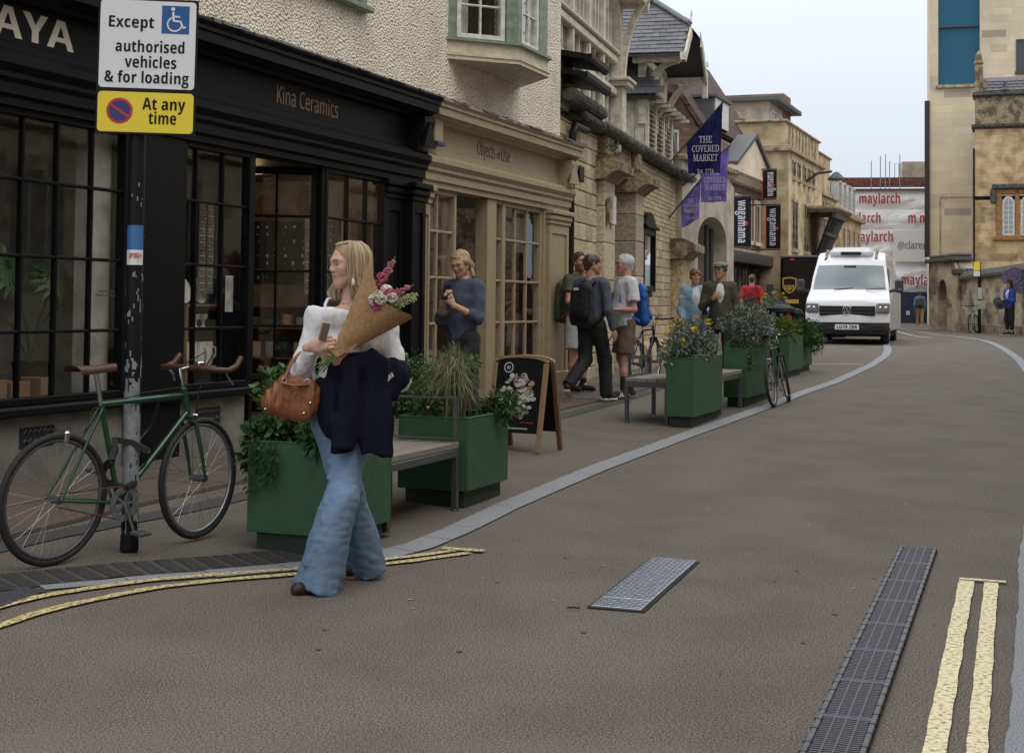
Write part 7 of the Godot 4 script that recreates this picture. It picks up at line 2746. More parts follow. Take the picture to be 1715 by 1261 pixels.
class Sdf:  # a distance field on a grid, meshed as surface nets
	var o: Vector3
	var c: float
	var nx: int
	var ny: int
	var nz: int
	var f := PackedFloat32Array()

	func _init(lo: Vector3, hi: Vector3, cell: float) -> void:
		o = lo
		c = cell
		nx = int((hi.x - lo.x) / cell) + 2
		ny = int((hi.y - lo.y) / cell) + 2
		nz = int((hi.z - lo.z) / cell) + 2
		f.resize(nx * ny * nz)
		f.fill(1.0)

	func cap(a: Vector3, b: Vector3, ra: float, rb: float, k := 0.03, ax := Vector3.ZERO, sq := 1.0, cuta := false, cutb := false, sub := false) -> void:
		var ab := b - a
		var l2 := maxf(ab.length_squared(), 1e-9)
		var dn := ab / sqrt(l2)
		var rm := maxf(ra, rb) * maxf(1.0, sq) + k + c * 2.0
		var lo := (a.min(b) - Vector3.ONE * rm - o) / c
		var hi := (a.max(b) + Vector3.ONE * rm - o) / c
		var isq := 1.0 / sq - 1.0
		var msq := minf(1.0, sq) * 0.5 + 0.5
		for z in range(maxi(0, int(lo.z)), mini(nz, int(hi.z) + 1)):
			for y in range(maxi(0, int(lo.y)), mini(ny, int(hi.y) + 1)):
				var row := (z * ny + y) * nx
				for x in range(maxi(0, int(lo.x)), mini(nx, int(hi.x) + 1)):
					var pa := o + Vector3(x, y, z) * c - a
					var t := clampf(pa.dot(ab) / l2, 0.0, 1.0)
					var q := pa - ab * t
					if sq != 1.0:
						q += ax * (q.dot(ax) * isq)
					var d := (q.length() - (ra + (rb - ra) * t)) * msq
					if cutb:
						d = maxf(d, (pa - ab).dot(dn))
					if cuta:
						d = maxf(d, -pa.dot(dn))
					var e := f[row + x]
					if sub:
						d = -d
						var h := maxf(k - absf(e - d), 0.0) / maxf(k, 1e-6)
						f[row + x] = maxf(e, d) + h * h * k * 0.25
					else:
						var h := maxf(k - absf(e - d), 0.0) / maxf(k, 1e-6)
						f[row + x] = minf(e, d) - h * h * k * 0.25

	func cut(p: Vector3, n: Vector3) -> void:  # removes what lies on the side n points to
		for z in nz:
			for y in ny:
				var row := (z * ny + y) * nx
				for x in nx:
					var e := f[row + x]
					if e < c * 8.0:
						f[row + x] = maxf(e, (o + Vector3(x, y, z) * c - p).dot(n))

	func ripple(fn: FastNoiseLite, amp: float, s := Vector3.ONE) -> void:
		var lim := c * 5.0 + amp
		for z in nz:
			for y in ny:
				var row := (z * ny + y) * nx
				for x in nx:
					var e := f[row + x]
					if e < lim and e > -lim:
						f[row + x] = e + amp * fn.get_noise_3dv((o + Vector3(x, y, z) * c) * s)

	func add_to(m: Mb, xf := Transform3D(), colf = null) -> void:
		var idx := PackedInt32Array()
		idx.resize(nx * ny * nz)
		idx.fill(-1)
		var vs := PackedVector3Array()
		var ns := PackedVector3Array()
		var cs := PackedColorArray()
		var sy := nx
		var sz := nx * ny
		var lim := c * 5.0
		var keep := PackedInt32Array()
		for z in nz - 1:
			for y in ny - 1:
				var row := (z * ny + y) * nx
				for x in nx - 1:
					var i := row + x
					var v0 := f[i]
					if v0 > lim or v0 < -lim:
						continue
					var v1 := f[i + 1]
					var v2 := f[i + sy]
					var v3 := f[i + sy + 1]
					var v4 := f[i + sz]
					var v5 := f[i + sz + 1]
					var v6 := f[i + sz + sy]
					var v7 := f[i + sz + sy + 1]
					var cnt := int(v0 < 0) + int(v1 < 0) + int(v2 < 0) + int(v3 < 0) + int(v4 < 0) + int(v5 < 0) + int(v6 < 0) + int(v7 < 0)
					if cnt == 0 or cnt == 8:
						continue
					var s := Vector3.ZERO
					var k := 0
					for e in [[v0, v1, 0, 0, 0, 0], [v2, v3, 0, 1, 0, 0], [v4, v5, 0, 0, 1, 0], [v6, v7, 0, 1, 1, 0], [v0, v2, 0, 0, 0, 1], [v1, v3, 1, 0, 0, 1], [v4, v6, 0, 0, 1, 1], [v5, v7, 1, 0, 1, 1], [v0, v4, 0, 0, 0, 2], [v1, v5, 1, 0, 0, 2], [v2, v6, 0, 1, 0, 2], [v3, v7, 1, 1, 0, 2]]:
						if (e[0] < 0) != (e[1] < 0):
							var t: float = e[0] / (e[0] - e[1])
							var p := Vector3(e[2], e[3], e[4])
							p[e[5]] += t
							s += p
							k += 1
					var w := o + (Vector3(x, y, z) + s / k) * c
					idx[i] = vs.size()
					vs.append(w)
					ns.append(Vector3(v1 + v3 + v5 + v7 - v0 - v2 - v4 - v6, v2 + v3 + v6 + v7 - v0 - v1 - v4 - v5, v4 + v5 + v6 + v7 - v0 - v1 - v2 - v3).normalized())
					cs.append(colf.call(w) if colf != null else m.col)
					keep.append(i)
		var old := m.col
		for i in keep:
			var v0 := f[i]
			for ax in 3:
				var st: int = [1, sy, sz][ax]
				var a: int = [sy, sz, 1][ax]
				var b: int = [sz, 1, sy][ax]
				var v1 := f[i + st]
				if (v0 < 0) == (v1 < 0) or i - a - b < 0:
					continue
				var q := [idx[i], idx[i - a], idx[i - a - b], idx[i - b]]
				if q[0] < 0 or q[1] < 0 or q[2] < 0 or q[3] < 0:
					continue
				if v0 > 0:
					q = [q[3], q[2], q[1], q[0]]
				for t in [[0, 1, 2], [0, 2, 3]]:
					for u in [t[0], t[2], t[1]]:
						var g: int = q[u]
						m.v.append(xf * vs[g])
						m.n.append((xf.basis * ns[g]).normalized())
						m.uv.append(Vector2.ZERO)
						m.c.append(cs[g])
		m.col = old


func add_hand(m: Mb, wrist: Vector3, dir: Vector3, palm: Vector3, curl: float, thumb_side: float, sc := 1.0, cell := 0.006, tone := Color.WHITE) -> void:
	# dir: from wrist to knuckles; palm: the way the palm faces; thumb_side: +1 or -1 along dir x palm
	var d := dir.normalized()
	var pn := (palm - d * palm.dot(d)).normalized()
	var sd := d.cross(pn) * thumb_side
	var R := 0.2 * sc
	var ctr := wrist + d * 0.08 * sc
	var s := Sdf.new(ctr - Vector3.ONE * R * 0.85, ctr + Vector3.ONE * R * 0.85, cell)
	s.cap(wrist - d * 0.03 * sc, wrist + d * 0.03 * sc, 0.026 * sc, 0.026 * sc, 0.01, pn, 0.75)
	s.cap(wrist + d * 0.02 * sc + sd * 0.012 * sc, wrist + d * 0.075 * sc + sd * 0.022 * sc, 0.022 * sc, 0.02 * sc, 0.02, pn, 0.65)
	s.cap(wrist + d * 0.02 * sc - sd * 0.012 * sc, wrist + d * 0.072 * sc - sd * 0.024 * sc, 0.022 * sc, 0.019 * sc, 0.02, pn, 0.65)
	for i in 4:
		var off: float = [0.03, 0.01, -0.011, -0.03][i] * sc
		var ln: float = [0.07, 0.08, 0.074, 0.058][i] * sc
		var a: Vector3 = wrist + d * [0.085, 0.09, 0.086, 0.078][i] * sc + sd * off
		var ang := 0.15
		var p: Vector3 = a - d * 0.02 * sc
		for j in 3:
			ang += curl * [0.55, 0.9, 0.7][j] * (1.0 + 0.08 * i)
			var dd := (d * cos(ang) + pn * sin(ang)).normalized()
			var e: Vector3 = (a if j == 0 else p) + dd * ln * [0.45, 0.32, 0.26][j]
			s.cap(p, e, [0.0105, 0.0095, 0.0088][j] * sc, [0.0095, 0.0088, 0.0075][j] * sc, 0.004)
			p = e
	var t0 := wrist + d * 0.03 * sc + sd * 0.026 * sc
	var td := (d * 0.6 + sd * 0.55 + pn * 0.45).normalized()
	var t1 := t0 + td * 0.038 * sc
	var t2 := t1 + (td + pn * 0.5 * curl + d * 0.4).normalized() * 0.032 * sc
	var t3 := t2 + (td * 0.5 + pn * 0.5 * curl + d * 0.6).normalized() * 0.024 * sc
	s.cap(t0, t1, 0.016 * sc, 0.012 * sc, 0.012)
	s.cap(t1, t2, 0.0115 * sc, 0.0105 * sc, 0.004)
	s.cap(t2, t3, 0.0105 * sc, 0.008 * sc, 0.004)
	m.col = tone
	s.add_to(m)


func add_head(m: Mb, X: Transform3D, skin: Color, lip: Color, brow: Color, cell := 0.008, fem := true, beard := Color(0, 0, 0, 0)) -> void:
	# local frame: origin at mid head, +z is the way the face looks
	var s := Sdf.new(Vector3(-0.1, -0.19, -0.13), Vector3(0.1, 0.14, 0.13), cell)
	s.cap(Vector3(0, 0.034, -0.028), Vector3(0, 0.036, 0.014), 0.082, 0.075, 0.02, Vector3.RIGHT, 0.92)
	s.cap(Vector3(0, 0.005, 0.03), Vector3(0, -0.055, 0.045), 0.06, 0.044, 0.03)
	for e in [-1.0, 1.0]:
		s.cap(Vector3(0.05 * e, -0.035, 0.0), Vector3(0.016 * e, -0.088, 0.055), 0.03 if not fem else 0.027, 0.019, 0.03)
		s.cap(Vector3(0.04 * e, -0.012, 0.062), Vector3(0.036 * e, -0.03, 0.062), 0.022, 0.02, 0.02)
		s.cap(Vector3(0.012 * e, 0.031, 0.087), Vector3(0.046 * e, 0.03, 0.07), 0.012, 0.01, 0.015)
		s.cap(Vector3(0.078 * e, 0.012, -0.012), Vector3(0.075 * e, -0.025, -0.004), 0.016, 0.01, 0.008, Vector3.RIGHT, 0.4)
	s.cap(Vector3(0, -0.094, 0.064), Vector3(0, -0.091, 0.073), 0.018 if fem else 0.021, 0.014, 0.02)
	for e in [-1.0, 1.0]:
		s.cap(Vector3(0.031 * e, 0.011, 0.101), Vector3(0.034 * e, 0.011, 0.1), 0.016, 0.016, 0.012, Vector3.ZERO, 1.0, false, false, true)
	s.cap(Vector3(0, 0.02, 0.088), Vector3(0, -0.014, 0.1015), 0.008, 0.0105, 0.012)
	s.cap(Vector3(-0.011, -0.021, 0.096), Vector3(0.011, -0.021, 0.096), 0.008, 0.008, 0.008)
	s.cap(Vector3(-0.02, -0.047, 0.083), Vector3(0.02, -0.047, 0.083), 0.007, 0.007, 0.008)
	s.cap(Vector3(0, -0.0455, 0.091), Vector3(0, -0.0455, 0.092), 0.007, 0.007, 0.008)
	s.cap(Vector3(0, -0.057, 0.088), Vector3(0, -0.058, 0.089), 0.008, 0.008, 0.009)
	s.cap(Vector3(0, -0.05, -0.022), Vector3(0, -0.17, -0.035), 0.05 if fem else 0.057, 0.052 if fem else 0.06, 0.02)
	var cf := func(p: Vector3) -> Color:
		var k := skin
		var q := Vector2(p.x / 0.024, (p.y + 0.051) / 0.0095)
		if q.length() < 1.0 and p.z > 0.06:
			k = lip
		elif beard.a > 0.0 and p.y < -0.03 and p.z > -0.02 and q.length() > 1.15:
			k = beard
		var b := Vector2((absf(p.x) - 0.032) / 0.02, (p.y - 0.033 + absf(absf(p.x) - 0.03) * 0.25) / 0.005)
		if b.length() < 1.0 and p.z > 0.05:
			k = brow
		var ey := Vector2((absf(p.x) - 0.031) / 0.018, (p.y - 0.011) / 0.007)
		if ey.length() < 1.0 and p.z > 0.05:
			k = brow * 0.8 + skin * 0.2
		var ch := Vector2((absf(p.x) - 0.045) / 0.022, (p.y + 0.022) / 0.02).length()
		if ch < 1.0 and p.z > 0.02:
			k = k.lerp(Color(skin.r, skin.g * 0.72, skin.b * 0.7), 0.35 * (1.0 - ch))
		return k
	s.add_to(m, X, cf)
	for e in [-1.0, 1.0]:  # eyes
		m.col = Color(0.36, 0.33, 0.31)
		m.xf = X
		m.ball(Vector3(0.031 * e, 0.0105, 0.0755), Vector3(0.012, 0.006, 0.0125), 10, 6)
		m.col = Color(0.05, 0.05, 0.06)
		m.ball(Vector3(0.031 * e, 0.0105, 0.083), Vector3(0.006, 0.0058, 0.0062), 8, 6)
		m.xf = Transform3D()


func cap_hair(m: Mb, X: Transform3D, style: String, cell := 0.009) -> void:
	var s := Sdf.new(Vector3(-0.13, -0.16, -0.16), Vector3(0.13, 0.17, 0.14), cell)
	var hr := 0.084 if style == "tied" else 0.088
	s.cap(Vector3(0, 0.042, -0.032), Vector3(0, 0.044, 0.014), hr, hr - 0.007, 0.02, Vector3.RIGHT, 0.94)
	if style == "bob":
		for e in [-1.0, 1.0]:
			s.cap(Vector3(0.06 * e, 0.03, 0.0), Vector3(0.07 * e, -0.035, 0.01), 0.035, 0.024, 0.03)
		s.cap(Vector3(-0.045, 0.055, 0.078), Vector3(0.045, 0.055, 0.078), 0.021, 0.021, 0.03)
		s.cap(Vector3(0, 0.0, -0.07), Vector3(0, -0.05, -0.06), 0.06, 0.05, 0.03)
	elif style == "tied":
		s.cap(Vector3(0, 0.02, -0.06), Vector3(0, 0.0, -0.075), 0.06, 0.05, 0.03)
		s.cap(Vector3(0.0, 0.02, -0.11), Vector3(0.03, -0.06, -0.1), 0.034, 0.034, 0.03)
		s.cap(Vector3(0.03, -0.06, -0.1), Vector3(0.07, -0.145, -0.06), 0.034, 0.022, 0.03)
		for e in [-1.0, 1.0]:
			s.cap(Vector3(0.068 * e, 0.03, 0.01), Vector3(0.062 * e, -0.03, -0.045), 0.022, 0.022, 0.03)
	elif style == "short":
		s.cap(Vector3(0, 0.02, -0.06), Vector3(0, -0.03, -0.062), 0.06, 0.05, 0.03)
		for e in [-1.0, 1.0]:
			s.cap(Vector3(0.066 * e, 0.02, -0.005), Vector3(0.07 * e, 0.0, 0.0), 0.02, 0.014, 0.02)
	elif style == "wavy":
		s.cap(Vector3(0, 0.0, -0.06), Vector3(0, -0.13, -0.06), 0.075, 0.06, 0.04)
		for e in [-1.0, 1.0]:
			s.cap(Vector3(0.07 * e, 0.02, 0.0), Vector3(0.075 * e, -0.12, -0.005), 0.03, 0.03, 0.03)
	var fn := FastNoiseLite.new()
	fn.frequency = 16.0
	fn.fractal_octaves = 2
	s.ripple(fn, 0.012, Vector3(1.0, 0.35, 1.0))
	if style == "tied":
		s.cap(Vector3(0, -0.06, 0.13), Vector3(0, 0.042, 0.122), 0.078, 0.055, 0.02, Vector3.ZERO, 1.0, false, false, true)
	elif style != "bob":
		s.cap(Vector3(0, -0.06, 0.13), Vector3(0, 0.045, 0.125), 0.077, 0.057, 0.02, Vector3.ZERO, 1.0, false, false, true)
	else:
		s.cap(Vector3(0, -0.08, 0.13), Vector3(0, 0.0, 0.12), 0.07, 0.05, 0.02, Vector3.ZERO, 1.0, false, false, true)
	s.add_to(m, X)


func cloth_noise(sd: int) -> FastNoiseLite:
	var f := FastNoiseLite.new()
	f.seed = sd
	f.frequency = 7.0
	f.fractal_octaves = 3
	return f


# One figure. j: joints in metres in a frame at the feet, facing +z (the person's left is +x); o: outfit.
func person(label: String, at: Vector3, yaw: float, h: float, j: Dictionary, o: Dictionary) -> Node3D:
	var P0 := thing("person", label, "person", at, Basis(Vector3.UP, yaw))
	var J := {
		"pel": Vector3(0, 0.53 * h, 0), "waist": Vector3(0, 0.61 * h, 0), "chest": Vector3(0, 0.735 * h, 0.0), "neck": Vector3(0, 0.825 * h, -0.012 * h), "head": Vector3(0, 0.932 * h, 0.01 * h),
		"shl": Vector3(0.104 * h, 0.8 * h, -0.01), "shr": Vector3(-0.104 * h, 0.8 * h, -0.01), "ell": Vector3(0.135 * h, 0.625 * h, -0.03), "elr": Vector3(-0.135 * h, 0.625 * h, -0.03), "wrl": Vector3(0.135 * h, 0.485 * h, 0.03), "wrr": Vector3(-0.135 * h, 0.485 * h, 0.03),
		"hil": Vector3(0.052 * h, 0.52 * h, 0), "hir": Vector3(-0.052 * h, 0.52 * h, 0), "knl": Vector3(0.06 * h, 0.285 * h, 0.015), "knr": Vector3(-0.06 * h, 0.285 * h, 0.015), "anl": Vector3(0.06 * h, 0.048 * h, -0.02), "anr": Vector3(-0.06 * h, 0.048 * h, -0.02),
		"tol": Vector3(0.07 * h, 0.02 * h, 0.12), "tor": Vector3(-0.07 * h, 0.02 * h, 0.12),
	}
	if o.get("fem", true):
		J.shl.x *= 0.87
		J.shr.x *= 0.87
	for k in j:
		J[k] = j[k]
	var cell: float = o.get("cell", 0.02)
	var skin: Color = o.get("skin", Color(0.5, 0.3, 0.22))
	var fat: float = o.get("fat", 1.0)
	var lo := Vector3(-0.5, -0.03, -0.5)
	var hi := Vector3(0.5, 0.86 * h, 0.5)
	var Z := Vector3(0, 0, 1)
	var sm := mt("skin", Color(1, 1, 1), 0.55, {vc = true, sss = 0.12, spec = 0.4})
	# --- body
	var s := Sdf.new(lo, hi, cell)
	s.cap(J.pel, J.waist, 0.135 * fat, 0.12 * fat, 0.04, Z, 0.68)
	s.cap(J.waist, J.chest, 0.12 * fat, 0.145 * fat, 0.04, Z, 0.66)
	s.cap(J.shl * 0.75 + J.neck * 0.25, J.shr * 0.75 + J.neck * 0.25, 0.055, 0.055, 0.05)
	s.cap(J.chest, J.neck, 0.1, 0.055, 0.04)
	s.cap(J.neck, J.head + Vector3(0, -0.07, -0.02), 0.055, 0.05, 0.02)
	for e in ["l", "r"]:
		s.cap(J["sh" + e], J["el" + e], 0.046, 0.038, 0.03)
		s.cap(J["el" + e], J["wr" + e], 0.038, 0.026, 0.02)
		s.cap(J["hi" + e], J["kn" + e], 0.08, 0.055, 0.03)
		s.cap(J["kn" + e], J["an" + e] + (J["kn" + e] - J["an" + e]) * 0.6, 0.054, 0.052, 0.03)
		s.cap(J["an" + e] + (J["kn" + e] - J["an" + e]) * 0.6, J["an" + e], 0.052, 0.034, 0.03)
		s.cap(J["an" + e], J["to" + e], 0.034, 0.028, 0.03)
	var m := Mb.new()
	m.col = skin
	s.add_to(m)
	var hb: Basis = o.get("head_turn", Basis())
	var HX := Transform3D(hb.scaled(Vector3.ONE * (h / 1.72)), J.head)
	add_head(m, HX, skin, o.get("lip", Color(0.42, 0.17, 0.15)), o.get("brow", Color(0.12, 0.07, 0.04)), o.get("head_cell", 0.009), o.get("fem", true), o.get("beard", Color(0, 0, 0, 0)))
	for e in ["l", "r"]:
		var hd: Array = o.get("hand_" + e, [(J["wr" + e] - J["el" + e]).normalized(), Vector3(-1 if e == "l" else 1, 0, 0.2), 0.5])
		add_hand(m, J["wr" + e] + hd[0].normalized() * 0.01, hd[0], hd[1], hd[2], 1.0 if e == "l" else -1.0, h / 1.78, o.get("hand_cell", 0.008), skin)
	part(P0, "body", m, sm)
	# --- trousers, shorts
	if o.has("legs"):
		var g: Dictionary = o.legs
		s = Sdf.new(lo, Vector3(hi.x, 0.68 * h, hi.z), cell)
		s.cap(J.pel + Vector3(0, -0.02, 0), J.waist + Vector3(0, g.get("top", 0.0), 0), 0.148 * fat, 0.132 * fat, 0.03, Z, 0.72, false, true)
		for e in ["l", "r"]:
			var hip: Vector3 = J["hi" + e]
			var kn: Vector3 = J["kn" + e]
			var an: Vector3 = J["an" + e]
			if g.get("shorts", false):
				s.cap(hip, hip.lerp(kn, g.get("len", 0.85)), 0.098, g.get("hem", 0.095), 0.04, Vector3.ZERO, 1.0, false, true)
			else:
				s.cap(hip, kn, 0.095, g.get("knee", 0.072), 0.04)
				s.cap(kn, an + (an - kn).normalized() * g.get("drop", 0.02), g.get("knee", 0.072), g.get("hem", 0.062), 0.03, Vector3.ZERO, 1.0, false, true)
		s.ripple(cloth_noise(int(at.x * 7)), g.get("wr", 0.012), Vector3(1, 0.8, 1))
		m = Mb.new()
		s.add_to(m)
		part(P0, "shorts" if g.get("shorts", false) else "trousers", m, g.m)
	# --- top
	for g: Dictionary in o.get("tops", [o.top] if o.has("top") else []):
		var puff: float = g.get("puff", 0.018)
		s = Sdf.new(Vector3(lo.x, 0.4 * h, lo.z), hi, cell)
		var hem: Vector3 = J.pel + Vector3(0, g.get("hem", 0.0), 0)
		s.cap(hem, J.waist, 0.14 * fat + puff, 0.128 * fat + puff, 0.04, Z, 0.72, true, false)
		s.cap(J.waist, J.chest, 0.128 * fat + puff, 0.15 * fat + puff, 0.04, Z, 0.7)
		s.cap(J.shl * 0.8 + J.neck * 0.2, J.shr * 0.8 + J.neck * 0.2, 0.06 + puff * 0.6, 0.06 + puff * 0.6, 0.06)
		s.cap(J.chest, J.neck + Vector3(0, -0.02, 0), 0.11, 0.062, 0.05, Vector3.ZERO, 1.0, false, true)
		for e in ["l", "r"]:
			var sl: float = g.get("sleeve", 1.0)
			var sh: Vector3 = J["sh" + e]
			var el: Vector3 = J["el" + e]
			var wr: Vector3 = J["wr" + e]
			if sl < 1.0:
				s.cap(sh, sh.lerp(el, sl), 0.062 + puff * 0.5, 0.062 + puff, 0.04, Vector3.ZERO, 1.0, false, true)
			else:
				s.cap(sh, el, 0.06 + puff * 0.5, 0.048 + puff * 0.5, 0.04)
				s.cap(el, el.lerp(wr, sl - 1.0 if sl > 1.0 else 1.0), 0.048 + puff * 0.5, 0.038 + puff * 0.3, 0.03, Vector3.ZERO, 1.0, false, true)
		if g.has("open"):
			s.cap(Vector3(0, 0.45 * h, 0.22), Vector3(0, 0.84 * h, 0.12), g.open, g.open * 1.3, 0.01, Vector3.ZERO, 1.0, false, false, true)
		s.ripple(cloth_noise(int(at.z * 5)), g.get("wr", 0.014), Vector3(1, 0.8, 1))
		m = Mb.new()
		s.add_to(m)
		part(P0, g.get("name", "shirt"), m, g.m)
	# --- shoes
	var shm: Material = o.get("shoe", M.rubber)
	for e in ["l", "r"]:
		var an: Vector3 = J["an" + e]
		var to: Vector3 = J["to" + e]
		var fd := (to - an) * Vector3(1, 0, 1)
		fd = fd.normalized()
		var tilt := (to.y - an.y + 0.03 * h)
		var c0 := an + Vector3(0, -0.025, 0) - fd * 0.03
		s = Sdf.new(an.min(to) - Vector3.ONE * 0.13, an.max(to) + Vector3.ONE * 0.13, 0.012)
		s.cap(c0, to + Vector3(0, 0.012, 0) + fd * 0.03, 0.042, 0.035, 0.03)
		s.cap(an + Vector3(0, 0.02, 0), an + Vector3(0, -0.02, 0), 0.044, 0.045, 0.03)
		m = Mb.new()
		s.add_to(m)
		var sh := part(P0, "shoe", m, shm)
		if o.has("sole"):
			var sl := Mb.new()
			sl.bar(c0 + Vector3(0, -0.036, 0) - fd * 0.04, to + Vector3(0, -0.018, 0) + fd * 0.06, 0.088, 0.022, Vector3.UP, 0.01)
			part(sh, "sole", sl, o.sole)
		if o.has("stripe"):
			for q in 3:
				var st := Mb.new()
				for sd in [-1.0, 1.0]:
					var mid := c0.lerp(to, 0.35 + q * 0.14)
					var side: Vector3 = fd.cross(Vector3.UP) * sd
					st.bar(mid + side * 0.043 + Vector3(0, -0.02, 0), mid + side * 0.034 + Vector3(0, 0.03, 0) - fd * 0.02, 0.012, 0.012, side)
				part(sh, "stripe", st, o.stripe)
		if o.has("sock"):
			s = Sdf.new(an - Vector3(0.09, 0.06, 0.09), an + Vector3(0.09, 0.2, 0.09), 0.014)
			var kd: Vector3 = (J["kn" + e] - an).normalized()
			s.cap(an, an + kd * o.get("sock_len", 0.12), 0.041, 0.05, 0.01, Vector3.ZERO, 1.0, false, true)
			var sk := Mb.new()
			s.add_to(sk)
			part(P0, "sock", sk, o.sock)
	# --- hair
	if o.has("hair"):
		m = Mb.new()
		cap_hair(m, HX, o.hair[0])
		part(P0, "hair", m, o.hair[1])
	return P0


func backpack(label: String, X: Transform3D, w: float, h: float, d: float, m: Material, m2: Material) -> Node3D:  # X: at the middle of the back, +z away from the wearer
	var o := thing("backpack", label, "backpack", X.origin, X.basis)
	var s := Sdf.new(Vector3(-w, -h * 0.7, -0.1), Vector3(w, h * 0.7, d + 0.15), 0.014)
	for e in [-1.0, 1.0]:
		s.cap(Vector3(w * 0.3 * e, -h * 0.36, d * 0.42), Vector3(w * 0.24 * e, h * 0.32, d * 0.34), w * 0.2, w * 0.17, 0.03, Vector3(0, 0, 1), d / w * 1.3)
		s.cap(Vector3(w * 0.1 * e, -h * 0.38, d * 0.5), Vector3(w * 0.08 * e, h * 0.36, d * 0.36), w * 0.2, w * 0.17, 0.04, Vector3(0, 0, 1), d / w * 1.3)
	s.ripple(cloth_noise(3), 0.012)
	var b := Mb.new()
	s.add_to(b)
	part(o, "bag", b, m)
	s = Sdf.new(Vector3(-w, -h * 0.6, d * 0.2), Vector3(w, h * 0.3, d + 0.15), 0.014)
	s.cap(Vector3(-w * 0.16, -h * 0.25, d * 0.75), Vector3(w * 0.16, -h * 0.25, d * 0.75), w * 0.24, w * 0.24, 0.02, Vector3(0, 0, 1), 0.45)
	s.ripple(cloth_noise(5), 0.01)
	b = Mb.new()
	s.add_to(b)
	part(o, "pocket", b, m2)
	for e in [-1.0, 1.0]:
		b = Mb.new()
		b.tube([Vector3(0.09 * e, h * 0.42, 0.0), Vector3(0.1 * e, h * 0.5, -0.07), Vector3(0.11 * e, h * 0.42, -0.2), Vector3(0.14 * e, h * 0.1, -0.26), Vector3(0.17 * e, -h * 0.25, -0.14), Vector3(0.15 * e, -h * 0.38, 0.0)], 0.022, 6, true, 0.35, Vector3(1, 0, 0))
		part(o, "strap", b, m2)
	b = Mb.new()
	b.tube([Vector3(-w * 0.42, -h * 0.1, d * 0.62), Vector3(-w * 0.36, h * 0.3, d * 0.56), Vector3(0, h * 0.42, d * 0.58), Vector3(w * 0.36, h * 0.3, d * 0.56), Vector3(w * 0.42, -h * 0.1, d * 0.62)], 0.005, 5)
	part(o, "zip", b, M.sign_black)
	b = Mb.new()
	b.tube([Vector3(-0.03, h * 0.46, 0.03), Vector3(0, h * 0.54, 0.03), Vector3(0.03, h * 0.46, 0.03)], 0.009, 6)
	part(o, "loop", b, m2)
	return o


func GP(x: float, z: float) -> Vector3:
	return G(x, z, 0.012)


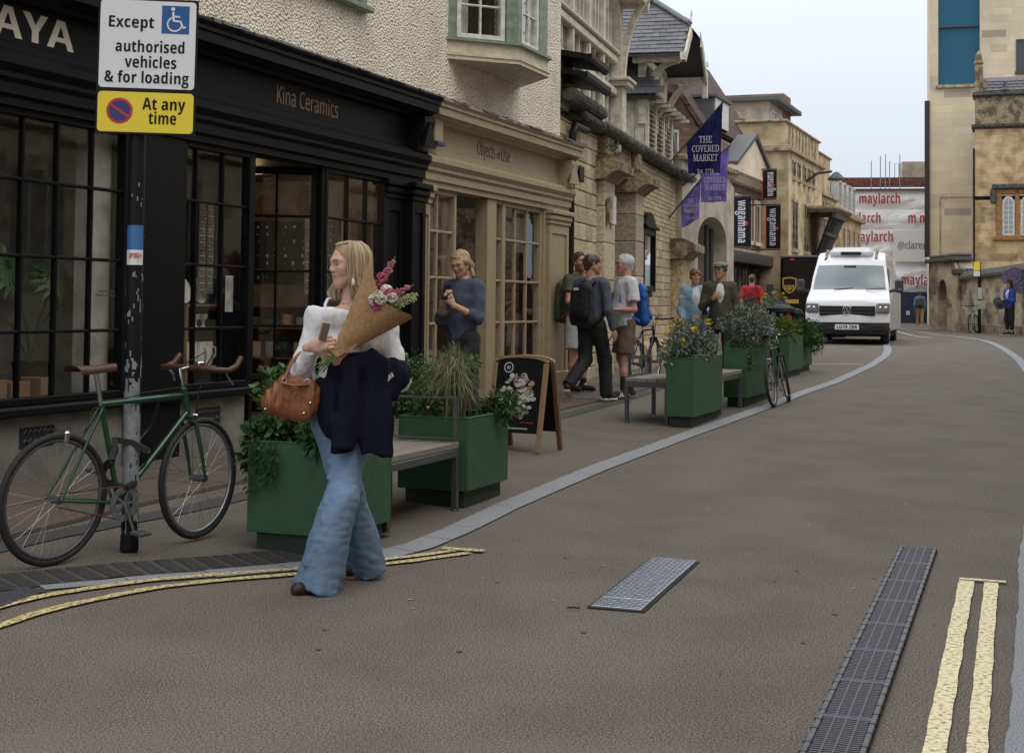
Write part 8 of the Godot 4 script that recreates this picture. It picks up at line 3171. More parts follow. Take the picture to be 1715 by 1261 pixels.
func people() -> void:
	mt("cl_slate", Color(0.065, 0.085, 0.14), 0.85, {tex = "weave", s = 6.0, rim = 0.3})
	mt("cl_black", Color(0.012, 0.012, 0.014), 0.8, {rim = 0.25})
	mt("cl_bluegrey", Color(0.075, 0.09, 0.125), 0.8, {tex = "weave", s = 6.0, rim = 0.2})
	mt("cl_white", Color(0.68, 0.7, 0.75), 0.85, {tex = "weave", s = 6.0})
	mt("cl_stone", Color(0.5, 0.5, 0.52), 0.85, {tex = "weave", s = 6.0})
	mt("cl_brown", Color(0.15, 0.105, 0.075), 0.85, {tex = "weave", s = 6.0})
	mt("cl_olive", Color(0.075, 0.066, 0.05), 0.85, {tex = "weave", s = 6.0})
	mt("cl_denim", Color(0.22, 0.36, 0.48), 0.85, {tex = "denim", s = 4.0})
	mt("cl_red", Color(0.4, 0.012, 0.02), 0.8, {tex = "weave", s = 6.0})
	mt("cl_royal", Color(0.018, 0.055, 0.3), 0.8, {rim = 0.2})
	mt("cl_tan", Color(0.36, 0.22, 0.13), 0.85)
	mt("cl_jean", Color(0.08, 0.16, 0.28), 0.85)
	mt("bag_blue", Color(0.01, 0.11, 0.42), 0.6, {tex = "blotch", s = 4.0})
	mt("bag_olive", Color(0.05, 0.06, 0.035), 0.7)
	mt("bag_red", Color(0.4, 0.05, 0.07), 0.7)
	mt("hair_white", Color(0.55, 0.55, 0.55), 0.6, {tex = "weave", s = Vector3(14, 3, 14)})
	mt("hair_brown", Color(0.07, 0.04, 0.025), 0.5, {tex = "weave", s = Vector3(14, 3, 14)})
	mt("hair_fair", Color(0.4, 0.28, 0.16), 0.5, {tex = "weave", s = Vector3(14, 3, 14)})
	mt("hair_auburn", Color(0.18, 0.06, 0.025), 0.5, {tex = "weave", s = Vector3(14, 3, 14)})
	mt("cap_tweed", Color(0.22, 0.23, 0.2), 0.9, {tex = "weave", s = 8.0})
	mt("gum_sole", Color(0.3, 0.14, 0.06), 0.7)
	mt("white_rubber", Color(0.6, 0.58, 0.55), 0.7)
	# --- woman reading her phone in front of the tan shop
	var h := 1.7
	var at := GP(-0.45, -13.7)
	var yaw := -0.55
	person("woman in slate-blue top reading a phone outside the tan shop", at, yaw, h, {
		"ell": Vector3(0.19, 1.08, 0.03), "elr": Vector3(-0.19, 1.06, 0.06), "wrl": Vector3(0.06, 1.2, 0.25), "wrr": Vector3(-0.05, 1.22, 0.26), "head": Vector3(0, 1.575, 0.04),
	}, {
		"skin": Color(0.55, 0.33, 0.25), "head_turn": Basis(Vector3.RIGHT, 0.42), "hair": ["tied", M.hair_fair], "head_cell": 0.007, "cell": 0.016, "brow": Color(0.2, 0.12, 0.07),
		"hand_l": [Vector3(-0.35, 0.75, 0.2), Vector3(-0.6, 0.1, -0.8), 0.75], "hand_r": [Vector3(0.35, 0.7, 0.15), Vector3(0.6, 0.1, -0.8), 0.75],
		"top": {"m": M.cl_slate, "sleeve": 1.45, "hem": -0.06, "puff": 0.014, "name": "top"}, "legs": {"m": M.cl_black, "knee": 0.08, "hem": 0.07}, "shoe": M.rubber,
	})
	var X := Transform3D(Basis(Vector3.UP, yaw), at)
	var ph := thing("phone", "dark phone held by the woman outside the tan shop", "phone", X * Vector3(0.0, 1.31, 0.27), X.basis * Basis(Vector3.RIGHT, -0.5))
	var b := Mb.new()
	b.box(Vector3.ZERO, Vector3(0.072, 0.148, 0.009), Basis(), 0.003)
	part(ph, "case", b, M.sign_black)
	b = Mb.new()
	b.box(Vector3(0, 0, -0.005), Vector3(0.064, 0.138, 0.001))
	part(ph, "screen", b, M.far_glass)
	var sb := thing("shoulder_bag", "dark red shoulder bag of the woman reading her phone", "bag", X * Vector3(-0.2, 0.92, -0.08), X.basis)
	b = Mb.new()
	b.box(Vector3.ZERO, Vector3(0.1, 0.32, 0.28), Basis(), 0.03)
	part(sb, "pouch", b, mt("bag_maroon", Color(0.05, 0.008, 0.012), 0.6))
	b = Mb.new()
	b.tube([Vector3(0.0, 0.15, 0.1), Vector3(0.03, 0.45, 0.06), Vector3(0.05, 0.5, 0.02), Vector3(0.02, 0.4, -0.05), Vector3(0, 0.15, -0.1)], 0.012, 6)
	part(sb, "strap", b, M.bag_maroon)
	# --- man in white shorts with an olive and red backpack
	h = 1.82
	at = GP(0.88, -19.5)
	yaw = 0.75
	person("man in pale shorts standing by the tan pilaster", at, yaw, h, {"ell": Vector3(0.26, 1.15, 0.05), "wrl": Vector3(0.22, 0.95, 0.18), "elr": Vector3(-0.24, 1.18, 0.05), "wrr": Vector3(-0.12, 1.12, 0.24)}, {
		"skin": Color(0.5, 0.25, 0.18), "head_turn": Basis(Vector3.UP, -0.4), "hair": ["short", M.hair_brown], "fem": false, "beard": Color(0.25, 0.13, 0.08),
		"top": {"m": M.bag_olive, "sleeve": 0.6, "hem": -0.08}, "legs": {"m": M.cl_stone, "shorts": true, "len": 0.9, "hem": 0.115}, "shoe": M.rubber, "sock": M.cl_black, "sock_len": 0.1,
	})
	X = Transform3D(Basis(Vector3.UP, yaw), at)
	backpack("olive backpack with red edge on the man in pale shorts", X * Transform3D(Basis(Vector3.UP, PI), Vector3(0.0, 1.2, -0.16)), 0.38, 0.6, 0.24, M.bag_olive, M.bag_red)
	# --- man with the black backpack, stepping away
	h = 1.76
	at = GP(0.97, -17.95)
	yaw = 2.55
	person("man in blue-grey jacket and black trousers seen from behind", at, yaw, h, {
		"ell": Vector3(0.27, 1.12, 0.0), "wrl": Vector3(0.22, 0.9, 0.1), "elr": Vector3(-0.25, 1.1, -0.03), "wrr": Vector3(-0.27, 0.86, 0.06),
		"knr": Vector3(-0.08, 0.5, 0.18), "anr": Vector3(-0.08, 0.085, 0.22), "tor": Vector3(-0.09, 0.035, 0.36), "knl": Vector3(0.1, 0.5, 0.02), "anl": Vector3(0.14, 0.21, -0.3), "tol": Vector3(0.15, 0.075, -0.26),
	}, {
		"skin": Color(0.45, 0.25, 0.18), "head_turn": Basis(Vector3.UP, -0.75), "hair": ["short", M.hair_brown], "fem": false, "cell": 0.017,
		"top": {"m": M.cl_bluegrey, "hem": -0.06, "puff": 0.018, "name": "jacket"}, "legs": {"m": M.cl_black, "knee": 0.085, "hem": 0.075}, "shoe": M.rubber, "sole": M.white_rubber,
	})
	X = Transform3D(Basis(Vector3.UP, yaw), at)
	var bp := backpack("black backpack on the man in the blue-grey jacket", X * Transform3D(Basis(Vector3.UP, PI), Vector3(0.0, 1.17, -0.15)), 0.34, 0.54, 0.2, M.cl_black, M.sign_black)
	b = Mb.new()
	b.bb(-0.05, 0.01, 0.16, 0.19, 0.185, 0.2)
	part(bp, "tag", b, M.white_paint)
	# --- white-haired man
	h = 1.78
	at = GP(1.42, -18.6)
	yaw = -1.25
	person("white-haired man in white shirt and brown shorts", at, yaw, h, {
		"ell": Vector3(0.24, 1.1, -0.02), "wrl": Vector3(0.18, 1.1, 0.24), "elr": Vector3(-0.24, 1.1, -0.02), "wrr": Vector3(-0.16, 1.08, 0.22), "pel": Vector3(0, 0.94, 0.02), "waist": Vector3(0, 1.08, 0.05), "knl": Vector3(0.09, 0.5, 0.04), "anl": Vector3(0.1, 0.085, 0.06), "tol": Vector3(0.13, 0.035, 0.2), "anr": Vector3(-0.1, 0.085, -0.12), "tor": Vector3(-0.12, 0.035, 0.02),
	}, {
		"skin": Color(0.52, 0.27, 0.2), "head_turn": Basis(Vector3.UP, -0.15), "hair": ["short", M.hair_white], "fem": false, "brow": Color(0.4, 0.35, 0.3), "fat": 1.16, "cell": 0.017, "head_cell": 0.008,
		"top": {"m": M.cl_white, "sleeve": 0.7, "hem": -0.04, "puff": 0.022}, "legs": {"m": M.cl_brown, "shorts": true, "len": 0.88, "hem": 0.115}, "shoe": M.cl_black, "sole": M.gum_sole, "stripe": M.white_paint, "sock": M.cl_black, "sock_len": 0.2,
	})
	X = Transform3D(Basis(Vector3.UP, yaw), at)
	backpack("bright blue backpack on the white-haired man", X * Transform3D(Basis(Vector3.UP, PI), Vector3(-0.02, 1.17, -0.14)), 0.33, 0.56, 0.22, M.bag_blue, M.bag_blue)
	var gl := thing("spectacles", "thin spectacles worn by the white-haired man", "spectacles", X * Vector3(0.0, 1.672, 0.1), X.basis * Basis(Vector3.UP, -0.15))
	b = Mb.new()
	for e in [-1.0, 1.0]:
		var ring := []
		for i in 13:
			var a := TAU * i / 12.0
			ring.append(Vector3(0.032 * e + cos(a) * 0.022, sin(a) * 0.017, 0.022))
		b.tube(ring, 0.002, 4, false, 1.0, Vector3(0, 0, 1))
		b.tube([Vector3(0.054 * e, 0.004, 0.02), Vector3(0.08 * e, 0.006, -0.06), Vector3(0.08 * e, -0.005, -0.1)], 0.002, 4)
	part(gl, "frame", b, M.iron)
	# --- couple behind the planters
	h = 1.66
	at = GP(2.78, -22.6)
	yaw = 0.12
	person("woman with short auburn hair in a pale denim jacket", at, yaw, h, {"elr": Vector3(-0.22, 1.03, 0.0), "wrr": Vector3(-0.2, 0.85, 0.12), "ell": Vector3(0.22, 1.05, 0.02), "wrl": Vector3(0.1, 1.0, 0.24)}, {
		"skin": Color(0.5, 0.29, 0.21), "hair": ["bob", M.hair_auburn], "head_cell": 0.008, "cell": 0.018, "head_turn": Basis(Vector3.RIGHT, 0.08),
		"tops": [{"m": M.cl_white, "sleeve": 0.4, "hem": -0.06, "puff": 0.006, "name": "shirt"}, {"m": M.cl_denim, "hem": -0.03, "puff": 0.02, "open": 0.055, "name": "jacket"}], "legs": {"m": M.cl_jean}, "shoe": M.rubber,
	})
	var p2 := thing("phone", "black phone held by the woman in the denim jacket", "phone", Transform3D(Basis(Vector3.UP, yaw), at) * Vector3(0.06, 1.04, 0.34), Basis(Vector3.RIGHT, -0.3))
	b = Mb.new()
	b.box(Vector3.ZERO, Vector3(0.075, 0.15, 0.012), Basis(), 0.003)
	part(p2, "case", b, M.sign_black)
	h = 1.74
	at = GP(3.06, -21.9)
	yaw = -0.1
	person("man in flat cap and open brown jacket over a pale shirt", at, yaw, h, {"elr": Vector3(-0.25, 1.1, 0.0), "wrr": Vector3(-0.1, 1.22, 0.2), "ell": Vector3(0.25, 1.08, 0.0)}, {
		"skin": Color(0.42, 0.24, 0.16), "hair": ["short", M.hair_brown], "fem": false, "head_turn": Basis(Vector3.UP, -0.6), "head_cell": 0.008, "cell": 0.018,
		"hand_r": [Vector3(0.4, 0.55, 0.1), Vector3(0.2, 0, -1), 1.1],
		"tops": [{"m": M.cl_white, "hem": -0.1, "puff": 0.006, "name": "shirt"}, {"m": M.cl_olive, "hem": -0.16, "puff": 0.022, "open": 0.055, "name": "jacket"}], "legs": {"m": M.cl_black}, "shoe": M.rubber,
	})
	X = Transform3D(Basis(Vector3.UP, yaw), at)
	var HX := X * Transform3D(Basis(Vector3.UP, -0.6), Vector3(0, 0.932 * h, 0.017))
	var fc := thing("flat_cap", "grey tweed flat cap on the man in the brown jacket", "cap", HX.origin, HX.basis)
	var s := Sdf.new(Vector3(-0.13, 0.02, -0.15), Vector3(0.13, 0.18, 0.18), 0.009)
	s.cap(Vector3(0, 0.085, -0.04), Vector3(0, 0.085, 0.05), 0.1, 0.092, 0.02, Vector3.UP, 0.5)
	s.cut(Vector3(0, 0.06, 0), Vector3(0, -1, 0.05))
	b = Mb.new()
	s.add_to(b)
	part(fc, "crown", b, M.cap_tweed)
	s = Sdf.new(Vector3(-0.13, 0.0, 0.0), Vector3(0.13, 0.14, 0.2), 0.008)
	s.cap(Vector3(-0.035, 0.066, 0.1), Vector3(0.035, 0.066, 0.1), 0.052, 0.052, 0.01, Vector3.UP, 0.22)
	b = Mb.new()
	s.add_to(b)
	part(fc, "peak", b, M.cap_tweed)
	for i in 6:
		pass
	# --- man in red
	h = 1.72
	at = GP(5.8, -36.0)
	person("man in a red shirt with a dark sling bag walking away", at, 2.9, h, {}, {
		"skin": Color(0.45, 0.25, 0.18), "hair": ["short", M.hair_brown], "fem": false, "head_cell": 0.012,
		"top": {"m": M.cl_red, "sleeve": 0.7, "hem": -0.08, "puff": 0.03}, "legs": {"m": M.cl_brown}, "shoe": M.rubber,
	})
	X = Transform3D(Basis(Vector3.UP, 2.9), at)
	var sl := thing("sling_bag", "dark sling bag across the back of the man in red", "bag", X * Vector3(0.02, 1.02, -0.2), X.basis * Basis(Vector3.UP, PI))
	b = Mb.new()
	b.box(Vector3(0, 0, 0), Vector3(0.3, 0.34, 0.12), Basis(Vector3(0, 0, 1), 0.2), 0.05)
	part(sl, "bag", b, M.cl_black)
	b = Mb.new()
	b.tube([Vector3(-0.1, 0.12, 0.0), Vector3(0.02, 0.32, -0.0), Vector3(0.16, 0.44, -0.08)], 0.02, 6, true, 0.4)
	part(sl, "strap", b, M.cl_black)
	# --- walker by the hoarding
	h = 1.66
	at = GP(18.75, -68.5)
	person("walker in blue jacket and tan trousers by the dark hoarding", at, 3.0, h, {"knl": Vector3(0.08, 0.47, 0.14), "anl": Vector3(0.08, 0.08, 0.2), "tol": Vector3(0.08, 0.03, 0.33)}, {
		"skin": Color(0.3, 0.17, 0.12), "hair": ["short", M.hair_brown], "head_cell": 0.016, "cell": 0.026, "fem": false,
		"top": {"m": M.cl_jean, "hem": -0.03, "puff": 0.03, "name": "jacket"}, "legs": {"m": M.cl_tan}, "shoe": M.white_rubber,
	})
	X = Transform3D(Basis(Vector3.UP, 3.0), at)
	backpack("small dark backpack on the walker by the hoarding", X * Transform3D(Basis(Vector3.UP, PI), Vector3(0.0, 1.12, -0.13)), 0.32, 0.46, 0.17, M.bag_olive, M.cl_black)
	# --- woman with the umbrella
	h = 1.68
	at = GP(15.36, -46.0)
	yaw = -1.15
	person("woman in royal blue jacket holding an umbrella by the old wall", at, yaw, h, {"elr": Vector3(-0.2, 1.05, 0.02), "wrr": Vector3(-0.06, 1.08, 0.24), "ell": Vector3(0.2, 1.05, 0.02), "wrl": Vector3(0.05, 1.1, 0.24)}, {
		"skin": Color(0.5, 0.3, 0.22), "hair": ["wavy", M.hair_brown], "head_cell": 0.012, "head_turn": Basis(Vector3.RIGHT, 0.45),
		"tops": [{"m": M.cl_white, "hem": -0.02, "sleeve": 0.5, "puff": 0.006, "name": "shirt"}, {"m": M.cl_royal, "hem": -0.05, "puff": 0.03, "open": 0.06, "name": "jacket"}], "legs": {"m": M.cl_black, "knee": 0.085, "hem": 0.06, "drop": -0.1}, "shoe": M.rubber, "sole": M.white_rubber,
	})
	X = Transform3D(Basis(Vector3.UP, yaw), at)
	umbrella(X)
	var ht := thing("hat", "dark round hat carried by the woman with the umbrella", "hat", X * Vector3(0.02, 0.98, 0.42), Basis(Vector3.RIGHT, 1.2) * Basis(Vector3.FORWARD, 0.2))
	b = Mb.new()
	b.lathe([Vector2(0, 0.09), Vector2(0.08, 0.085), Vector2(0.1, 0.02), Vector2(0.12, 0.005), Vector2(0.2, 0.0), Vector2(0.2, -0.008), Vector2(0, -0.004)], 20)
	part(ht, "crown", b, mt("hat_navy", Color(0.03, 0.035, 0.05), 0.8))
	hero()


func umbrella(X: Transform3D) -> void:
	mt("umb_cloth", Color(0.62, 0.58, 0.72), 0.7, {tex = "umb_print", s = 2.2, back = Color(0.1, 0.08, 0.16)})
	var tip := X * Vector3(0.22, 1.78, -0.32)
	var hand := X * Vector3(0.05, 1.12, 0.28)
	var ax := (tip - hand).normalized()
	# canopy opens towards the street behind her head
	ax = (ax + Vector3(-0.1, 0.1, -0.5)).normalized()
	var sd := ax.cross(Vector3.UP).normalized()
	var o := thing("umbrella", "open patterned purple umbrella resting behind the woman in blue", "umbrella", tip, Basis(sd, ax, sd.cross(ax)))
	for i in 8:
		var m := Mb.new()
		var a0 := TAU * i / 8.0
		var a1 := TAU * (i + 1) / 8.0
		var pt := func(t: float, r: float) -> Vector3:
			var a := lerpf(a0, a1, t)
			var sag := 1.0 - 0.1 * sin(t * PI) * r
			return Vector3(cos(a) * r * 0.62 * sag, 0.02 - 0.2 * r * r, sin(a) * r * 0.62 * sag)
		for j in 6:
			for k in 4:
				m.quad(pt.call(k / 4.0, j / 6.0), pt.call((k + 1) / 4.0, j / 6.0), pt.call((k + 1) / 4.0, (j + 1) / 6.0), pt.call(k / 4.0, (j + 1) / 6.0))
		part(o, "canopy_panel", m, M.umb_cloth)
		m = Mb.new()
		m.tube([Vector3(0, 0.01, 0), Vector3(cos(a0) * 0.3, -0.035, sin(a0) * 0.3), Vector3(cos(a0) * 0.62, -0.185, sin(a0) * 0.62)], 0.004, 5)
		part(o, "rib", m, M.steel)
	var st := Mb.new()
	var hl := o.transform.affine_inverse() * hand
	st.tube([Vector3(0, 0.08, 0), Vector3(0, 0.0, 0), hl], 0.008, 6)
	part(o, "shaft", st, M.sign_black)


func hp(x: float, y: float, z := 0.0) -> Vector3:  # hero's own frame: 3 mm for each photograph pixel at her distance
	return Vector3((x - 585.0) * 0.003, (981.0 - y) * 0.003, z)


func hero() -> void:
	mt("sweater", Color(0.88, 0.88, 0.92), 0.85, {tex = "weave", s = 9.0, rim = 0.35, bump = ["grain_soft", 0.06]})
	mt("jeans", Color(0.185, 0.295, 0.46), 0.85, {tex = "denim", s = 3.0, bump = ["grain", 0.05], vc = true})
	mt("coat_navy", Color(0.009, 0.0105, 0.022), 0.9, {tex = "weave", s = 7.0, spec = 0.25})
	mt("tan_leather", Color(0.25, 0.085, 0.03), 0.42, {tex = "blotch", s = 7.0, bump = ["grain_soft", 0.12]})
	mt("kraft", Color(0.42, 0.25, 0.12), 0.8, {tex = "blotch", s = 5.0, back = Color(0.12, 0.07, 0.03)})
	mt("blonde", Color(1, 1, 1), 0.42, {vc = true, spec = 0.4})
	mt("petal", Color(1, 1, 1), 0.7, {vc = true, back = Color(0.1, 0.06, 0.06)})
	mt("stem_green", Color(0.08, 0.16, 0.03), 0.6)
	mt("shoe_brown", Color(0.022, 0.013, 0.01), 0.5)
	mt("sole_brown", Color(0.16, 0.08, 0.05), 0.7)
	var at := Vector3(-0.8175, 0.164, -7.5)
	at.y = gh(at) - 0.012
	var o := thing("person", "blonde woman in white off-shoulder sweater and wide blue jeans", "person", at)
	var Z := Vector3(0.35, 0, 0.94)  # her front-to-back axis
	var skin := Color(0.57, 0.35, 0.27)
	var pel := hp(575, 697)
	var waist := hp(578, 655)
	var chest := hp(592, 572)
	var neck := hp(592, 514, -0.01)
	var head := hp(585, 447, 0.0)
	var shr := hp(533, 536, 0.03)
	var shl := hp(652, 546, -0.05)
	var elr := hp(507, 628, 0.04)
	var wrr := hp(533, 580, 0.2)
	var ell := hp(668, 634, 0.0)
	var wrl := hp(590, 600, 0.17)
	var hil := hp(600, 700, 0.02)
	var hir := hp(555, 700, 0.0)
	var knl := hp(582, 828, 0.12)
	var anl := hp(553, 955, 0.14)
	var knr := hp(583, 822, -0.06)
	var anr := hp(613, 945, -0.22)
	var s := Sdf.new(Vector3(-0.36, -0.02, -0.4), Vector3(0.4, 1.55, 0.4), 0.014)
	s.cap(pel, waist, 0.14, 0.115, 0.04, Z, 0.7)
	s.cap(waist, chest, 0.115, 0.135, 0.04, Z, 0.68)
	s.cap(shl * 0.75 + neck * 0.25, shr * 0.75 + neck * 0.25, 0.047, 0.047, 0.06)
	s.cap(chest, neck, 0.1, 0.052, 0.05)
	s.cap(neck, head + Vector3(0.012, -0.07, -0.005), 0.051, 0.05, 0.03)
	for q in [[shr, elr, wrr], [shl, ell, wrl]]:
		s.cap(q[0], q[1], 0.045, 0.036, 0.03)
		s.cap(q[1], q[2], 0.036, 0.025, 0.02)
	for q in [[hil, knl, anl], [hir, knr, anr]]:
		s.cap(q[0], q[1], 0.075, 0.055, 0.03)
		s.cap(q[1], q[2], 0.054, 0.032, 0.03)
	var m := Mb.new()
	m.col = skin
	s.add_to(m)
	var HB := Basis(Vector3.UP, -1.02) * Basis(Vector3.RIGHT, 0.05)
	var HX := Transform3D(HB.scaled(Vector3.ONE * 0.98), head)
	add_head(m, HX, skin, Color(0.46, 0.18, 0.17), Color(0.26, 0.17, 0.1), 0.0048, true)
	# her right hand (holds the wallet) and left hand (holds the bouquet)
	add_hand(m, wrr, Vector3(0.8, 0.2, 0.25), Vector3(0.35, -0.1, -0.9), 0.75, -1.0, 0.92, 0.0045, skin)
	add_hand(m, wrl, Vector3(-0.9, 0.25, 0.12), Vector3(-0.1, 0.1, -1.0), 0.95, 1.0, 0.92, 0.0045, skin)
	part(o, "body", m, M.skin)
	hero_hair(o, HX)
	# sweater
	s = Sdf.new(hp(470, 700, -0.3), hp(725, 495, 0.38), 0.0115)
	s.cap(hp(574, 668), hp(582, 640), 0.14, 0.135, 0.04, Z, 0.78, true, false)
	s.cap(hp(582, 640), hp(592, 580), 0.135, 0.13, 0.04, Z, 0.74)
	s.cap(hp(592, 580), hp(592, 548), 0.13, 0.12, 0.05, Z, 0.72)
	s.cap(hp(542, 538, 0.03), hp(645, 552, -0.05), 0.05, 0.052, 0.06)
	s.cap(hp(534, 541, 0.03), elr, 0.05, 0.06, 0.05)
	s.cap(elr, elr.lerp(wrr, 0.93), 0.06, 0.038, 0.03, Vector3.ZERO, 1.0, false, true)
	s.cap(hp(650, 550, -0.05), ell, 0.052, 0.06, 0.05)
	s.cap(ell, ell.lerp(wrl, 0.8), 0.06, 0.045, 0.03, Vector3.ZERO, 1.0, false, true)
	s.cap(hp(534, 528, 0.035), hp(640, 540, -0.045), 0.056, 0.056, 0.05)
	s.cap(hp(560, 530, 0.05), hp(610, 534, 0.03), 0.07, 0.07, 0.05)
	s.cut(hp(555, 518), Vector3(0.1, 1, 0.0).normalized())
	var fn := cloth_noise(21)
	fn.frequency = 6.0
	s.ripple(fn, 0.015, Vector3(1.0, 0.9, 1.0))
	fn = cloth_noise(22)
	fn.frequency = 15.0
	s.ripple(fn, 0.008, Vector3(1.3, 0.6, 1.0))
	m = Mb.new()
	s.add_to(m)
	part(o, "sweater", m, M.sweater)
	m = Mb.new()
	m.tube([hp(549, 522, 0.095), hp(549, 511, 0.08), hp(552, 502, 0.052), hp(556, 501, 0.01)], 0.008, 6, true, 0.4)
	part(o, "strap", m, mt("strap_lilac", Color(0.6, 0.58, 0.68), 0.7))
	# jeans
	s = Sdf.new(hp(480, 1000, -0.42), hp(690, 655, 0.38), 0.0115)
	s.cap(hp(576, 706), hp(578, 660), 0.152, 0.13, 0.04, Z, 0.76, false, true)
	s.cap(hil, knl, 0.098, 0.082, 0.05)
	s.cap(knl, hp(543, 978, 0.15), 0.084, 0.124, 0.03, Vector3(0.3, 0, 0.95), 1.25, false, true)
	s.cap(hir, knr, 0.098, 0.08, 0.04)
	s.cap(knr, hp(615, 963, -0.21), 0.082, 0.104, 0.03, Vector3(0.5, 0, 0.85), 1.25, false, true)
	for q in [[562, 834, 0.19, 600, 815, 0.18], [561, 770, 0.12, 612, 748, 0.12], [560, 795, 0.15, 610, 770, 0.14], [556, 862, 0.22, 580, 850, 0.22], [530, 930, 0.26, 556, 880, 0.24], [566, 900, 0.25, 560, 965, 0.27], [600, 870, -0.08, 622, 905, -0.12], [606, 900, -0.12, 630, 940, -0.14], [598, 850, -0.04, 616, 870, -0.06], [585, 725, 0.11, 620, 735, 0.1]]:
		s.cap(hp(q[0], q[1], q[2] - 0.012), hp(q[3], q[4], q[5] - 0.012), 0.011, 0.006, 0.03)
	fn = cloth_noise(31)
	fn.frequency = 5.0
	s.ripple(fn, 0.012, Vector3(1.2, 0.6, 1.2))
	fn = cloth_noise(32)
	fn.frequency = 11.0
	fn.fractal_type = FastNoiseLite.FRACTAL_RIDGED
	s.ripple(fn, 0.005, Vector3(0.8, 1.3, 0.8))
	m = Mb.new()
	var wear := FastNoiseLite.new()
	wear.frequency = 9.0
	wear.fractal_octaves = 4
	s.add_to(m, Transform3D(), func(p: Vector3) -> Color:
		var d := 0.0
		for q in [[hil, knl], [hir, knr]]:
			var c := Geometry3D.get_closest_point_to_segment(p, q[0], q[1])
			var front := (p - c).normalized().dot(Vector3(-0.45, 0.1, 0.88))
			d = maxf(d, clampf(front, 0, 1) * clampf(1.0 - absf(p.y - 0.55) / 0.3, 0, 1))
		var v := 0.74 + 0.06 * wear.get_noise_3dv(p) + 0.5 * d * (0.85 + 0.25 * wear.get_noise_3dv(p * 2.0))
		return Color(v * 1.02, v, v * 0.97))
	part(o, "jeans", m, M.jeans)
	# shoes
	for q in [[hp(564, 972, 0.12), hp(520, 969, 0.27), hp(552, 950, 0.14)], [hp(628, 954, -0.28), hp(590, 961, -0.14), hp(617, 940, -0.22)]]:
		s = Sdf.new(q[0].min(q[1]) - Vector3.ONE * 0.1, q[0].max(q[1]) + Vector3.ONE * 0.14, 0.01)
		s.cap(q[0], q[1], 0.034, 0.036, 0.02)
		s.cap(q[2], q[0].lerp(q[1], 0.35), 0.036, 0.034, 0.04)
		m = Mb.new()
		s.add_to(m)
		var sh := part(o, "shoe", m, M.shoe_brown)
		m = Mb.new()
		var fd: Vector3 = (q[1] - q[0]).normalized()
		m.bar(q[0] - fd * 0.035 + Vector3(0, -0.036, 0), q[1] + fd * 0.04 + Vector3(0, -0.034, 0), 0.082, 0.018, Vector3.UP, 0.008)
		part(sh, "sole", m, M.sole_brown)
	m = Mb.new()
	m.ball(hp(595, 474, 0.085), Vector3(0.009, 0.02, 0.008), 10, 6)
	m.ball(hp(595, 466, 0.082), Vector3(0.005, 0.006, 0.005), 8, 5)
	part(o, "earring", m, M.ceramic)
	m = Mb.new()
	m.tube([hp(568, 506, 0.075), hp(578, 511, 0.085), hp(590, 509, 0.075)], 0.0012, 4)
	part(o, "necklace", m, M.iron)
	hero_things(at)


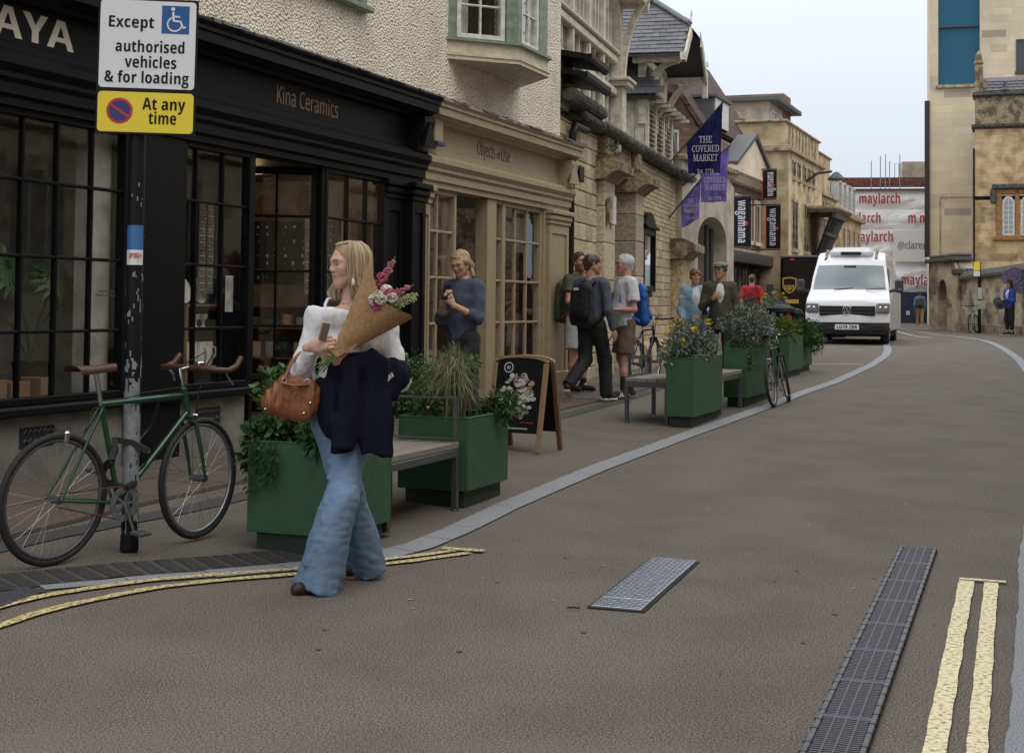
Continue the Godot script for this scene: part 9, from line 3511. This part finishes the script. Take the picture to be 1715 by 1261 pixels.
func hero_hair(o: Node3D, HX: Transform3D) -> void:
	var r := RandomNumberGenerator.new()
	r.seed = 8
	var m := Mb.new()
	# close cap under the strands
	var s := Sdf.new(Vector3(-0.12, -0.12, -0.14), Vector3(0.12, 0.14, 0.12), 0.009)
	s.cap(Vector3(0, 0.038, -0.032), Vector3(0, 0.04, 0.01), 0.086, 0.079, 0.02, Vector3.RIGHT, 0.94)
	s.cap(Vector3(0, -0.02, -0.06), Vector3(0, -0.08, -0.06), 0.06, 0.05, 0.03)
	s.cap(Vector3(0, -0.08, 0.13), Vector3(0, 0.035, 0.118), 0.08, 0.058, 0.02, Vector3.ZERO, 1.0, false, false, true)
	m.col = Color(0.3, 0.21, 0.125)
	s.add_to(m, HX)
	m.xf = HX
	for i in 700:
		var side := 1.0 if i % 2 == 0 else -1.0
		var ph := deg_to_rad(r.randf_range(48, 178)) * side
		var dirv := Vector3(sin(ph), 0, cos(ph))
		var lay := r.randf_range(0.0, 0.014)
		var z0 := lerpf(0.072, -0.07, clampf((absf(ph) - 0.7) / 2.2 + r.randf_range(-0.1, 0.1), 0, 1))
		var pts := [Vector3(0.004 * side, 0.121 + lay * 0.5 - absf(z0 - 0.0) * 0.2, z0)]
		for e in [62, 38, 14, -8]:
			var a := deg_to_rad(e)
			pts.append(Vector3(dirv.x * (0.087 + lay) * cos(a), 0.03 + sin(a) * 0.096 + lay * 0.5, dirv.z * (0.094 + lay) * cos(a) - 0.015))
		var base: Vector3 = pts[-1]
		var ln := r.randf_range(0.12, 0.2)
		var wv := r.randf() * TAU
		var toward := 0.93 + r.randf_range(-0.05, 0.08)
		for k in range(1, 6):
			var t := k / 5.0
			var wob := 0.012 * sin(wv + t * 5.0) * t
			pts.append(Vector3(base.x * (1.0 + (toward - 1.0) * t) + dirv.z * wob, base.y - ln * t, base.z * (1.0 - 0.15 * t) + dirv.x * wob - 0.01 * t))
		var tone := r.randf_range(0.45, 1.15)
		var warm := r.randf_range(-0.03, 0.03)
		m.col = Color((0.6 + warm) * tone, 0.455 * tone, (0.3 - warm) * tone)
		var rad := []
		for k in pts.size():
			rad.append(0.0052 * (1.0 - 0.55 * maxf(0.0, (k - 5) / 5.0)) * r.randf_range(0.8, 1.1))
		m.tube(pts, rad, 5, false, 0.35, dirv)
	# front lock on the far side
	m.xf = Transform3D()
	for i in 16:
		var x := r.randf_range(-6, 8)
		var tone := r.randf_range(0.6, 1.1)
		m.col = Color(0.6 * tone, 0.455 * tone, 0.3 * tone)
		m.tube([hp(563 + x * 0.3, 462, -0.06), hp(559 + x * 0.6, 478, -0.05), hp(553 + x, 492, -0.03), hp(557 + x, 505, -0.03)], [0.007, 0.008, 0.007, 0.002], 5, false, 0.4, Vector3(1, 0, 0))
	part(o, "hair", m, M.blonde)


func hero_things(at: Vector3) -> void:
	# coat over her left forearm
	var o := thing("coat", "navy coat draped over the blonde woman's forearm", "coat", at)
	var s := Sdf.new(hp(520, 775, -0.1), hp(705, 565, 0.34), 0.0115)
	var zx := Vector3(0, 0, 1)
	s.cap(hp(668, 625, 0.04), hp(608, 604, 0.15), 0.064, 0.058, 0.04)
	s.cap(hp(660, 632, 0.08), hp(657, 655, 0.1), 0.064, 0.054, 0.04, zx, 0.75)
	s.cap(hp(634, 615, 0.15), hp(641, 775, 0.16), 0.07, 0.092, 0.05, zx, 0.45)
	s.cap(hp(600, 612, 0.18), hp(587, 752, 0.2), 0.062, 0.056, 0.02, zx, 0.55, false, true)
	s.cap(hp(570, 625, 0.14), hp(560, 715, 0.14), 0.06, 0.05, 0.05, zx, 0.5)
	s.cap(hp(550, 650, 0.12), hp(556, 700, 0.12), 0.045, 0.04, 0.05, zx, 0.5)
	s.cut(hp(645, 760, 0.0), Vector3(-0.08, -1, 0))
	var fn := cloth_noise(41)
	fn.frequency = 6.0
	s.ripple(fn, 0.026, Vector3(1.6, 0.5, 1.4))
	var m := Mb.new()
	s.add_to(m)
	part(o, "cloth", m, M.coat_navy)
	s = Sdf.new(hp(560, 770, 0.1), hp(620, 690, 0.36), 0.009)
	s.cap(hp(587, 700, 0.21), hp(586, 746, 0.225), 0.05, 0.052, 0.02, zx, 0.6, false, true)
	m = Mb.new()
	s.add_to(m)
	part(o, "sleeve", m, M.coat_navy)
	text_part(o, "UAV", M.white_paint, hp(659, 630, 0.15), 0.022, 0.05, "Droid Sans", Basis(Vector3.UP, 0.55) * Basis(Vector3(0, 0, 1), 0.7), true, 0.003)
	# handbag on her right forearm
	o = thing("handbag", "pleated tan leather handbag hanging from the blonde woman's arm", "handbag", at)
	s = Sdf.new(hp(435, 730, -0.05), hp(560, 612, 0.35), 0.009)
	s.cap(hp(470, 678, 0.16), hp(522, 688, 0.16), 0.052, 0.05, 0.05, zx, 0.75)
	s.cap(hp(482, 660, 0.16), hp(528, 662, 0.16), 0.055, 0.05, 0.06, zx, 0.68)
	s.cap(hp(490, 640, 0.16), hp(526, 644, 0.16), 0.03, 0.028, 0.06, zx, 0.7)
	fn = cloth_noise(51)
	fn.frequency = 12.0
	s.ripple(fn, 0.016, Vector3(2.2, 0.45, 1.0))
	m = Mb.new()
	s.add_to(m)
	part(o, "bag", m, M.tan_leather)
	m = Mb.new()
	m.tube([hp(484, 640, 0.2), hp(505, 644, 0.215), hp(530, 642, 0.2)], 0.012, 8, true, 0.5)
	part(o, "top_band", m, M.tan_leather)
	for q in [[hp(490, 632, 0.2), hp(498, 606, 0.14), hp(510, 592, 0.1), hp(522, 606, 0.04), hp(527, 636, 0.1)], [hp(487, 636, 0.14), hp(494, 612, 0.06), hp(506, 600, 0.0), hp(520, 612, -0.02), hp(528, 640, 0.06)]]:
		m = Mb.new()
		m.tube(q, 0.009, 8)
		part(o, "handle", m, M.tan_leather)
	m = Mb.new()
	for q in [hp(489, 636, 0.2), hp(526, 638, 0.19)]:
		var ring := []
		for i in 13:
			var a := TAU * i / 12.0
			ring.append(q + Vector3(cos(a) * 0.013, sin(a) * 0.013, 0))
		m.tube(ring, 0.003, 5, false, 1.0, Vector3(0, 0, 1))
	for q in [hp(459, 683, 0.2), hp(522, 689, 0.205), hp(532, 672, 0.2)]:
		m.ball(q, Vector3(0.007, 0.007, 0.004), 8, 5)
	part(o, "metal_fittings", m, M.chrome)
	# wallet
	o = thing("wallet", "brown folded wallet in the blonde woman's hand", "wallet", at + hp(555, 556, 0.25), Basis(Vector3(0, 0, 1), -0.25) * Basis(Vector3.UP, 0.7))
	m = Mb.new()
	m.box(Vector3(0, 0, 0), Vector3(0.045, 0.09, 0.012), Basis(), 0.004)
	part(o, "cover", m, mt("wallet_brown", Color(0.16, 0.11, 0.08), 0.6))
	m = Mb.new()
	m.box(Vector3(0.002, 0.004, -0.008), Vector3(0.041, 0.086, 0.004), Basis(), 0.001)
	part(o, "cards", m, M.ceramic)
	bouquet(at)


func bouquet(at: Vector3) -> void:
	var o := thing("bouquet", "bouquet of pink and white flowers wrapped in brown paper", "bouquet", at)
	var r := RandomNumberGenerator.new()
	r.seed = 19
	var apex := hp(574, 592, 0.22)
	var mouth := hp(652, 502, 0.2)
	var ax := (mouth - apex).normalized()
	var sx := ax.cross(Vector3(0, 0, 1)).normalized()  # to the lower right
	var sy := sx.cross(ax).normalized()
	var L := apex.distance_to(mouth)
	# paper cone: rim heights vary with the angle; the sheet overlaps itself
	var m := Mb.new()
	var rimf := func(a: float) -> float:
		var v := 1.0 + 0.08 * cos(a - PI) + 0.13 * cos(a) * cos(a) + 0.03 * sin(3.0 * a)
		return v
	var pt := func(i: int, t: float) -> Vector3:
		var a := TAU * i / 44.0
		var rr := (0.018 + 0.125 * t) * (1.0 + 0.008 * (i / 44.0))
		var rim: float = rimf.call(a)
		var wob := 1.0 + 0.03 * sin(a * 5.0 + t * 3.0) * t
		return apex + ax * (L * t * rim) + (sx * cos(a) * 1.05 + sy * sin(a) * 0.72) * rr * rim * wob
	for i in 46:
		for k in 10:
			m.quad(pt.call(i, k / 10.0), pt.call(i + 1, k / 10.0), pt.call(i + 1, (k + 1) / 10.0), pt.call(i, (k + 1) / 10.0))
	part(o, "paper_wrap", m, M.kraft)
	m = Mb.new()
	m.quad(hp(566, 586, 0.285), hp(578, 596, 0.29), hp(600, 582, 0.3), hp(590, 577, 0.3))
	m.quad(hp(580, 590, 0.292), hp(600, 588, 0.296), hp(612, 574, 0.305), hp(598, 578, 0.302))
	part(o, "paper_fold", m, M.kraft)
	m = Mb.new()
	for i in 14:
		var e := hp(552 + r.randf_range(-10, 8), 612 + r.randf_range(-4, 10), 0.24 + r.randf_range(-0.02, 0.02))
		m.tube([apex + Vector3(r.randf_range(-0.01, 0.01), 0, r.randf_range(-0.01, 0.01)), e], 0.003, 5)
	part(o, "stem", m, M.stem_green)
	var blossom := func(b: Mb, c: Vector3, rad: float, col: Color, n: int) -> void:
		for q in n:
			var d := Vector3(r.randf_range(-1, 1), r.randf_range(-0.7, 1), r.randf_range(-0.4, 1)).normalized()
			var u := d.cross(Vector3(0.3, 0.9, 0.2)).normalized()
			var v := d.cross(u)
			var t := r.randf_range(0.7, 1.1)
			b.col = col * t
			b.tri(c + d * rad * 0.2, c + d * rad + u * rad * 0.5, c + d * rad * 1.05 - v * rad * 0.2)
			b.tri(c + d * rad * 0.2, c + d * rad * 1.05 - v * rad * 0.2, c + d * rad - u * rad * 0.5)
			b.tri(c + d * rad * 0.2, c + d * rad - u * rad * 0.5, c + d * rad * 0.95 + v * rad * 0.5)
	# pink spires
	for q in [[hp(630, 502, 0.22), hp(663, 441, 0.2), 16], [hp(640, 506, 0.26), hp(690, 483, 0.24), 14], [hp(628, 500, 0.18), hp(650, 455, 0.14), 12]]:
		m = Mb.new()
		for i in q[2]:
			var t: float = i / float(q[2] - 1)
			var c: Vector3 = q[0].lerp(q[1], t) + Vector3(r.randf_range(-1, 1), r.randf_range(-1, 1), r.randf_range(-1, 1)) * 0.018 * (1.0 - t * 0.7)
			blossom.call(m, c, lerpf(0.032, 0.012, t), Color(0.72, 0.17, 0.38).lerp(Color(0.75, 0.45, 0.45), t * t), 22)
		part(o, "pink_spire", m, M.petal)
		m = Mb.new()
		m.tube([q[0], q[1] + (q[1] - q[0]).normalized() * 0.03], 0.003, 5)
		part(o, "flower_stem", m, M.stem_green)
	for c in [hp(632, 494, 0.26), hp(642, 497, 0.28), hp(655, 488, 0.25), hp(648, 502, 0.3), hp(636, 503, 0.29), hp(664, 500, 0.27)]:
		m = Mb.new()
		blossom.call(m, c, 0.028, Color(0.9, 0.9, 0.82), 30)
		part(o, "white_blossom", m, M.petal)
	m = Mb.new()
	for i in 26:
		var t := r.randf()
		var c := hp(664, 512, 0.27).lerp(hp(702, 497, 0.22), t) + Vector3(r.randf_range(-1, 1), r.randf_range(-1, 1), r.randf_range(-1, 1)) * 0.022
		blossom.call(m, c, lerpf(0.016, 0.009, t), Color(0.5, 0.56, 0.24).lerp(Color(0.72, 0.74, 0.5), r.randf()), 14)
	part(o, "green_buds", m, M.petal)
	m = Mb.new()
	for i in 70:
		var c := mouth + (sx * r.randf_range(-0.1, 0.1) + sy * r.randf_range(-0.08, 0.08)) - ax * r.randf_range(0.0, 0.06)
		var d := (ax + Vector3(r.randf_range(-0.7, 0.7), r.randf_range(-0.7, 0.7), r.randf_range(-0.5, 0.7))).normalized() * 0.05
		var u := d.cross(Vector3(0, 0, 1)).normalized() * 0.009
		m.tri(c, c + d * 0.5 + u, c + d)
		m.tri(c, c + d, c + d * 0.5 - u)
	part(o, "leaves", m, M.stem_green)


func leaf_mass(m: Mb, r: RandomNumberGenerator, c: Vector3, e: Vector3, n: int, ln: float, wd: float, cols: Array, upw := 0.3, clumps := 10) -> void:
	# leaves gathered in clumps, each leaf a folded blade
	var cl := []
	for i in clumps:
		var a := Vector3(r.randf_range(-1, 1), r.randf_range(-0.9, 1), r.randf_range(-1, 1))
		if a.length() > 1.0:
			a = a.normalized() * r.randf_range(0.75, 1.0)
		cl.append([c + a * e * 0.72, r.randf_range(0.24, 0.5), r.randf_range(0.75, 1.15)])
	for i in n:
		var q: Array = cl[r.randi() % clumps]
		var d := Vector3(r.randfn(), r.randfn(), r.randfn()).normalized()
		var p: Vector3 = q[0] + d * e * q[1] * r.randf_range(0.5, 1.0)
		var g := (d + Vector3(0, upw, 0) + Vector3(r.randf_range(-1, 1), r.randf_range(-1, 1), r.randf_range(-1, 1)) * 0.5).normalized()
		var u := g.cross(Vector3(r.randf_range(-1, 1), r.randf_range(-0.4, 1), r.randf_range(-1, 1))).normalized()
		var w := g.cross(u)
		var L := ln * r.randf_range(0.65, 1.2)
		var W := wd * r.randf_range(0.8, 1.2)
		var k: Color = cols[r.randi() % cols.size()]
		var t: float = q[2] * r.randf_range(0.75, 1.2)
		m.col = Color(k.r * t, k.g * t, k.b * t)
		var tip := p + g * L - Vector3(0, L * 0.15, 0)
		var md := p + g * L * 0.5 + w * L * 0.06
		m.tri(p, md + u * W, tip)
		m.tri(p, tip, md - u * W)


func stems(m: Mb, r: RandomNumberGenerator, base: Vector3, c: Vector3, e: Vector3, n: int, rad: float) -> void:
	for i in n:
		var t := c + Vector3(r.randf_range(-1, 1), r.randf_range(-0.2, 0.9), r.randf_range(-1, 1)) * e * 0.75
		var b := base + Vector3(r.randf_range(-0.6, 0.6) * e.x, 0, r.randf_range(-0.6, 0.6) * e.z)
		m.tube([b, b.lerp(t, 0.5) + Vector3(r.randf_range(-0.03, 0.03), 0.03, r.randf_range(-0.03, 0.03)), t], [rad, rad * 0.8, rad * 0.5], 5)


func shrub(called: String, label: String, at: Vector3, masses: Array, ln: float, wd: float, cols: Array, base_n := 7) -> Node3D:
	var r := RandomNumberGenerator.new()
	r.seed = int(absf(at.x * 100 + at.z * 31))
	var o := thing(called, label, "plant", at, Basis(NN, Vector3.UP, -U))
	var m := Mb.new()
	var st := Mb.new()
	for q in masses:
		leaf_mass(m, r, q[0], q[1], q[2], ln, wd, cols, 0.3, q[3] if q.size() > 3 else 12)
		stems(st, r, Vector3(q[0].x, -0.06, q[0].z), q[0], q[1], base_n, 0.006)
	part(o, "foliage", m, mt("leaf_vc", Color(1, 1, 1), 0.55, {vc = true, back = Color(0.03, 0.05, 0.01), spec = 0.35}))
	part(o, "stem", st, mt("twig", Color(0.07, 0.05, 0.03), 0.9))
	return o


func flowers(o: Node3D, pts: Array, col: Color, rad: float) -> void:
	var r := RandomNumberGenerator.new()
	r.seed = 3
	for p in pts:
		var m := Mb.new()
		m.col = col
		for i in 26:
			var a := Vector3(r.randf_range(-1, 1), r.randf_range(-0.4, 1), r.randf_range(-1, 1)).normalized()
			var u := a.cross(Vector3.UP).normalized() * rad * 0.45
			m.col = col * r.randf_range(0.75, 1.15)
			m.tri(p, p + a * rad + u, p + a * rad - u)
		part(o, "flower", m, M.leaf_vc)


func grass_tuft(called: String, label: String, at: Vector3, n: int, h: float, spread: float, cols: Array, lean := Vector3.ZERO) -> void:
	var r := RandomNumberGenerator.new()
	r.seed = int(absf(at.x * 70 + at.z * 13))
	var o := thing(called, label, "grass", at, Basis(NN, Vector3.UP, -U))
	var m := Mb.new()
	for i in n:
		var a := r.randf() * TAU
		var out := r.randf_range(0.15, 1.0)
		var d := Vector3(cos(a), 0, sin(a)) * spread * out + lean * out
		var hh := h * r.randf_range(0.55, 1.05) * (1.15 - 0.35 * out)
		var b := Vector3(r.randf_range(-1, 1), 0, r.randf_range(-1, 1)) * 0.05
		var droop := hh * r.randf_range(0.05, 0.62) * out * out
		var t := r.randf_range(0.7, 1.2)
		var k: Color = cols[r.randi() % cols.size()]
		m.col = Color(k.r * t, k.g * t, k.b * t)
		var pts := [b, b + d * 0.15 + Vector3(0, hh * 0.5, 0), b + d * 0.55 + Vector3(0, hh * 0.95, 0), b + d + Vector3(0, hh - droop * 0.6, 0), b + d * 1.4 + Vector3(r.randf_range(-0.03, 0.03), hh - droop * 1.6, r.randf_range(-0.03, 0.03))]
		var sd := Vector3(-sin(a), 0, cos(a)) * 0.0022
		for q in 4:
			var f0 := 1.0 - q * 0.22
			var f1 := 1.0 - (q + 1) * 0.22
			m.quad(pts[q] - sd * f0, pts[q] + sd * f0, pts[q + 1] + sd * f1, pts[q + 1] - sd * f1)
	part(o, "blades", m, M.leaf_vc).set_meta("kind", "stuff")


func plants() -> void:
	var deep := [Color(0.03, 0.085, 0.022), Color(0.045, 0.12, 0.03), Color(0.025, 0.06, 0.02), Color(0.09, 0.17, 0.05)]
	var silver := [Color(0.13, 0.165, 0.14), Color(0.2, 0.235, 0.2), Color(0.08, 0.11, 0.08), Color(0.26, 0.3, 0.26)]
	var lime := [Color(0.09, 0.16, 0.03), Color(0.14, 0.22, 0.04), Color(0.05, 0.1, 0.02)]
	var a := shrub("leafy_shrub", "broad-leaved green shrub spilling from the planter by the signpost", GS(-11.25, 2.49, 0.56), [[Vector3(-0.1, 0.16, 0.02), Vector3(0.3, 0.3, 0.36), 2600, 22], [Vector3(-0.26, -0.06, 0.28), Vector3(0.12, 0.22, 0.12), 420, 8], [Vector3(0.14, 0.06, 0.25), Vector3(0.16, 0.14, 0.14), 420, 8]], 0.058, 0.017, deep + [Color(0.12, 0.21, 0.07)])
	var tr := Mb.new()
	var r := RandomNumberGenerator.new()
	r.seed = 9
	for i in 5:
		var x := -0.24 + i * 0.035
		var len := r.randf_range(0.1, 0.26)
		tr.col = Color(0.03, 0.06, 0.02)
		tr.tube([Vector3(x, 0.05, 0.34), Vector3(x, 0.0, 0.375), Vector3(x + 0.01, -len, 0.38)], 0.004, 5)
		for k in 26:
			var p := Vector3(x + r.randf_range(-0.03, 0.03), 0.02 - len * k / 24.0, 0.385)
			var d := Vector3(r.randf_range(-1, 1), r.randf_range(-1, 0.2), r.randf_range(0, 0.8)).normalized() * 0.045
			tr.col = Color(0.02, 0.045, 0.015) * r.randf_range(0.7, 1.4)
			tr.tri(p, p + d * 0.5 + Vector3(0.01, 0, 0), p + d)
			tr.tri(p, p + d, p + d * 0.5 - Vector3(0.01, 0, 0))
	part(a, "trailing_shoots", tr, M.leaf_vc)
	shrub("leafy_shrub", "small-leaved green shrub beside the steel bench rail", GS(-9.3, 2.42, 0.55), [[Vector3(-0.13, 0.16, 0.1), Vector3(0.22, 0.26, 0.24), 1900, 22], [Vector3(0.0, 0.32, -0.15), Vector3(0.16, 0.12, 0.16), 600, 10]], 0.036, 0.009, [deep[0], deep[1], Color(0.1, 0.2, 0.05)])
	grass_tuft("feather_grass", "tall feathery grass drooping over the planter corner", GS(-9.58, 2.6, 0.52), 1300, 0.52, 0.24, [Color(0.11, 0.15, 0.04), Color(0.25, 0.24, 0.12), Color(0.34, 0.31, 0.19), Color(0.08, 0.12, 0.03)], Vector3(-0.04, 0, 0.04))
	shrub("leafy_shrub", "dark green ferny leaves at the back of the grass planter", GS(-9.15, 2.7, 0.55), [[Vector3(0.05, 0.06, 0.0), Vector3(0.16, 0.14, 0.16), 700, 10]], 0.06, 0.008, [deep[0], deep[2], deep[1]])
	var f := shrub("silver_shrub", "grey-leaved shrub with yellow daisies in the tall planter", GS(-3.35, 2.7, 0.66), [[Vector3(0.0, 0.19, 0.05), Vector3(0.22, 0.27, 0.6), 3300, 34], [Vector3(-0.08, 0.08, 0.5), Vector3(0.16, 0.2, 0.2), 700, 12]], 0.05, 0.009, silver)
	flowers(f, [Vector3(-0.1, 0.33, 0.6), Vector3(0.14, 0.32, 0.55), Vector3(0.05, 0.2, 0.66), Vector3(0.1, 0.43, 0.3), Vector3(0.18, 0.4, 0.1), Vector3(-0.14, 0.26, 0.6), Vector3(-0.02, 0.4, 0.45), Vector3(0.2, 0.36, 0.2)], Color(0.72, 0.52, 0.02), 0.036)
	shrub("silver_shrub", "big silvery evergreen shrub above the leaning bicycle", GS(-0.5, 2.72, 0.66), [[Vector3(0.04, 0.26, 0.1), Vector3(0.28, 0.31, 0.7), 4800, 46], [Vector3(-0.16, 0.32, 0.1), Vector3(0.18, 0.18, 0.4), 700, 12]], 0.055, 0.009, silver)
	shrub("leafy_shrub", "green trailing foliage at the front of the silvery planter", GS(-1.2, 2.7, 0.66), [[Vector3(0.0, 0.06, 0.0), Vector3(0.16, 0.12, 0.2), 700, 12], [Vector3(0.13, -0.12, 0.0), Vector3(0.07, 0.22, 0.16), 420, 8]], 0.045, 0.01, [deep[1], deep[3], Color(0.07, 0.1, 0.03)])
	shrub("grassy_plant", "pale green strappy leaves in the planter past the bin", GS(5.0, 2.12, 0.6), [[Vector3(0.0, 0.12, 0.1), Vector3(0.3, 0.18, 0.6), 1500, 24]], 0.12, 0.009, lime)
	shrub("leafy_shrub", "green feathery foliage spilling towards the white van", GS(6.5, 2.15, 0.55), [[Vector3(0.05, 0.12, 0.1), Vector3(0.3, 0.22, 0.5), 1300, 20], [Vector3(0.25, -0.05, 0.0), Vector3(0.14, 0.2, 0.3), 500, 10]], 0.09, 0.008, [deep[0], deep[1], lime[0]])
	planter(8.4, 9.6, 1.05, 1.4, 0.62, "green planter of tall silvery shrub behind the litter bin")
	f = shrub("silver_shrub", "tall silvery shrub with yellow tops behind the litter bin", GS(9.0, 1.25, 0.6), [[Vector3(0.0, 0.33, 0.0), Vector3(0.3, 0.38, 0.5), 2000, 30]], 0.06, 0.01, silver)
	flowers(f, [Vector3(-0.16, 0.66, 0.1), Vector3(0.0, 0.7, 0.1), Vector3(0.14, 0.68, 0.05), Vector3(-0.2, 0.6, 0.2), Vector3(0.2, 0.6, 0.1)], Color(0.6, 0.45, 0.03), 0.05)
	grass_tuft("pale_grass", "pale dry grass tuft next to the silvery planter", GS(4.6, 1.5, 0.25), 380, 0.95, 0.24, [Color(0.3, 0.27, 0.16), Color(0.22, 0.22, 0.1)])
	grass_tuft("wall_grass", "small green weeds growing at the foot of the market wall", GS(3.2, 0.1, 0.02), 160, 0.16, 0.16, [Color(0.08, 0.14, 0.03), Color(0.12, 0.18, 0.04)])


func _ready() -> void:
	camera_sky_sun()
	textures()
	nt("roughcast", FastNoiseLite.TYPE_CELLULAR, 0.085, 1, [[0.0, 1.0], [0.4, 0.95], [0.75, 0.62], [1.0, 0.42]], 512, 7)
	nt("umb_print", FastNoiseLite.TYPE_CELLULAR, 0.03, 1, [[0.0, 0.25], [0.4, 0.5], [0.55, 1.0], [1.0, 0.8]], 256, 40)
	materials()
	ground()
	shops()
	market()
	far_buildings()
	street_furniture()
	van()
	parcel_truck()
	plants()
	people()
